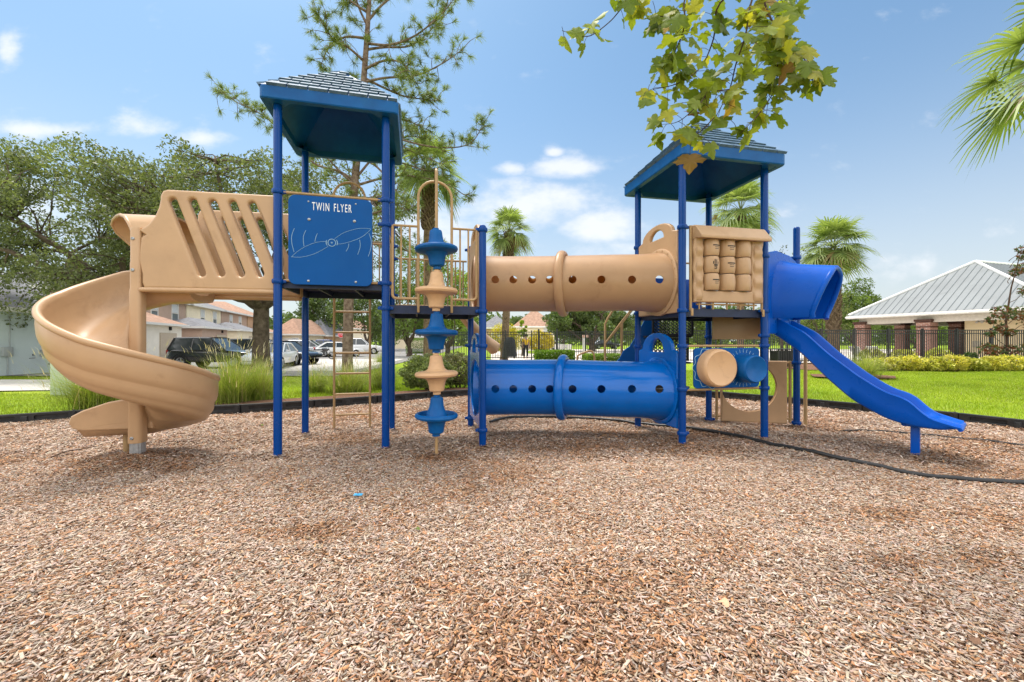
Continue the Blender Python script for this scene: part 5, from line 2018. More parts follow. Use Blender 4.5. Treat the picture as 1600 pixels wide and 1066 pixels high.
def bush(name, label, x, y, rx, ry, h, n, size, a, b, seed, group, flat_top=False, aspect=0.5, sparse=False):
    g = np.random.default_rng(seed)
    z = tz(x, y) - 0.03
    t = thing(name, label, 'shrub' if 'hedge' not in name else 'hedge', (x, y, z), 0, group)
    mb = MB()
    ends = []
    for i in range(14):
        an = g.uniform(0, 2 * math.pi); rr = g.uniform(0.2, 0.85)
        e = V((x + rx * rr * math.cos(an), y + ry * rr * math.sin(an), z + h * g.uniform(0.55, 0.95)))
        limb((x + g.normal(0, rx * 0.12), y + g.normal(0, ry * 0.12), z - 0.05), e, 0.014, 0.004, g, 0.12, 5, mb, 5)
    mb.build('stems', TWIG, t)
    p = g.uniform(-1, 1, (n * 3, 3))
    if flat_top:
        q = np.abs(p).max(1)
        k = (q > 0.72)
    else:
        p = ball(g, n * 3, 1.0, 0.55)
        lump = 0.70 + 0.5 * vnoise(p[:, 0] + p[:, 2] * 0.7, p[:, 1] + p[:, 2] * 0.5, 3.4, seed)
        p = p * lump[:, None]
        k = p[:, 2] > -0.75
    p = p[k][:n]
    q = np.stack([x + p[:, 0] * rx, y + p[:, 1] * ry, z + h * (0.5 + 0.5 * p[:, 2])], -1)
    tone = (0.75 + 0.5 * vnoise(p[:, 0], p[:, 2] + p[:, 1], 2.5, seed + 3))[:, None]
    v, f, c = leaf_quads(q, size, g, mixcol(g, len(q), a, b) * tone, aspect, 0.5)
    np_mesh('leaves', v, f, c.clip(0.005, 0.9), LEAF, t)
    return t


def bush_px(name, label, px, py, wpx, hpx, depth, n, size, a, b, seed, group, **k):
    q = G(px, py, 0)
    q = G(px, py, tz(q.x, q.y))
    return bush(name, label, q.x, q.y + depth, wpx / 2 * q.y / F, depth, hpx * q.y / F, n, size, a, b, seed, group, **k)


SHA, SHB = (0.09, 0.135, 0.035), (0.25, 0.28, 0.11)
bush_px('shrub', 'leafy dark green shrub with twiggy top behind the left of the pod climber', 662, 614, 92, 62, 0.6, 9000, 0.065, SHA, SHB, 71, 'shrubs behind the pod climber')
bush_px('shrub', 'grey-green shrub with dry tips behind the pod climber and the tunnel posts', 712, 609, 76, 60, 0.55, 8000, 0.06, (0.09, 0.11, 0.045), (0.27, 0.25, 0.14), 72, 'shrubs behind the pod climber')
bush_px('hedge', 'clipped dark green hedge block beyond the pod climber', 651, 553, 36, 25, 0.9, 8000, 0.11, (0.06, 0.12, 0.015), (0.17, 0.25, 0.05), 73, 'clipped hedges', flat_top=True)
bush_px('hedge', 'low clipped hedge seen between the two tunnels left of the coupling ring', 868, 566, 62, 19, 1.0, 9000, 0.12, (0.07, 0.14, 0.012), (0.22, 0.32, 0.045), 74, 'clipped hedges', flat_top=True)
bush_px('hedge', 'low clipped hedge seen between the two tunnels behind the tan grab loop', 958, 568, 80, 15, 1.0, 9000, 0.12, (0.07, 0.14, 0.012), (0.22, 0.30, 0.045), 75, 'clipped hedges', flat_top=True)
cro = [(1382, 'first yellow-green croton bush right of the straight slide'), (1412, 'second yellow-green croton bush from the straight slide, under the wide brick column'), (1440, 'third yellow-green croton bush from the straight slide'),
       (1464, 'yellow-green croton bush below the left edge of the cream pavilion wall'), (1488, 'yellow-green croton bush below the cream pavilion wall, left of the dark gap in the row'), (1512, 'last yellow-green croton bush before the dark gap in the row'),
       (1545, 'first yellow-green croton bush right of the dark gap'), (1572, 'yellow-green croton bush below the bronze magnolia'), (1600, 'yellow-green croton bush at the right photo edge'), (1634, 'yellow-green croton bush just past the right photo edge')]
for i, (px, lab) in enumerate(cro):
    bush_px('croton_bush', lab, px, 581, 31 + 6 * (i % 3), 22 + 5 * ((i * 7) % 3) / 2, 0.5, 1300, 0.12, (0.20 + 0.03 * (i % 2), 0.24, 0.03), (0.62 + 0.08 * (i % 3), 0.58 + 0.04 * (i % 3), 0.13), 80 + i, 'yellow croton bushes along the fence', aspect=0.42)
for i, (px, lab) in enumerate([(1375, 'yellow-green croton bush in the back row against the first fence bays'), (1425, 'yellow-green croton bush in the back row before the wide brick column'), (1480, 'yellow-green croton bush in the back row by the cream wall corner')]):
    bush_px('croton_bush', lab, px, 566, 46, 22, 0.5, 1500, 0.12, (0.20, 0.25, 0.03), (0.60, 0.56, 0.13), 95 + i, 'yellow croton bushes along the fence', aspect=0.42)
bush_px('shrub', 'small dark green shrub filling the gap in the croton row', 1527, 578, 18, 30, 0.3, 900, 0.10, (0.03, 0.06, 0.02), (0.08, 0.12, 0.04), 99, 'shrubs at the pavilion')
bush_px('shrub', 'bright yellow flowering shrub by the fence gate behind the left end of the tunnels', 790, 556, 56, 54, 0.8, 4200, 0.15, (0.26, 0.27, 0.02), (0.72, 0.58, 0.03), 101, 'yellow shrubs behind the fence')
bush_px('shrub', 'bright yellow flowering shrub behind the fence right of the gate', 846, 552, 44, 36, 0.8, 4200, 0.17, (0.28, 0.27, 0.02), (0.75, 0.58, 0.03), 102, 'yellow shrubs behind the fence')
# ------------------------------------------------------------------ trees farther off
BA, BB = (0.048, 0.082, 0.022), (0.130, 0.175, 0.055)
YA, YB = (0.11, 0.17, 0.025), (0.27, 0.36, 0.07)


def far_tree(label, px, ytop, ybot, wpx, z, seed, a=BA, b=BB, per=60, ncl=46, tr=0.25, name='broadleaf_tree', size=0.30, density=1.0):
    x = (px - 800) / F * z
    g0 = tz(x, z)
    zt, zb = P(px, ytop, z).z, max(P(px, ybot, z).z, g0 + 0.6)
    rx = wpx / 2 * z / F
    c = (x, z, (zt + zb) / 2)
    rz_ = (zt - zb) / 2
    rcl = min(rx, rz_) * 0.36
    return broad_tree(name, label, 'tree', (x, z, g0), tr, max(0.8, (zb - g0) * 1.05), c, (rx, rx * 0.8, rz_), ncl, rcl, per / rcl / rcl * 1.8 * density, size, a, b, seed, 'trees in the background', 5, lift=0.05, under=0.3)


far_tree('large dark green tree behind the fence between the two tunnels', 925, 470, 556, 170, 48, 201, per=150, ncl=70, tr=0.4, size=0.34)
far_tree('dense green tree behind the mesh stair left of the right tower', 1015, 478, 560, 90, 55, 202, per=110, ncl=45, size=0.36)
far_tree('yellow-green tree behind the pod climber and the middle deck', 700, 405, 545, 105, 34, 203, YA, YB, per=120, ncl=56, size=0.24)
far_tree('green tree behind the middle deck left of the yellow-green one', 640, 395, 545, 95, 40, 204, YA, BB, per=110, ncl=50, size=0.26)
far_tree('dark green tree behind the ladder beyond the car park', 575, 430, 540, 110, 62, 205, BA, BB, per=120, ncl=50, size=0.4)
far_tree('dark green tree behind the left tower posts beyond the car park', 505, 445, 535, 85, 75, 206, BA, BB, per=110, ncl=45, size=0.45)
far_tree('green tree seen under the right tower deck behind the fence', 1095, 478, 560, 95, 50, 207, YA, BB, per=110, ncl=45, size=0.34)
far_tree('green tree between the right tower and the palm with the stubby trunk', 1240, 470, 560, 110, 46, 208, BA, YB, per=120, ncl=50, size=0.32)
far_tree('round green tree over the left eave of the pavilion', 1335, 440, 560, 75, 55, 209, YA, BB, per=110, ncl=46, size=0.34)
far_tree('sparse small-leaved tree between the right tower and the free-standing blue post', 1222, 372, 470, 66, 27, 210, (0.06, 0.08, 0.03), (0.16, 0.17, 0.07), per=34, ncl=36, tr=0.10, size=0.15)
far_tree('sparse leafy tree behind the palm trunk beside the slide hood', 1285, 415, 540, 80, 27, 211, (0.07, 0.10, 0.03), (0.20, 0.22, 0.08), per=40, ncl=44, tr=0.10, size=0.15)
far_tree('green tree seen through the open pavilion between its brick columns', 1430, 470, 560, 150, 70, 212, BA, YB, per=120, ncl=50, size=0.42)
far_tree('small round tree left of the terracotta-roofed house', 812, 490, 540, 50, 95, 213, BA, BB, per=70, ncl=26, size=0.5)
far_tree('small tree right of the terracotta-roofed house', 880, 486, 545, 60, 90, 214, BA, BB, per=70, ncl=28, size=0.5)
far_tree('green tree at the far end of the car park behind the white pickup', 612, 470, 540, 70, 70, 215, YA, BB, per=90, ncl=36, size=0.42)
far_tree('lime green slim tree behind the fence gate', 816, 496, 545, 16, 36, 216, (0.14, 0.22, 0.015), (0.34, 0.42, 0.04), per=50, ncl=16, tr=0.08, size=0.22)


def magnolia():
    g = np.random.default_rng(77)
    z = 20.5
    base = P(1575, 533, z); base.z = 0
    t = thing('magnolia_tree', 'young magnolia with bronze and dark green leaves at the right edge behind the fence', 'tree', base)
    mb = MB()
    mb.tube([base, P(1573, 540, z), P(1572, 500, z), P(1580, 450, z), P(1596, 390, z)], [0.06, 0.05, 0.045, 0.03, 0.015], 8)
    cl = []
    for px, py, r in ((1552, 500, .32), (1565, 487, .4), (1580, 492, .42), (1596, 488, .42), (1566, 512, .3), (1577, 520, .28), (1545, 545, .4), (1560, 550, .42), (1578, 548, .36), (1590, 425, .3), (1600, 418, .4), (1606, 455, .4), (1598, 390, .3), (1612, 400, .5), (1615, 500, .6), (1548, 522, .2), (1612, 545, .5), (1569, 560, .3)):
        q = P(px, py, z + g.uniform(-.5, .5))
        cl.append((np.array(q), r))
        k = P(1574 + 0.1 * (px - 1574), max(py + 18, 400), z)
        limb(k, q, 0.018, 0.005, g, 0.1, 5, mb, 5)
    mb.build('trunk', TWIG, t)
    P_, C_ = [], []
    for c, r in cl:
        n = int(260 * r)
        P_.append(ball(g, n, 0.8) * r + c)
        m_ = mixcol(g, n, (0.03, 0.055, 0.02), (0.10, 0.14, 0.05))
        br = g.uniform(0, 1, n) < 0.45
        m_[br] = mixcol(g, int(br.sum()), (0.10, 0.04, 0.02), (0.22, 0.09, 0.05))
        C_.append(m_)
    v, f, c = leaf_quads(np.concatenate(P_), 0.20, g, np.concatenate(C_), 0.45)
    np_mesh('crown', v, f, c, LEAF, t)


magnolia()

# far-off woods: one mass along the horizon
g = np.random.default_rng(500)
n = 90000
px = g.uniform(-1500, 3100, n)
z = g.uniform(110, 150, n)
top = 7.5 + 4.0 * vnoise(px, px * 0, 0.012, 3) + 2.5 * vnoise(px, px * 0, 0.05, 4)
h = g.uniform(0, 1, n) ** 0.8 * top
pos = np.stack([(px - 800) / F * z, z, h - 1], -1)
tone = (0.7 + 0.6 * vnoise(px, h * 8, 0.05, 6))[:, None]
v, f, c = leaf_quads(pos, 1.3, g, mixcol(g, n, BA, BB) * tone, 0.7)
tag(np_mesh('distant_woods', v, f, c, LEAF), 'far-off line of woods along the horizon', None, None, 'stuff')

# ------------------------------------------------------------------ metal fences
def fence(label, runs, bay=1.83, hgt=1.86):
    t = thing('metal_fence', label, 'fence', (runs[0][0], runs[0][1], 0))
    first = True
    for (x0, y0), (x1, y1) in zip(runs, runs[1:]):
        a, b_ = V((x0, y0, 0)), V((x1, y1, 0))
        L = (b_ - a).length
        nb_ = max(1, round(L / bay))
        u = (b_ - a).normalized()
        X = frame(a, u, UP)
        for i in range(nb_):
            s0, s1 = L * i / nb_, L * (i + 1) / nb_
            if i > 0 or first:
                p = MB()
                p.box((s0, hgt / 2 + 0.01, 0), (0.08, hgt + 0.08, 0.08), 0, X)
                p.box((s0, hgt + 0.065, 0), (0.10, 0.03, 0.10), 0, X)
                p.build('post', FENCEM, t)
                first = False
            m = MB()
            for zz in (0.16, hgt - 0.20, hgt - 0.02):
                m.box(((s0 + s1) / 2, zz, 0), (s1 - s0 - 0.082, 0.046, 0.030), 0, X)
            np_ = 16
            for k in range(1, np_):
                m.box((s0 + (s1 - s0) * k / np_, (hgt + 0.04) / 2 + 0.03, 0), (0.034, hgt - 0.08, 0.026), 0, X)
            m.build('picket_panel', FENCEM, t)
    p = MB()
    p.box((runs[-1][0], runs[-1][1], hgt / 2 + 0.03), (0.066, 0.066, hgt + 0.1))
    p.build('post', FENCEM, t)
    return t


fence('black metal picket fence with a gate running behind the pod climber and the tunnels', [(-5.6, 27.0), (3.0, 26.6), (11.4, 22.7)])
fence('black metal picket fence behind the croton bushes in front of the pavilion', [(11.6, 22.55), (31.5, 21.9)])
m = MB()
X = frame(V((1.75, 26.55, 0)), (1, 0, 0), UP)
for dx in (0.0, 1.2):
    m.box((dx, 1.0, 0.0), (0.11, 2.06, 0.11), 0, X)
gt = m.build('gate_posts', FENCEM)
tag(gt, 'pair of thick black gate posts in the fence left of the person in yellow', 'gate')

# ------------------------------------------------------------------ paved things
CONC = pm('pale_concrete', (0.50, 0.47, 0.43), 0.9, 0.2, 0.12, 3.0, 0.2, 60)
ASPH = pm('worn_grey_asphalt', (0.22, 0.21, 0.20), 0.9, 0.2, 0.18, 2.0, 0.3, 80)
SOIL = pm('red_brown_mulch', (0.16, 0.075, 0.045), 0.95, 0.1, 0.5, 30.0, 0.9, 70, alt=(0.26, 0.15, 0.10))
DECKC = pm('pale_pool_paving', (0.62, 0.56, 0.50), 0.85, 0.2, 0.08, 3.0)


def sheet(name, pts, mat, dz=0.0, sub=0.8, kind='structure'):
    """a paved patch laid over the terrain"""
    xs = [p[0] for p in pts]; ys = [p[1] for p in pts]
    nx = max(2, int((max(xs) - min(xs)) / sub)); ny = max(2, int((max(ys) - min(ys)) / sub))
    m = plate(pts, (), 0.02, 0.001)
    bm = bmesh.new(); bm.from_mesh(m); bpy.data.meshes.remove(m)
    for v in bm.verts:
        v.co.z = 0
    bm.free()
    bm = bmesh.new()
    vs = [bm.verts.new((x, y, 0)) for x, y in pts]
    bm.faces.new(vs)
    for i in range(1, nx):
        x = min(xs) + (max(xs) - min(xs)) * i / nx
        bmesh.ops.bisect_plane(bm, geom=bm.verts[:] + bm.edges[:] + bm.faces[:], plane_co=(x, 0, 0), plane_no=(1, 0, 0))
    for i in range(1, ny):
        y = min(ys) + (max(ys) - min(ys)) * i / ny
        bmesh.ops.bisect_plane(bm, geom=bm.verts[:] + bm.edges[:] + bm.faces[:], plane_co=(0, y, 0), plane_no=(0, 1, 0))
    for v in bm.verts:
        v.co.z = tz(v.co.x, v.co.y) + 0.012 + dz
    b = MB(); b.bm(bm, None, 0, False)
    o = b.build(name, mat)
    return tag(o, None, kind=kind)


sheet('road', [(-45, 17.6), (-7.6, 17.6), (-7.3, 20), (-8.6, 46), (-14, 120), (-70, 120), (-60, 40)], ASPH, 0.0, 3.0)
sheet('parking_pavement', [(-13.5, 20.5), (-8.2, 20.5), (-9.0, 34), (-17, 34)], CONC, 0.006, 2.0)
sheet('pavement', [(-26, 9.85), (-14.3, 9.9), (-11.0, 10.4), (-10.2, 11.2), (-10.4, 12.3), (-12.8, 13.3), (-16, 15.6), (-26, 15.6), (-26, 13.2), (-17.2, 12.6), (-15.6, 12.0), (-26, 11.6)], CONC, 0.004, 1.0)
sheet('pool_deck', [(-1.4, 27.3), (3.0, 27.1), (11.5, 23.2), (44, 23.0), (60, 60), (-3.2, 60)], DECKC, 0.0, 4.0)
sheet('planting_bed', [(-4.7, 7.55), (-3.4, 8.15), (-2.3, 8.9), (-1.2, 9.6), (0.2, 10.15), (0.2, 10.9), (-1.6, 10.7), (-3.2, 9.5), (-4.9, 8.5), (-6.6, 7.6), (-6.2, 7.0)], SOIL, 0.02, 0.5)
sheet('planting_bed', [(11.0, 13.2), (12.6, 13.3), (13.4, 14.2), (12.8, 15.2), (11.0, 15.0), (10.4, 14.0)], SOIL, 0.02, 0.5)
sheet('planting_bed', [(12.5, 17.2), (29, 17.2), (29, 21.6), (12.5, 21.9)], SOIL, 0.02, 1.5)

# ------------------------------------------------------------------ houses
SHG = pm('grey_shingles', (0.19, 0.19, 0.20), 0.9, 0.2, 0.25, 3.0, 0.4, 30)
SHT = pm('brown_shingles', (0.33, 0.205, 0.145), 0.9, 0.2, 0.25, 3.0, 0.4, 30)
STB = pm('brown_stucco', (0.48, 0.34, 0.265), 0.9, 0.2, 0.06, 2.0, 0.15, 60)
STC = pm('cream_stucco', (0.84, 0.73, 0.54), 0.9, 0.2, 0.05, 2.0, 0.15, 60)
STW = pm('pale_stucco', (0.80, 0.74, 0.64), 0.9, 0.2, 0.05, 2.0, 0.15, 60)
STG = pm('pale_grey_stucco', (0.58, 0.65, 0.65), 0.9, 0.2, 0.05, 1.0, 0.25, 40)
STP = pm('peach_stucco', (0.55, 0.37, 0.24), 0.9, 0.2, 0.06, 2.0, 0.15, 60)
GDOOR = pm('tan_garage_door', (0.50, 0.41, 0.31), 0.7, 0.3, 0.05)


PANE = pm('greyish_window_pane', (0.16, 0.18, 0.20), 0.15, 0.6, 0.15, 2.0, rvar=0.03)
BLIND = pm('white_blind_behind_glass', (0.60, 0.61, 0.62), 0.3, 0.5, 0.05)


def hip(mb, x0, x1, y0, y1, z, rise, over=0.45, m=0, gable=False):
    x0 -= over; x1 += over; y0 -= over; y1 += over
    w, d = x1 - x0, y1 - y0
    h = min(w, d) / 2 * 0.98
    if w >= d:
        r0, r1 = (x0 + (0 if gable else h), (y0 + y1) / 2, z + rise), (x1 - (0 if gable else h), (y0 + y1) / 2, z + rise)
        fs = [(0, 1, 5, 4), (1, 2, 5), (2, 3, 4, 5), (3, 0, 4)]
    else:
        r0, r1 = ((x0 + x1) / 2, y0 + (0 if gable else h), z + rise), ((x0 + x1) / 2, y1 - (0 if gable else h), z + rise)
        fs = [(0, 1, 4), (1, 2, 5, 4), (2, 3, 5), (3, 0, 4, 5)]
    mb.add([(x0, y0, z), (x1, y0, z), (x1, y1, z), (x0, y1, z), r0, r1], fs, m)
    mb.add([(x0, y0, z), (x1, y0, z), (x1, y1, z), (x0, y1, z)], [(3, 2, 1, 0)], m)
    return x0, x1, y0, y1


def fascia(mb, x0, x1, y0, y1, z, m=0, h=0.2):
    for a, b_ in (((x0, y0), (x1, y0)), ((x1, y0), (x1, y1)), ((x1, y1), (x0, y1)), ((x0, y1), (x0, y0))):
        cx, cy = (a[0] + b_[0]) / 2, (a[1] + b_[1]) / 2
        if a[1] == b_[1]:
            mb.box((cx, cy, z - h / 2 + 0.01), (abs(b_[0] - a[0]) + 0.06, 0.04, h), m)
        else:
            mb.box((cx, cy, z - h / 2 + 0.01), (0.04, abs(b_[1] - a[1]) - 0.05, h), m)


def win(t, x, z, w, h, y=0.0):
    f = MB()
    for (cx, cz, sx, sz) in ((x, z + h / 2, w + 0.12, 0.07), (x, z - h / 2, w + 0.12, 0.09), (x - w / 2 - 0.02, z, 0.07, h - 0.08), (x + w / 2 + 0.02, z, 0.07, h - 0.08), (x, z, w, 0.05)):
        f.box((cx, y - 0.035, cz), (sx, 0.07, sz))
    o = f.build('window', TRIMW, t)
    p = MB()
    p.box((x, y - 0.012, z + h * 0.25), (w, 0.02, h * 0.44), 1)
    p.box((x, y - 0.012, z - h * 0.25), (w, 0.02, h * 0.44), 0)
    p.build('pane', [PANE, BLIND], o)


def garage_door(t, x, w, h, y, mat=None):
    d = MB()
    for k in range(4):
        d.box((x, y - 0.03, h * (k + 0.5) / 4), (w, 0.05, h / 4 - 0.02))
    d.box((x, y - 0.012, h / 2), (w, 0.02, h))
    o = d.build('garage_door', mat or GDOOR, t)
    return o


# townhouse row on the left, receding
rr = V((-0.312, 0.95, 0))
RZ_ = math.atan2(0.95, -0.312)
A0 = V((-28.3, 31.7, -0.27))


def townhouse(label, t0, t1, wall, roofm, low, lowroof, wins, gdoor, depth=9.0, g0=0, g1=5, proj=2.6, gz=2.75, eave=5.05, rise=2.1):
    o = A0 + rr * t0
    t = thing('townhouse', label, 'townhouse', o, RZ_, 'two-storey townhouses across the car park', local=True)
    w = t1 - t0
    b = MB(); b.box((w / 2, depth / 2, eave / 2), (w, depth, eave)); b.build('wall', wall, t)
    r = MB(); q = hip(r, 0, w, 0, depth, eave + 0.004, rise); 
    ro = r.build('roof', roofm, t)
    f = MB(); fascia(f, *q, eave); f.build('fascia', TRIMW, ro)
    g = MB(); g.box(((g0 + g1) / 2, -proj / 2 - 0.001, gz / 2), (g1 - g0, proj, gz)); gb = g.build('garage', low, t)
    r = MB(); q = hip(r, g0, g1, -proj, 0.5, gz + 0.004, 0.85, 0.35); ro = r.build('garage_roof', lowroof, t)
    f = MB(); fascia(f, *q, gz, 0, 0.16); f.build('fascia', TRIMW, ro)
    for x, z, ww, hh in wins:
        win(t, x, z, ww, hh)
    garage_door(t, gdoor, 2.4, 2.1, -proj)
    l = MB(); l.box((gdoor + 0.2, -proj - 0.06, 2.42), (0.18, 0.12, 0.26)); l.build('wall_lamp', INK, t)
    return t


townhouse('brown two-storey townhouse nearest the spiral slide with two tall windows', -4.5, 6.2, STB, SHG, STW, SHT, [(1.4, 3.95, 1.15, 1.7), (5.1, 3.95, 1.0, 1.7), (8.55, 3.95, 1.15, 1.7)], 1.0, g0=-3.0, g1=3.1)
townhouse('cream two-storey townhouse in the middle of the row with a grey roof', 6.4, 15.0, STC, SHG, STB, SHG, [(3.5, 3.9, 0.95, 1.6), (6.7, 3.9, 0.95, 1.6)], 0.4, g0=-4.0, g1=2.05)
townhouse('brown two-storey townhouse with a terracotta roof behind the oak trunk', 15.2, 24.5, STB, SHT, STC, SHG, [(3.0, 3.9, 0.95, 1.5), (6.4, 3.9, 0.95, 1.5)], 1.6, g0=-3.6, g1=3.2)
townhouse('farthest two-storey townhouse of the row, peach with a brown roof', 25.0, 33, STP, SHT, STC, SHT, [(3.0, 3.9, 0.95, 1.5), (6.0, 3.9, 0.95, 1.5)], 2.6, g0=-1.0, g1=5.0)

# grey single-storey house at the far left
t = thing('bungalow', 'pale grey single-storey house at the left edge with a dark shingle roof', 'house', (-22.2, 11.85, -0.27), R(90), None, local=True)
b = MB(); b.box((5.2, 4.5, 1.5), (10.4, 9.0, 3.0)); b.build('wall', STG, t)
r = MB(); q = hip(r, 0, 10.4, 0, 9.0, 3.004, 2.6, 0.35); ro = r.build('roof', SHG, t)
f = MB(); fascia(f, *q, 3.0, 0, 0.22); f.build('fascia', TRIMW, ro)
b = MB(); b.box((7.35, -0.06, 0.95), (0.30, 0.12, 0.30), 0, None, 0.03); b.box((7.35, -0.13, 0.93), (0.24, 0.05, 0.24), 0, None, 0.02); b.build('vent_hood', pm('grey_vent', (0.30, 0.32, 0.33), 0.5), t)
b = MB(); b.box((5.92, -0.08, 1.05), (0.36, 0.16, 0.42), 0, None, 0.02); b.tube([(5.98, -0.04, 0.05), (5.98, -0.04, 0.85)], 0.025, 8); b.tube([(6.06, -0.03, 1.26), (6.06, -0.03, 2.8)], 0.02, 8); b.build('meter_box', pm('grey_meter_box', (0.36, 0.38, 0.38), 0.5), t)
b = MB(); b.box((6.95, -0.02, 0.88), (0.06, 0.04, 0.10)); b.box((7.6, -0.02, 0.42), (0.09, 0.04, 0.09)); b.tube([(6.8, -0.03, 0.72), (7.0, -0.05, 0.74)], 0.018, 6); b.build('wall_tap', STEEL, t)


def small_house(label, px0, px1, z, eave_y, peak_y, wall, roofm, depth=10, doors=(), wins=(), name='house', group='houses in the distance', over=0.5):
    x0, x1 = (px0 - 800) / F * z, (px1 - 800) / F * z
    g0 = tz((x0 + x1) / 2, z)
    ze, zp = P(0, eave_y, z).z - g0, P(0, peak_y, z + depth / 2).z - g0
    t = thing(name, label, 'house', (x0, z, g0), 0, group, local=True)
    w = x1 - x0
    b = MB(); b.box((w / 2, depth / 2, ze / 2 - 0.3), (w, depth, ze + 0.6)); b.build('wall', wall, t)
    r = MB(); q = hip(r, 0, w, 0, depth, ze + 0.004, zp - ze, over); ro = r.build('roof', roofm, t)
    f = MB(); fascia(f, *q, ze, 0, 0.22); f.build('fascia', TRIMW, ro)
    for dx, dw in doors:
        garage_door(t, w * dx, dw, min(2.1, ze * 0.75), 0, TRIMW)
    for wx, wz, ww, hh in wins:
        win(t, w * wx, ze * wz, ww, hh)
    return t


small_house('single-storey peach house with a grey hip roof behind the left tower posts', 470, 511, 70, 524, 498, STP, SHG, 10, [(0.85, 1.2)], [(0.12, 0.5, 1.2, 1.4)])
small_house('single-storey house with a terracotta roof just right of the oak trunk', 424, 468, 62, 522, 499, STC, SHT, 10, [(0.45, 2.4)], [(0.85, 0.5, 1.0, 1.4)])
small_house('small beige gabled house behind the stop sign', 523, 552, 88, 513, 500, STC, SHT, 10, (), [(0.45, 0.55, 2.0, 1.6)])
small_house('low beige building behind the palm trunks and hedge', 606, 690, 80, 526, 519, STC, SHG, 8, (), ())
small_house('cream two-storey house with a terracotta hip roof beyond the gate', 806, 866, 62, 510, 484, STC, SHT, 9, [(0.55, 2.0)], [(0.82, 0.75, 1.1, 1.2)])
small_house('beige house with a grey roof behind the palm left of the gate', 752, 797, 70, 512, 494, STP, SHG, 9, (), [(0.5, 0.6, 1.4, 1.2)])

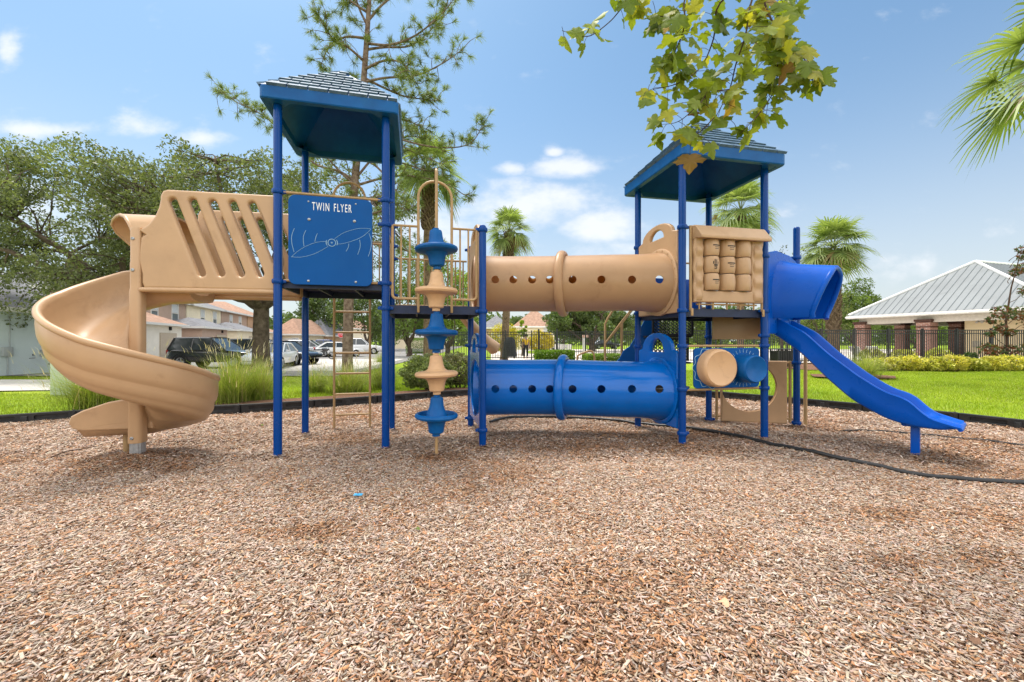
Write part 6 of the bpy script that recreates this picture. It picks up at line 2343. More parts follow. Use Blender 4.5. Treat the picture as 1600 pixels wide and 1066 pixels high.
# ------------------------------------------------------------------ pavilion
def pavilion():
    A, dv = V((32.2, 39.0, 0)), V((0.29, -0.957, 0)).normalized()
    L = 13.15
    inn = V((0.957, 0.29, 0))
    t = thing('pavilion', 'open pool pavilion with grey standing seam metal roof, brick columns and cream wall', 'pavilion', A)
    ROOFM = pm('grey_metal_roof', (0.155, 0.17, 0.175), 0.45, 0.4, 0.10, 0.6, metal=0.1, grime=((0.10, 0.11, 0.11), 0.5, 0.8))
    SEAM = pm('dark_roof_seams', (0.17, 0.19, 0.20), 0.45, 0.5, 0.1)
    EAVE, TOPZ, INS, LEN = 3.62, 7.95, 5.26, 26
    a, b_ = A, A + dv * L
    c, d = b_ + inn * LEN, a + inn * LEN
    r0 = A + dv * (L / 2) + inn * INS
    r1 = r0 + inn * (LEN - 2 * INS)
    up = lambda p, z: V((p.x, p.y, z))
    m = MB()
    th = 0.06
    for quad in ([up(a, EAVE), up(b_, EAVE), up(r0, TOPZ)], [up(b_, EAVE), up(c, EAVE), up(r1, TOPZ), up(r0, TOPZ)], [up(c, EAVE), up(d, EAVE), up(r1, TOPZ)], [up(d, EAVE), up(a, EAVE), up(r0, TOPZ), up(r1, TOPZ)]):
        m.ngon(quad)
    m.ngon([up(a, EAVE - 0.02), up(d, EAVE - 0.02), up(c, EAVE - 0.02), up(b_, EAVE - 0.02)])
    ro = m.build('roof', ROOFM, t)
    s = MB()

    def seams(p, q, apex0, apex1, n):
        """standing seams up a slope from the eave p-q"""
        e = (q - p); Ls = e.length; e = e.normalized()
        f0, f1 = (apex0 - p).dot(e), (apex1 - p).dot(e)
        run = (apex0 - p - e * f0)
        for i in range(1, n):
            x = Ls * i / n
            lim = 1.0
            if x < f0: lim = x / f0
            elif x > f1: lim = (Ls - x) / (Ls - f1)
            if lim < 0.03: continue
            st = p + e * x + UP * 0.02
            s.tube([st, st + run * lim], 0.032, 4)
    seams(up(a, EAVE), up(b_, EAVE), up(r0, TOPZ), up(r0, TOPZ), 27)
    seams(up(b_, EAVE), up(c, EAVE), up(r0, TOPZ), up(r1, TOPZ), 52)
    s.build('seams', SEAM, ro)
    cap = MB()
    for p, q in ((up(a, EAVE), up(r0, TOPZ)), (up(b_, EAVE), up(r0, TOPZ)), (up(r0, TOPZ), up(r1, TOPZ))):
        cap.tube([p + UP * 0.03, q + UP * 0.03], 0.12, 6)
    cap.build('ridge_cap', pm('pale_ridge_metal', (0.66, 0.66, 0.64), 0.4), ro)
    f = MB()
    for p, q in ((a, b_), (b_, c), (d, a)):
        X = frame(p, (q - p), UP)
        Lx = (q - p).length
        f.box((Lx / 2, EAVE - 0.14, 0.03), (Lx + 0.1, 0.26, 0.06), 0, X)
        f.box((Lx / 2, EAVE - 0.13, 0.09), (Lx + 0.1, 0.14, 0.10), 0, X)
    f.build('gutter', pm('white_gutter', (0.72, 0.70, 0.67), 0.5), t)
    f = MB()
    i0, i1 = a + inn * 0.8 + dv * 0.8, b_ + inn * 0.8 - dv * 0.8
    for p, q in ((i0, i1), (i1, i1 + inn * (LEN - 1.6)), (i0 + inn * (LEN - 1.6), i0)):
        X = frame(p, (q - p), UP)
        Lx = (q - p).length
        f.box((Lx / 2, EAVE - 0.50, 0.0), (Lx + 0.3, 0.62, 0.32), 0, X)
    f.build('beam', pm('beige_beam', (0.58, 0.52, 0.45), 0.8, 0.2), t)
    BRK, nt, bs = new_mat('red_brick')
    tc = N(nt, 'ShaderNodeTexCoord'); br = N(nt, 'ShaderNodeTexBrick')
    mp = N(nt, 'ShaderNodeMapping'); mp.inputs['Rotation'].default_value = (R(90), 0, R(18))
    nt.links.new(tc.outputs['Object'], mp.inputs[0]); nt.links.new(mp.outputs[0], br.inputs['Vector'])
    br.inputs['Color1'].default_value = (0.24, 0.085, 0.055, 1); br.inputs['Color2'].default_value = (0.36, 0.17, 0.12, 1); br.inputs['Mortar'].default_value = (0.45, 0.39, 0.34, 1)
    br.inputs['Scale'].default_value = 3.2; br.inputs['Mortar Size'].default_value = 0.022
    nt.links.new(br.outputs['Color'], bs.inputs['Base Color']); bs.inputs['Roughness'].default_value = 0.9
    DARK = pm('dark_brick_cap', (0.085, 0.045, 0.035), 0.9, 0.2, 0.2)

    def column(s0, i, w):
        p = A + dv * s0 + inn * i
        X = M.Translation((p.x, p.y, 0)) @ M.Rotation(math.atan2(inn.y, inn.x), 4, 'Z')
        k = MB()
        k.box((0, 0, 1.5), (w, w, 3.0), 0, X)
        k.box((0, 0, 2.42), (w + 0.08, w + 0.08, 0.10), 1, X)
        k.box((0, 0, 2.82), (w + 0.10, w + 0.10, 0.07), 1, X)
        k.box((0, 0, 2.96), (w + 0.20, w + 0.20, 0.18), 1, X)
        k.box((0, 0, 0.25), (w + 0.10, w + 0.10, 0.5), 0, X)
        k.build('brick_column', [BRK, DARK], t)
    column(0.8, 0.85, 0.85)
    column(5.6, 0.85, 0.95)
    column(12.0, 0.85, 0.95)
    column(0.8, 6.4, 0.85)
    column(4.6, 7.0, 0.85)
    # enclosed part under the roof
    w = MB()
    p = A + dv * 7.3 + inn * 2.2
    X = frame(V((p.x, p.y, 0)), dv, inn)
    w.box((2.5, 8, 1.75), (5.0, 16, 3.5), 0, X)
    w.build('wall', pm('cream_pavilion_wall', (0.74, 0.60, 0.38), 0.9, 0.2, 0.04, 1.0), t)
    l = MB()
    for dx in (0.75, 1.05):
        l.tube([X @ V((dx, -0.06, 2.78)), X @ V((dx + 0.05, -0.22, 2.72))], [0.05, 0.09], 10)
    l.box((0.95, -0.03, 2.80), (0.4, 0.06, 0.12), 0, X)
    l.build('flood_light', pm('lamp_grey', (0.35, 0.33, 0.30), 0.5), t)
    e = MB(); e.box((0.75, -0.08, 1.0), (0.45, 0.16, 0.5), 0, X, 0.02); e.build('service_box', pm('beige_box', (0.45, 0.40, 0.30), 0.6), t)


pavilion()

# ------------------------------------------------------------------ utility cabinet
q = G(100, 617)
t = thing('utility_cabinet', 'pale green utility cabinet standing on the lawn left of the spiral slide', 'cabinet', (q.x, q.y + 0.37, -0.02), 0.06, None, local=True)
UG = pm('pale_green_paint', (0.42, 0.47, 0.38), 0.55, 0.35, 0.06, 2.0)
b = MB(); b.box((0, 0, 0.50), (0.70, 0.70, 1.0), 0, None, 0.012); b.build('cabinet_body', UG, t)
b = MB(); b.box((0, 0, 1.035), (0.76, 0.76, 0.06), 0, None, 0.015); b.build('lid', UG, t)
b = MB(); b.box((0.0, -0.356, 0.55), (0.60, 0.012, 0.84), 0, None, 0.004); b.box((0.24, -0.365, 0.55), (0.03, 0.02, 0.1), 0, None, 0.004); b.build('cabinet_door', UG, t)

# ------------------------------------------------------------------ cars
TYRE = pm('tyre_rubber', (0.012, 0.012, 0.012), 0.8, 0.3)
RIM = pm('alloy_rim', (0.35, 0.36, 0.37), 0.35, 0.5, metal=0.8)
LAMPR = pm('red_tail_lamp', (0.30, 0.012, 0.01), 0.25, 0.5)
LAMPW = pm('clear_head_lamp', (0.65, 0.66, 0.68), 0.15, 0.6)


def car(label, paint, loc, rz, L=4.6, Wd=1.85, H=1.7, kind='suv', group='parked cars'):
    t = thing('parked_car' if kind != 'pickup' else 'pickup_truck', label, 'car' if kind != 'pickup' else 'pickup truck', loc, rz, group, local=True)
    w = Wd / 2
    belt = H * (0.60 if kind != 'sedan' else 0.64)
    low = 0.26 if kind == 'sedan' else 0.34
    hood = belt * (0.93 if kind != 'sedan' else 0.90)
    x = lambda f: -L / 2 + L * f
    st = [(0.0, low + 0.12, belt * 0.80, 0.80), (0.02, low + 0.02, belt * 0.95, 0.92), (0.10, low, belt, 0.99), (0.35, low, belt, 1.0), (0.62, low, belt, 1.0), (0.70, low, belt * 0.985, 1.0), (0.82, low, hood * 0.985, 0.98), (0.94, low + 0.02, hood * 0.90, 0.93), (0.985, low + 0.06, hood * 0.80, 0.84), (1.0, low + 0.14, hood * 0.66, 0.74)]
    if kind == 'sedan':
        st[0] = (0.0, low + 0.12, belt * 0.82, 0.82); st[1] = (0.03, low + 0.04, belt * 0.93, 0.93)
    b = MB()
    rows = []
    for f, zl, zb, k in st:
        ww = w * k
        half = [(ww * 0.90, zl), (ww * 0.985, zl + 0.08), (ww, (zl + zb) * 0.5), (ww * 0.985, zb - 0.10), (ww * 0.94, zb - 0.02), (ww * 0.85, zb)]
        rows.append([V((x(f), y, z)) for y, z in half] + [V((x(f), -y, z)) for y, z in half[::-1]])
    b.grid(rows, 0, True, False, True)
    n = len(rows[0])
    for base, rev in ((0, 0), ((len(rows) - 1) * n, 1)):
        f = [base + i for i in range(n)]
        b.f.append(f[::-1] if rev else f); b.m.append(0); b.s.append(False)
    b.build('car_body', paint, t, 0, 45)
    # cabin
    if kind == 'suv': cab = [(0.03, 0), (0.085, 1), (0.30, 1.02), (0.50, 1), (0.70, 0)]
    elif kind == 'pickup': cab = [(0.33, 0), (0.36, 1), (0.45, 1.0), (0.55, 1), (0.70, 0)]
    else: cab = [(0.08, 0), (0.25, 1), (0.40, 1.02), (0.52, 0.99), (0.72, 0)]
    gl, pt = MB(), MB()
    rr_, cr = [], H - belt
    for f, k in cab:
        z = belt - 0.02 + (cr + 0.02) * k
        yb, yr = w * 0.92, w * (0.92 - 0.20 * min(1, k))
        rr_.append((x(f), yb, yr, z))
    xs_ = [r[0] for r in rr_]
    # glasshouse: base line under each roof station, windscreen and rear window sloping
    base = [(xs_[0], w * 0.92), (xs_[-1], w * 0.92)]
    top = [r for r in rr_[1:-1]]
    for sg in (1, -1):
        pl = [V((xs_[0], sg * w * 0.90, belt - 0.03))] + [V((r[0], sg * r[2], r[3] - 0.06)) for r in top] + [V((xs_[-1], sg * w * 0.90, belt - 0.03))]
        gl.ngon(pl if sg > 0 else pl[::-1])
        pt.tube([V((xs_[0], sg * w * 0.91, belt - 0.02)), V((top[0][0], sg * (top[0][2] + 0.005), top[0][3] - 0.05))], 0.045, 6)
        pt.tube([V((xs_[-1], sg * w * 0.91, belt - 0.02)), V((top[-1][0], sg * (top[-1][2] + 0.005), top[-1][3] - 0.05))], 0.035, 6)
        for fx in ((0.30, 0.52) if kind == 'suv' else (0.44,) if kind == 'pickup' else (0.42,)):
            xx = x(fx)
            zz = float(np.interp(xx, [r[0] for r in top], [r[3] for r in top])) - 0.06
            pt.tube([V((xx, sg * w * 0.915, belt - 0.02)), V((xx + 0.03, sg * (top[0][2] + 0.006), zz))], 0.032, 6)
    for q0, q1 in ((0, 1), (-1, -2)):
        e, r = rr_[q0], rr_[q1]
        gl.ngon([V((e[0], -w * 0.90, belt - 0.03)), V((e[0], w * 0.90, belt - 0.03)), V((r[0], r[2], r[3] - 0.06)), V((r[0], -r[2], r[3] - 0.06))])
    gl.build('windows', GLASS, t)
    rows = []
    for r in top:
        rows.append([V((r[0], -r[2] - 0.01, r[3] - 0.07)), V((r[0], -r[2] * 0.93, r[3] - 0.02)), V((r[0], 0, r[3])), V((r[0], r[2] * 0.93, r[3] - 0.02)), V((r[0], r[2] + 0.01, r[3] - 0.07))])
    pt.grid(rows, 0, False, False, True)
    pt.grid([[p - V((0, 0, 0.03)) for p in rw][::-1] for rw in rows], 0, False, False, True)
    pt.build('roof', paint, t)
    if kind == 'pickup':
        bed = MB()
        bed.box((x(0.18), 0, belt - 0.06), (L * 0.28, Wd * 0.78, 0.02))
        bed.build('load_bed', TYRE, t)
    wr = 0.33 if kind == 'sedan' else 0.37
    for fx in (0.19, 0.81):
        for sg in (1, -1):
            X = M.Translation((x(fx), sg * (w - 0.10), wr)) @ M.Rotation(R(-90 * sg), 4, 'X')
            k = MB()
            k.lathe([(wr * 0.62, -0.1), (wr * 0.9, -0.105), (wr, -0.07), (wr, 0.07), (wr * 0.9, 0.11), (wr * 0.66, 0.105), (wr * 0.62, 0.08)], 24, 0, X)
            k.lathe([(0, -0.12), (wr * 1.22, -0.12), (wr * 1.22, -0.105), (0, -0.105)], 20, 0, X)
            wo = k.build('wheel', TYRE, t)
            k = MB()
            k.lathe([(0, 0.085), (wr * 0.18, 0.095), (wr * 0.22, 0.075), (wr * 0.5, 0.07), (wr * 0.63, 0.10), (wr * 0.64, 0.07)], 20, 0, X)
            for j in range(5):
                k.box((wr * 0.36, 0, 0.085), (wr * 0.5, wr * 0.13, 0.02), 0, X @ M.Rotation(j * 2 * math.pi / 5, 4, 'Z'))
            k.build('rim', RIM, wo)
            a = MB()
            pts = [X @ V((wr * 1.16 * math.cos(R(q)), wr * 1.16 * math.sin(R(q)) * 1.0, 0.085)) for q in range(0, 360, 15)]
            pts = [p for p in pts if p.z > low]
            pts.sort(key=lambda p: math.atan2(p.z - wr, p.x - x(fx)))
            if len(pts) > 3:
                a.tube(pts, 0.025, 6)
                a.build('wheel_arch', TYRE if kind == 'suv' else paint, t)
    for sg in (1, -1):
        k = MB(); k.box((x(0.958), sg * w * 0.70, hood * 0.80), (0.16, 0.34, 0.14), 0, None, 0.03); k.build('headlight', LAMPW, t)
        k = MB(); k.box((x(0.022), sg * w * 0.78, belt * 0.86), (0.14, 0.22, 0.26), 0, None, 0.03); k.build('tail_light', LAMPR, t)
        k = MB(); k.box((x(0.66), sg * (w + 0.07), belt + 0.05), (0.12, 0.18, 0.12), 0, None, 0.03); k.build('wing_mirror', paint, t)
    k = MB(); k.box((x(0.985), 0, low + 0.22), (0.08, Wd * 0.5, 0.16), 0, None, 0.02); k.build('grille', TYRE, t)
    return t


PBLK = pm('black_car_paint', (0.008, 0.008, 0.010), 0.18, 0.5, 0.05, coat=0.6, rvar=0.04)
PWHT = pm('white_car_paint', (0.72, 0.72, 0.72), 0.25, 0.5, 0.02, coat=0.5, rvar=0.04)
PSIL = pm('silver_car_paint', (0.48, 0.49, 0.50), 0.25, 0.5, 0.03, metal=0.4, coat=0.5, rvar=0.04)
PBLU = pm('blue_car_paint', (0.02, 0.07, 0.30), 0.25, 0.5, 0.03, coat=0.5, rvar=0.04)


def car_px(label, paint, px, z, rz, **k):
    x = (px - 800) / F * z
    return car(label, paint, (x, z, tz(x, z) + 0.02), rz, **k)


car_px('black sport utility vehicle parked behind the fountain grass right of the spiral slide', PBLK, 342, 23.0, 0.0, L=4.7, H=1.72)
car_px('black sport utility vehicle half hidden behind the oak trunk', PBLK, 415, 27.5, 0.12, L=4.6, H=1.66)
car_px('white saloon car whose front wheel shows just right of the oak trunk', PWHT, 425, 23.0, -1.32, L=4.5, H=1.42, kind='sedan')
car_px('black hatchback parked behind the white saloon, nose by the back left tower post', PBLK, 449, 26.5, -0.30, L=4.4, H=1.52)
car_px('silver estate car beyond the black hatchback in the car park', PSIL, 486, 40, 0.2, L=4.5, H=1.6)
car_px('white saloon car parked behind the ladder left of the pine trunk', PWHT, 530, 39, 0.5, L=4.5, H=1.42, kind='sedan')
car_px('white pickup truck right of the pine trunk behind the ladder', PWHT, 562, 47, 0.25, L=5.2, H=1.82, kind='pickup')
car_px('blue car far across the car park above the white saloon', PBLU, 516, 62, 0.3, L=4.4, H=1.7)
car_px('white car behind the fence in front of the terracotta-roofed house', PWHT, 858, 50, 0.5, L=4.4, H=1.5)
car_px('dark car far behind the fence left of the stair handrails', PBLK, 946, 66, 0.1, L=4.5, H=1.45, kind='sedan')

# motorcycle
x = (504 - 800) / F * 33
t = thing('motorcycle', 'dark motorcycle parked in front of the white saloon behind the ladder', 'motorcycle', (x, 33, tz(x, 33) + 0.02), 0.5, None, local=True)
for xx in (-0.7, 0.7):
    k = MB(); X = M.Translation((xx, 0, 0.31)) @ M.Rotation(R(90), 4, 'X')
    k.lathe([(0.24, -0.05), (0.31, -0.04), (0.31, 0.04), (0.24, 0.05), (0.24, -0.05)], 22, 0, X)
    for j in range(5): k.box((0.12, 0, 0), (0.24, 0.02, 0.02), 0, X @ M.Rotation(j * 1.2566, 4, 'Z'))
    k.build('wheel', TYRE, t)
k = MB(); k.tube([(-0.7, 0, 0.31), (-0.2, 0, 0.55), (0.3, 0, 0.72), (0.5, 0, 0.85)], [0.04, 0.07, 0.09, 0.05], 8); k.box((0.0, 0, 0.45), (0.45, 0.25, 0.3), 0, None, 0.06); k.build('motorcycle_body', PBLK, t)
k = MB(); k.box((-0.38, 0, 0.78), (0.6, 0.24, 0.1), 0, None, 0.04); k.build('seat', TYRE, t)
k = MB(); k.box((0.15, 0, 0.82), (0.45, 0.26, 0.2), 0, None, 0.07); k.build('fuel_tank', PBLK, t)
k = MB(); k.tube([(0.7, 0.06, 0.31), (0.45, 0.06, 0.95)], 0.025, 8); k.tube([(0.7, -0.06, 0.31), (0.45, -0.06, 0.95)], 0.025, 8); k.tube([(0.32, -0.36, 1.02), (0.45, -0.1, 0.98), (0.45, 0.1, 0.98), (0.32, 0.36, 1.02)], 0.016, 8); k.build('handlebar', STEEL, t)

# stop sign
z = 48; x = (533 - 800) / F * z
t = thing('stop_sign', 'red octagonal stop sign left of the pine trunk behind the ladder', 'road sign', (x, z, tz(x, z)), 0, None, local=True)
k = MB(); k.tube([(0, 0, -0.1), (0, 0, 2.7)], 0.03, 8); k.build('post', STEEL, t)
RED = pm('red_sign_sheet', (0.55, 0.02, 0.025), 0.5, 0.4, 0.03)
oc = [(0.40 * math.cos(R(22.5 + 45 * i)), 0.40 * math.sin(R(22.5 + 45 * i))) for i in range(8)]
XS = frame(V((0, -0.045, 2.30)), (1, 0, 0), UP)
k = MB(); k.mesh(plate(oc, (), 0.012, 0.002), XS); k.add([(p[0] * 0.96, p[1] * 0.96, 0.0065) for p in oc] + [(p[0] * 0.90, p[1] * 0.90, 0.0065) for p in oc], [(i, (i + 1) % 8, 8 + (i + 1) % 8, 8 + i) for i in range(8)], 1, False, XS)
so = k.build('sign_face', [RED, WHITE], t)
k = MB(); k.mesh(text_mesh('STOP', 0.52, 0.24), XS @ M.Translation((-0.26, -0.12, 0.008))); k.build('lettering', WHITE, so)
# white post sign behind the fence
z = 30; x = (912 - 800) / F * z
t = thing('sign_post', 'white post with a small pale sign behind the fence between the tunnels', 'sign', (x, z, 0), 0, None, local=True)
k = MB(); k.box((0, 0, 0.85), (0.12, 0.12, 1.7)); k.build('post', TRIMW, t)
k = MB(); k.box((0.10, -0.09, 1.62), (0.42, 0.04, 0.22), 0, None, 0.008); k.build('sign_face', pm('pale_pink_sign', (0.55, 0.34, 0.26), 0.6), t)

# white low fence behind the gate
t = thing('white_fence', 'low white fence in front of the far car right of the gate', 'fence', ((868 - 800) / F * 44, 44, 0), 0, None, local=True)
for i in range(8):
    k = MB(); k.box((i * 0.24, 0, 0.45), (0.17, 0.05, 0.9)); k.build('picket', TRIMW, t)
k = MB(); k.box((0.85, 0.05, 0.7), (1.9, 0.04, 0.08)); k.box((0.85, 0.05, 0.25), (1.9, 0.04, 0.08)); k.build('rail', TRIMW, t)

# dark sheeted stack left of the gate and bin by the slide
t = thing('covered_cart', 'dark grey fabric-covered cart behind the fence left of the gate', 'cart', ((796 - 800) / F * 28.6, 28.6, 0.02), 0, None, local=True)
COV = pm('charcoal_cover_cloth', (0.035, 0.037, 0.042), 0.85, 0.2, 0.2, 5.0)
rows = []
for zz, w_, d_ in ((0.12, 0.52, 0.40), (0.6, 0.46, 0.37), (1.0, 0.44, 0.34), (1.35, 0.34, 0.28), (1.5, 0.2, 0.16)):
    rows.append([(w_ * math.cos(a) * (1 + 0.05 * math.sin(5 * a + zz)), d_ * math.sin(a) * (1 + 0.06 * math.cos(7 * a)), zz) for a in [2 * math.pi * i / 28 for i in range(28)]])
k = MB(); k.grid(rows, 0, True); k.f.append([4 * 28 + i for i in range(28)]); k.m.append(0); k.s.append(False); k.build('cover', COV, t)
for xx in (-0.35, 0.35):
    k = MB(); k.lathe([(0, -0.03), (0.08, -0.03), (0.08, 0.03), (0, 0.03)], 12, 0, M.Translation((xx, -0.2, 0.08)) @ M.Rotation(R(90), 4, 'X')); k.build('caster', TYRE, t)
t = thing('bin_enclosure', 'black slatted bin box behind the round crawl panel by the straight slide', 'bin', ((1222 - 800) / F * 19.5, 19.5, 0), 0, None, local=True)
k = MB()
for sx in (-0.36, 0.36):
    for sy in (-0.3, 0.3): k.box((sx, sy, 0.42), (0.06, 0.06, 0.84))
for i in range(9):
    k.box((-0.32 + 0.08 * i, -0.32, 0.42), (0.045, 0.02, 0.74)); k.box((-0.32 + 0.08 * i, 0.32, 0.42), (0.045, 0.02, 0.74))
for i in range(7):
    k.box((-0.38, -0.24 + 0.08 * i, 0.42), (0.02, 0.045, 0.74)); k.box((0.38, -0.24 + 0.08 * i, 0.42), (0.02, 0.045, 0.74))
k.build('slatted_body', FENCEM, t)
k = MB(); k.box((0, 0, 0.86), (0.86, 0.74, 0.05), 0, None, 0.015); k.build('lid', FENCEM, t)
k = MB(); k.box((0, 0, 0.4), (0.6, 0.48, 0.7), 0, None, 0.03); k.build('liner', TYRE, t)

# lounge chairs inside the pool fence
for i, (px_, lab) in enumerate(((1352, 'white pool lounge chair behind the fence, left one of two'), (1380, 'white pool lounge chair behind the fence, right one of two'))):
    z = 25.5; x = (px_ - 800) / F * z
    t = thing('lounge_chair', lab, 'lounge chair', (x, z, 0.015), 0.3, 'pool lounge chairs', local=True)
    k = MB(); k.box((0.0, 0, 0.36), (1.1, 0.6, 0.05), 0, None, 0.015); k.build('seat', TRIMW, t)
    k = MB(); k.box((0, 0, 0), (0.75, 0.6, 0.05), 0, M.Translation((-0.80, 0, 0.62)) @ M.Rotation(R(48), 4, 'Y'), 0.015); k.build('backrest', TRIMW, t)
    for sx in (-0.5, 0.5):
        for sy in (-0.26, 0.26):
            k = MB(); k.box((sx, sy, 0.17), (0.05, 0.05, 0.34)); k.build('leg', TRIMW, t)

# ------------------------------------------------------------------ the person behind the gate
def skin(name, joints, edges, radii, mat, parent, sub=1):
    me = bpy.data.meshes.new(name)
    me.from_pydata([tuple(j) for j in joints], edges, [])
    o = link(name, me, parent)
    s = o.modifiers.new('skin', 'SKIN')
    for v, r in zip(me.skin_vertices[0].data, radii):
        v.radius = (r, r) if not isinstance(r, tuple) else r
    me.skin_vertices[0].data[0].use_root = True
    o.modifiers.new('sub', 'SUBSURF').levels = sub
    o.modifiers['sub'].render_levels = sub
    s.use_smooth_shade = True
    dg = bpy.context.evaluated_depsgraph_get(); dg.update()
    m2 = bpy.data.meshes.new_from_object(o.evaluated_get(dg))
    o.modifiers.clear(); o.data = m2
    m2.materials.clear(); m2.materials.append(mat)
    return o


z = 29.0; x = (821.5 - 800) / F * z
pt_ = thing('person', 'person in a yellow shirt and dark trousers standing behind the fence at the gate', 'person', (x, z, 0.015), 0.2, None, local=True)
SKIN = pm('skin', (0.42, 0.25, 0.17), 0.55, 0.4, 0.05)
J = [(0, 0, .92), (0, 0, 1.15), (0, 0, 1.34), (0, -.01, 1.43), (0, -.02, 1.50), (0, -.02, 1.60), (.17, 0, 1.36), (.22, .02, 1.09), (.23, -.06, .86), (-.17, 0, 1.36), (-.22, .02, 1.09), (-.21, -.06, .86), (.09, 0, .88), (.10, -.01, .48), (.10, .02, .08), (.11, -.13, .035), (-.09, 0, .88), (-.10, -.01, .48), (-.10, .02, .08), (-.11, -.13, .035)]
E = [(0, 1), (1, 2), (2, 3), (3, 4), (4, 5), (2, 6), (6, 7), (7, 8), (2, 9), (9, 10), (10, 11), (0, 12), (12, 13), (13, 14), (14, 15), (0, 16), (16, 17), (17, 18), (18, 19)]
for sg, k in ((1, 8), (-1, 11)):
    for j, (dx, dz) in enumerate(((-.03, -.16), (-.01, -.18), (.01, -.17), (.025, -.15))):
        J.append((J[k][0] + dx * sg, J[k][1] - .03, J[k][2] + dz * 0.9)); E.append((k, len(J) - 1))
    J.append((J[k][0] - .045 * sg, J[k][1] - .05, J[k][2] - .09)); E.append((k, len(J) - 1))
RD = [.13, .12, .13, .055, .085, .095, .055, .042, .032, .055, .042, .032, .085, .058, .042, .035, .085, .058, .042, .035] + [.010] * 10
skin('body', J, E, RD, SKIN, pt_)
skin('shirt', [(0, 0, .86), (0, 0, 1.12), (0, 0, 1.33), (.175, 0, 1.36), (.215, .02, 1.14), (-.175, 0, 1.36), (-.215, .02, 1.14)], [(0, 1), (1, 2), (2, 3), (3, 4), (2, 5), (5, 6)], [.155, .145, .15, .072, .062, .072, .062], pm('yellow_shirt', (0.65, 0.40, 0.02), 0.85, 0.2), pt_)
skin('trousers', [(0, 0, .90), (.09, 0, .86), (.10, -.01, .48), (.10, .02, .12), (-.09, 0, .86), (-.10, -.01, .48), (-.10, .02, .12)], [(0, 1), (1, 2), (2, 3), (0, 4), (4, 5), (5, 6)], [.145, .105, .078, .062, .105, .078, .062], pm('dark_trousers', (0.02, 0.02, 0.025), 0.85, 0.2), pt_)
k = MB(); k.lathe([(0, 0.115), (0.06, 0.105), (0.098, 0.06), (0.108, 0.0), (0.10, -0.05), (0.0, -0.05)], 16, 0, M.Translation((0, 0.012, 1.60))); k.build('hair', pm('dark_hair', (0.02, 0.014, 0.01), 0.7), pt_)
k = MB()
for sg in (-1, 1): k.lathe([(0, .006), (.011, 0), (0, -.006)], 8, 0, M.Translation((.034 * sg, -.118, 1.565)))
k.box((0, -.118, 1.495), (.045, .01, .010)); k.build('eyes_and_mouth', INK, pt_)
k = MB(); k.box((.11, -.06, .045), (.10, .27, .085), 0, None, .03); k.box((-.11, -.06, .045), (.10, .27, .085), 0, None, .03); k.build('shoes', pm('orange_shoes', (0.45, 0.16, 0.06), 0.7), pt_)

# ------------------------------------------------------------------ litter on the mulch
def ground_leaf(label, px, py, size, col, rz, seed, name='fallen_leaf'):
    g = np.random.default_rng(seed)
    q = G(px, py)
    half = [(0.0, -0.15), (0.25, -0.12), (0.5, 0.0), (0.75, 0.22), (0.55, 0.38), (0.6, 0.55), (0.3, 0.5), (0.28, 0.75), (0.0, 1.0)]
    ol = half + [(-a, b_) for a, b_ in half[-2:0:-1]]
    v = [(0, 0.3, 0.10)] + [(a, b_, 0.16 * abs(a) + 0.12 * math.sin(4 * b_ + a * 3) + g.uniform(0, .05)) for a, b_ in ol]
    v += [(a, b_, c - 0.02) for a, b_, c in v]
    n = len(ol)
    f = [(0, 1 + i, 1 + (i + 1) % n) for i in range(n)] + [(n + 1, n + 2 + (i + 1) % n, n + 2 + i) for i in range(n)]
    f += [(1 + i, n + 2 + i, n + 2 + (i + 1) % n, 1 + (i + 1) % n) for i in range(n)]
    b = MB()
    X = M.Translation((q.x, q.y, float(mulch_h(q.x, q.y)) + 0.028)) @ M.Rotation(rz, 4, 'Z') @ M.Scale(size, 4)
    b.add([(p[0], p[1] - 0.4, p[2]) for p in v], f, 0, True, X)
    return tag(b.build(name, pm('%s_%d' % (name, seed), col, 0.8, 0.2, 0.12, 30.0)), label, 'leaf')


ground_leaf('dry tan sycamore leaf lying on the mulch at the lower right', 1130, 946, 0.048, (0.56, 0.33, 0.20), 1.2, 1)
ground_leaf('small curled pinkish leaf on the mulch at the lower left of centre', 356, 968, 0.026, (0.56, 0.36, 0.24), 0.3, 2)
ground_leaf('small green leaf on the mulch left of centre', 652, 832, 0.030, (0.10, 0.13, 0.03), 2.0, 3)
ground_leaf('small green leaf on the mulch between the spiral slide and the left tower', 408, 667, 0.05, (0.14, 0.18, 0.03), 2.2, 4)
ground_leaf('curled brown leaf on the mulch at the lower right corner', 1520, 1003, 0.040, (0.18, 0.10, 0.06), 0.5, 5)
q = G(560, 781)
b = MB()
pts = []
gg = np.random.default_rng(8)
for i in range(3):
    for j in range(4):
        pts.append((-.03 + .02 * j + gg.normal(0, .003), -.018 + .018 * i + gg.normal(0, .003), gg.uniform(0, .018)))
b.grid([pts[4 * i:4 * i + 4] for i in range(3)], 0, False, False, False, M.Translation((q.x, q.y, float(mulch_h(q.x, q.y)) + 0.03)))
o = b.build('wrapper_scrap', pm('blue_wrapper', (0.03, 0.30, 0.55), 0.4, 0.5))
sm_ = o.modifiers.new('thick', 'SOLIDIFY'); sm_.thickness = 0.001
tag(o, 'scrap of bright blue wrapper lying on the mulch left of centre', 'litter')
w = [G(80, 716), G(105, 709), G(130, 704), G(155, 700)]
b = MB(); b.tube(spline([V((p.x, p.y, float(mulch_h(p.x, p.y)) + 0.03 + 0.012 * (i % 2))) for i, p in enumerate(w)], 5), [0.008 - 0.005 * i / 15 for i in range(16)], 6)
tag(b.build('fallen_twig', TWIG), 'thin dark twig on the mulch left of the spiral slide foot', 'twig')

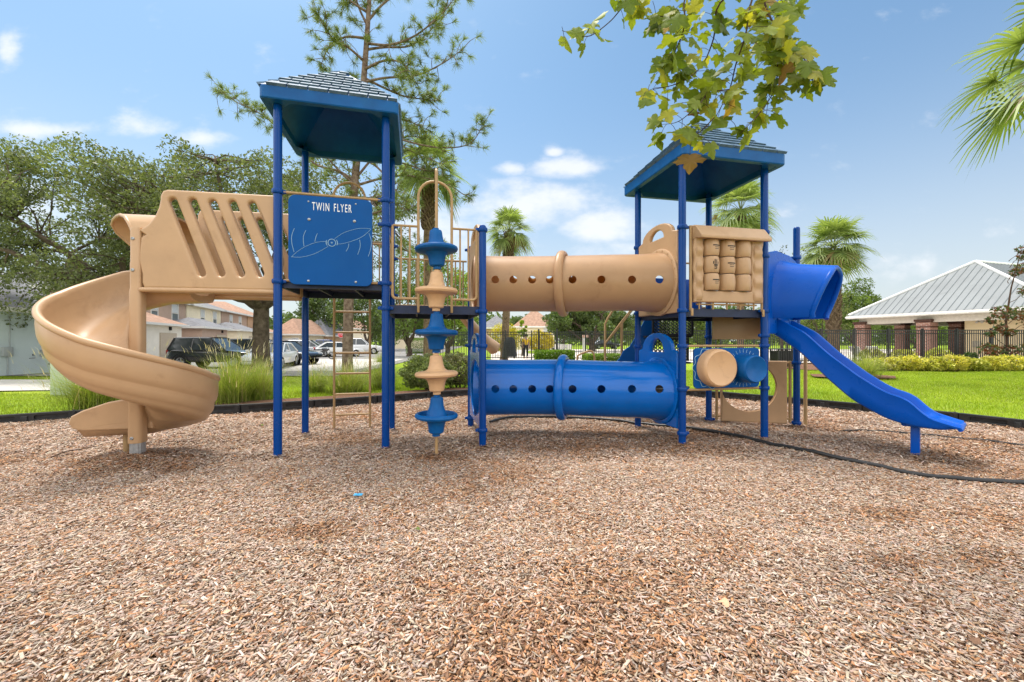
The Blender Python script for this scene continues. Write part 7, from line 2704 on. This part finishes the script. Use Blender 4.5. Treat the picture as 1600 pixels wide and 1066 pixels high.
# ================================================================== sky, sun, camera
SUN_EL, SUN_AZ = R(68), R(-40)          # azimuth from +Y towards +X
sd = V((math.sin(SUN_AZ) * math.cos(SUN_EL), math.cos(SUN_AZ) * math.cos(SUN_EL), math.sin(SUN_EL)))
w = bpy.data.worlds.new('World'); SC.world = w
w.use_nodes = True
nt = w.node_tree
bg = nt.nodes['Background']
sky = N(nt, 'ShaderNodeTexSky')
sky.sky_type = 'NISHITA'
sky.sun_disc = False
sky.sun_elevation = SUN_EL
sky.sun_rotation = SUN_AZ
sky.altitude = 0
sky.air_density, sky.dust_density, sky.ozone_density = 1.0, 1.2, 1.1
tc = N(nt, 'ShaderNodeTexCoord')
sp = N(nt, 'ShaderNodeSeparateXYZ'); nt.links.new(tc.outputs['Generated'], sp.inputs[0])


def mth(op, a, b_=None, c=None, clamp=False):
    n = N(nt, 'ShaderNodeMath', operation=op)
    n.use_clamp = clamp
    for i, q in enumerate((a, b_, c)):
        if q is None: continue
        if isinstance(q, (int, float)): n.inputs[i].default_value = q
        else: nt.links.new(q, n.inputs[i])
    return n.outputs[0]


yy = mth('MAXIMUM', sp.outputs['Y'], 0.02)
uu, ww = mth('DIVIDE', sp.outputs['X'], yy), mth('DIVIDE', sp.outputs['Z'], yy)
tot = None
for px_, py_, a_, b_, k_ in ((835, 318, 105, 42, 1.0), (885, 263, 72, 20, 1.0), (798, 263, 30, 13, 0.9), (866, 239, 16, 9, 0.8), (955, 352, 105, 30, 0.9), (75, 203, 80, 14, 0.85), (215, 200, 48, 20, 0.85), (325, 216, 50, 14, 0.7), (12, 75, 22, 36, 0.95), (1010, 395, 140, 26, 0.6), (700, 360, 120, 50, 0.7), (1420, 430, 160, 30, 0.45), (1290, 330, 200, 16, 0.35), (773, 88, 12, 10, 0.6), (-300, 180, 160, 50, 1.0), (1950, 250, 200, 50, 0.9), (120, 330, 200, 50, 0.6)):
    du = mth('MULTIPLY', mth('SUBTRACT', uu, (px_ - 800) / F), F / a_)
    dw = mth('MULTIPLY', mth('SUBTRACT', ww, (533 - py_) / F), F / b_)
    e = mth('EXPONENT', mth('MULTIPLY', mth('ADD', mth('MULTIPLY', du, du), mth('MULTIPLY', dw, dw)), -1.0))
    e = mth('MULTIPLY', e, k_)
    tot = e if tot is None else mth('MAXIMUM', tot, e)
cv = N(nt, 'ShaderNodeCombineXYZ')
nt.links.new(uu, cv.inputs[0]); nt.links.new(mth('MULTIPLY', ww, 1.7), cv.inputs[1])
nz = N(nt, 'ShaderNodeTexNoise', i_Scale=7.0, i_Detail=9.0, i_Roughness=0.58)
nt.links.new(cv.outputs[0], nz.inputs['Vector'])
fld = mth('ADD', tot, mth('MULTIPLY', mth('SUBTRACT', nz.outputs['Fac'], 0.5), 1.9))
ms = N(nt, 'ShaderNodeMapRange', interpolation_type='SMOOTHSTEP')
ms.inputs['From Min'].default_value, ms.inputs['From Max'].default_value = 0.18, 1.0
nt.links.new(fld, ms.inputs['Value'])
front = mth('GREATER_THAN', sp.outputs['Y'], 0.03)
# unseen bright cloud overhead and behind the camera, added as neutral fill light
n4 = N(nt, 'ShaderNodeTexNoise', i_Scale=2.6, i_Detail=8.0, i_Roughness=0.55)
nt.links.new(tc.outputs['Generated'], n4.inputs['Vector'])
m4 = N(nt, 'ShaderNodeMapRange', interpolation_type='SMOOTHSTEP')
m4.inputs['From Min'].default_value, m4.inputs['From Max'].default_value = 0.36, 0.56
nt.links.new(n4.outputs['Fac'], m4.inputs['Value'])
rear = N(nt, 'ShaderNodeMapRange', interpolation_type='SMOOTHSTEP')
rear.inputs['From Min'].default_value, rear.inputs['From Max'].default_value = 1.0, 1.7
nt.links.new(mth('SUBTRACT', 1.9, mth('MULTIPLY', mth('DIVIDE', sp.outputs['Y'], mth('MAXIMUM', sp.outputs['Z'], 0.12)), 1.0)), rear.inputs['Value'])
cm = mth('MULTIPLY', mth('MULTIPLY', ms.outputs[0], front), 0.78)
rm = mth('MULTIPLY', mth('MULTIPLY', m4.outputs[0], rear.outputs[0]), 0.9)
mx = N(nt, 'ShaderNodeMix', data_type='RGBA')
tint = N(nt, 'ShaderNodeMix', data_type='RGBA', blend_type='MULTIPLY')
tint.inputs['Factor'].default_value = 1
nt.links.new(sky.outputs[0], tint.inputs['A']); tint.inputs['B'].default_value = (0.72, 0.94, 0.97, 1)
# summer haze low in the sky
hz = mth('DIVIDE', sp.outputs['Z'], 0.31)
hz = mth('MULTIPLY', mth('EXPONENT', mth('MULTIPLY', mth('MULTIPLY', hz, hz), -1.0)), 0.74)
hm = N(nt, 'ShaderNodeMix', data_type='RGBA')
nt.links.new(hz, hm.inputs['Factor']); nt.links.new(tint.outputs['Result'], hm.inputs['A'])
hm.inputs['B'].default_value = (4.5, 4.45, 4.5, 1)
nt.links.new(cm, mx.inputs['Factor'])
nt.links.new(hm.outputs['Result'], mx.inputs['A'])
mx.inputs['B'].default_value = (5.9, 5.95, 6.1, 1)
m5 = N(nt, 'ShaderNodeMix', data_type='RGBA')
nt.links.new(rm, m5.inputs['Factor']); nt.links.new(mx.outputs['Result'], m5.inputs['A'])
m5.inputs['B'].default_value = (15.5, 15.3, 15.0, 1)
nt.links.new(m5.outputs['Result'], bg.inputs['Color'])
bg.inputs['Strength'].default_value = 0.075

sl = bpy.data.lights.new('Sun', 'SUN')
sl.energy, sl.angle, sl.color = 1.9, R(18), (1.0, 0.93, 0.85)
so = bpy.data.objects.new('Sun', sl); COL.objects.link(so)
so.rotation_euler = sd.to_track_quat('Z', 'Y').to_euler()
so.location = sd * 50

cam = bpy.data.cameras.new('Camera')
cam.sensor_width = 36; cam.lens = F / 1600 * 36
cam.clip_start, cam.clip_end = 0.05, 3000
co = bpy.data.objects.new('Camera', cam); COL.objects.link(co)
co.location = (0, 0, CH); co.rotation_euler = (R(90), 0, 0)
SC.camera = co
SC.render.resolution_x, SC.render.resolution_y = 1024, 682
vs = SC.view_settings
vs.view_transform, vs.look, vs.gamma = 'Standard', 'None', 1
vs.exposure = 1.3
SC.cycles.max_bounces = 7
SC.cycles.diffuse_bounces = 4
SC.cycles.transparent_max_bounces = 8
for o in bpy.data.objects:
    if '_local' in o.keys():
        del o['_local']
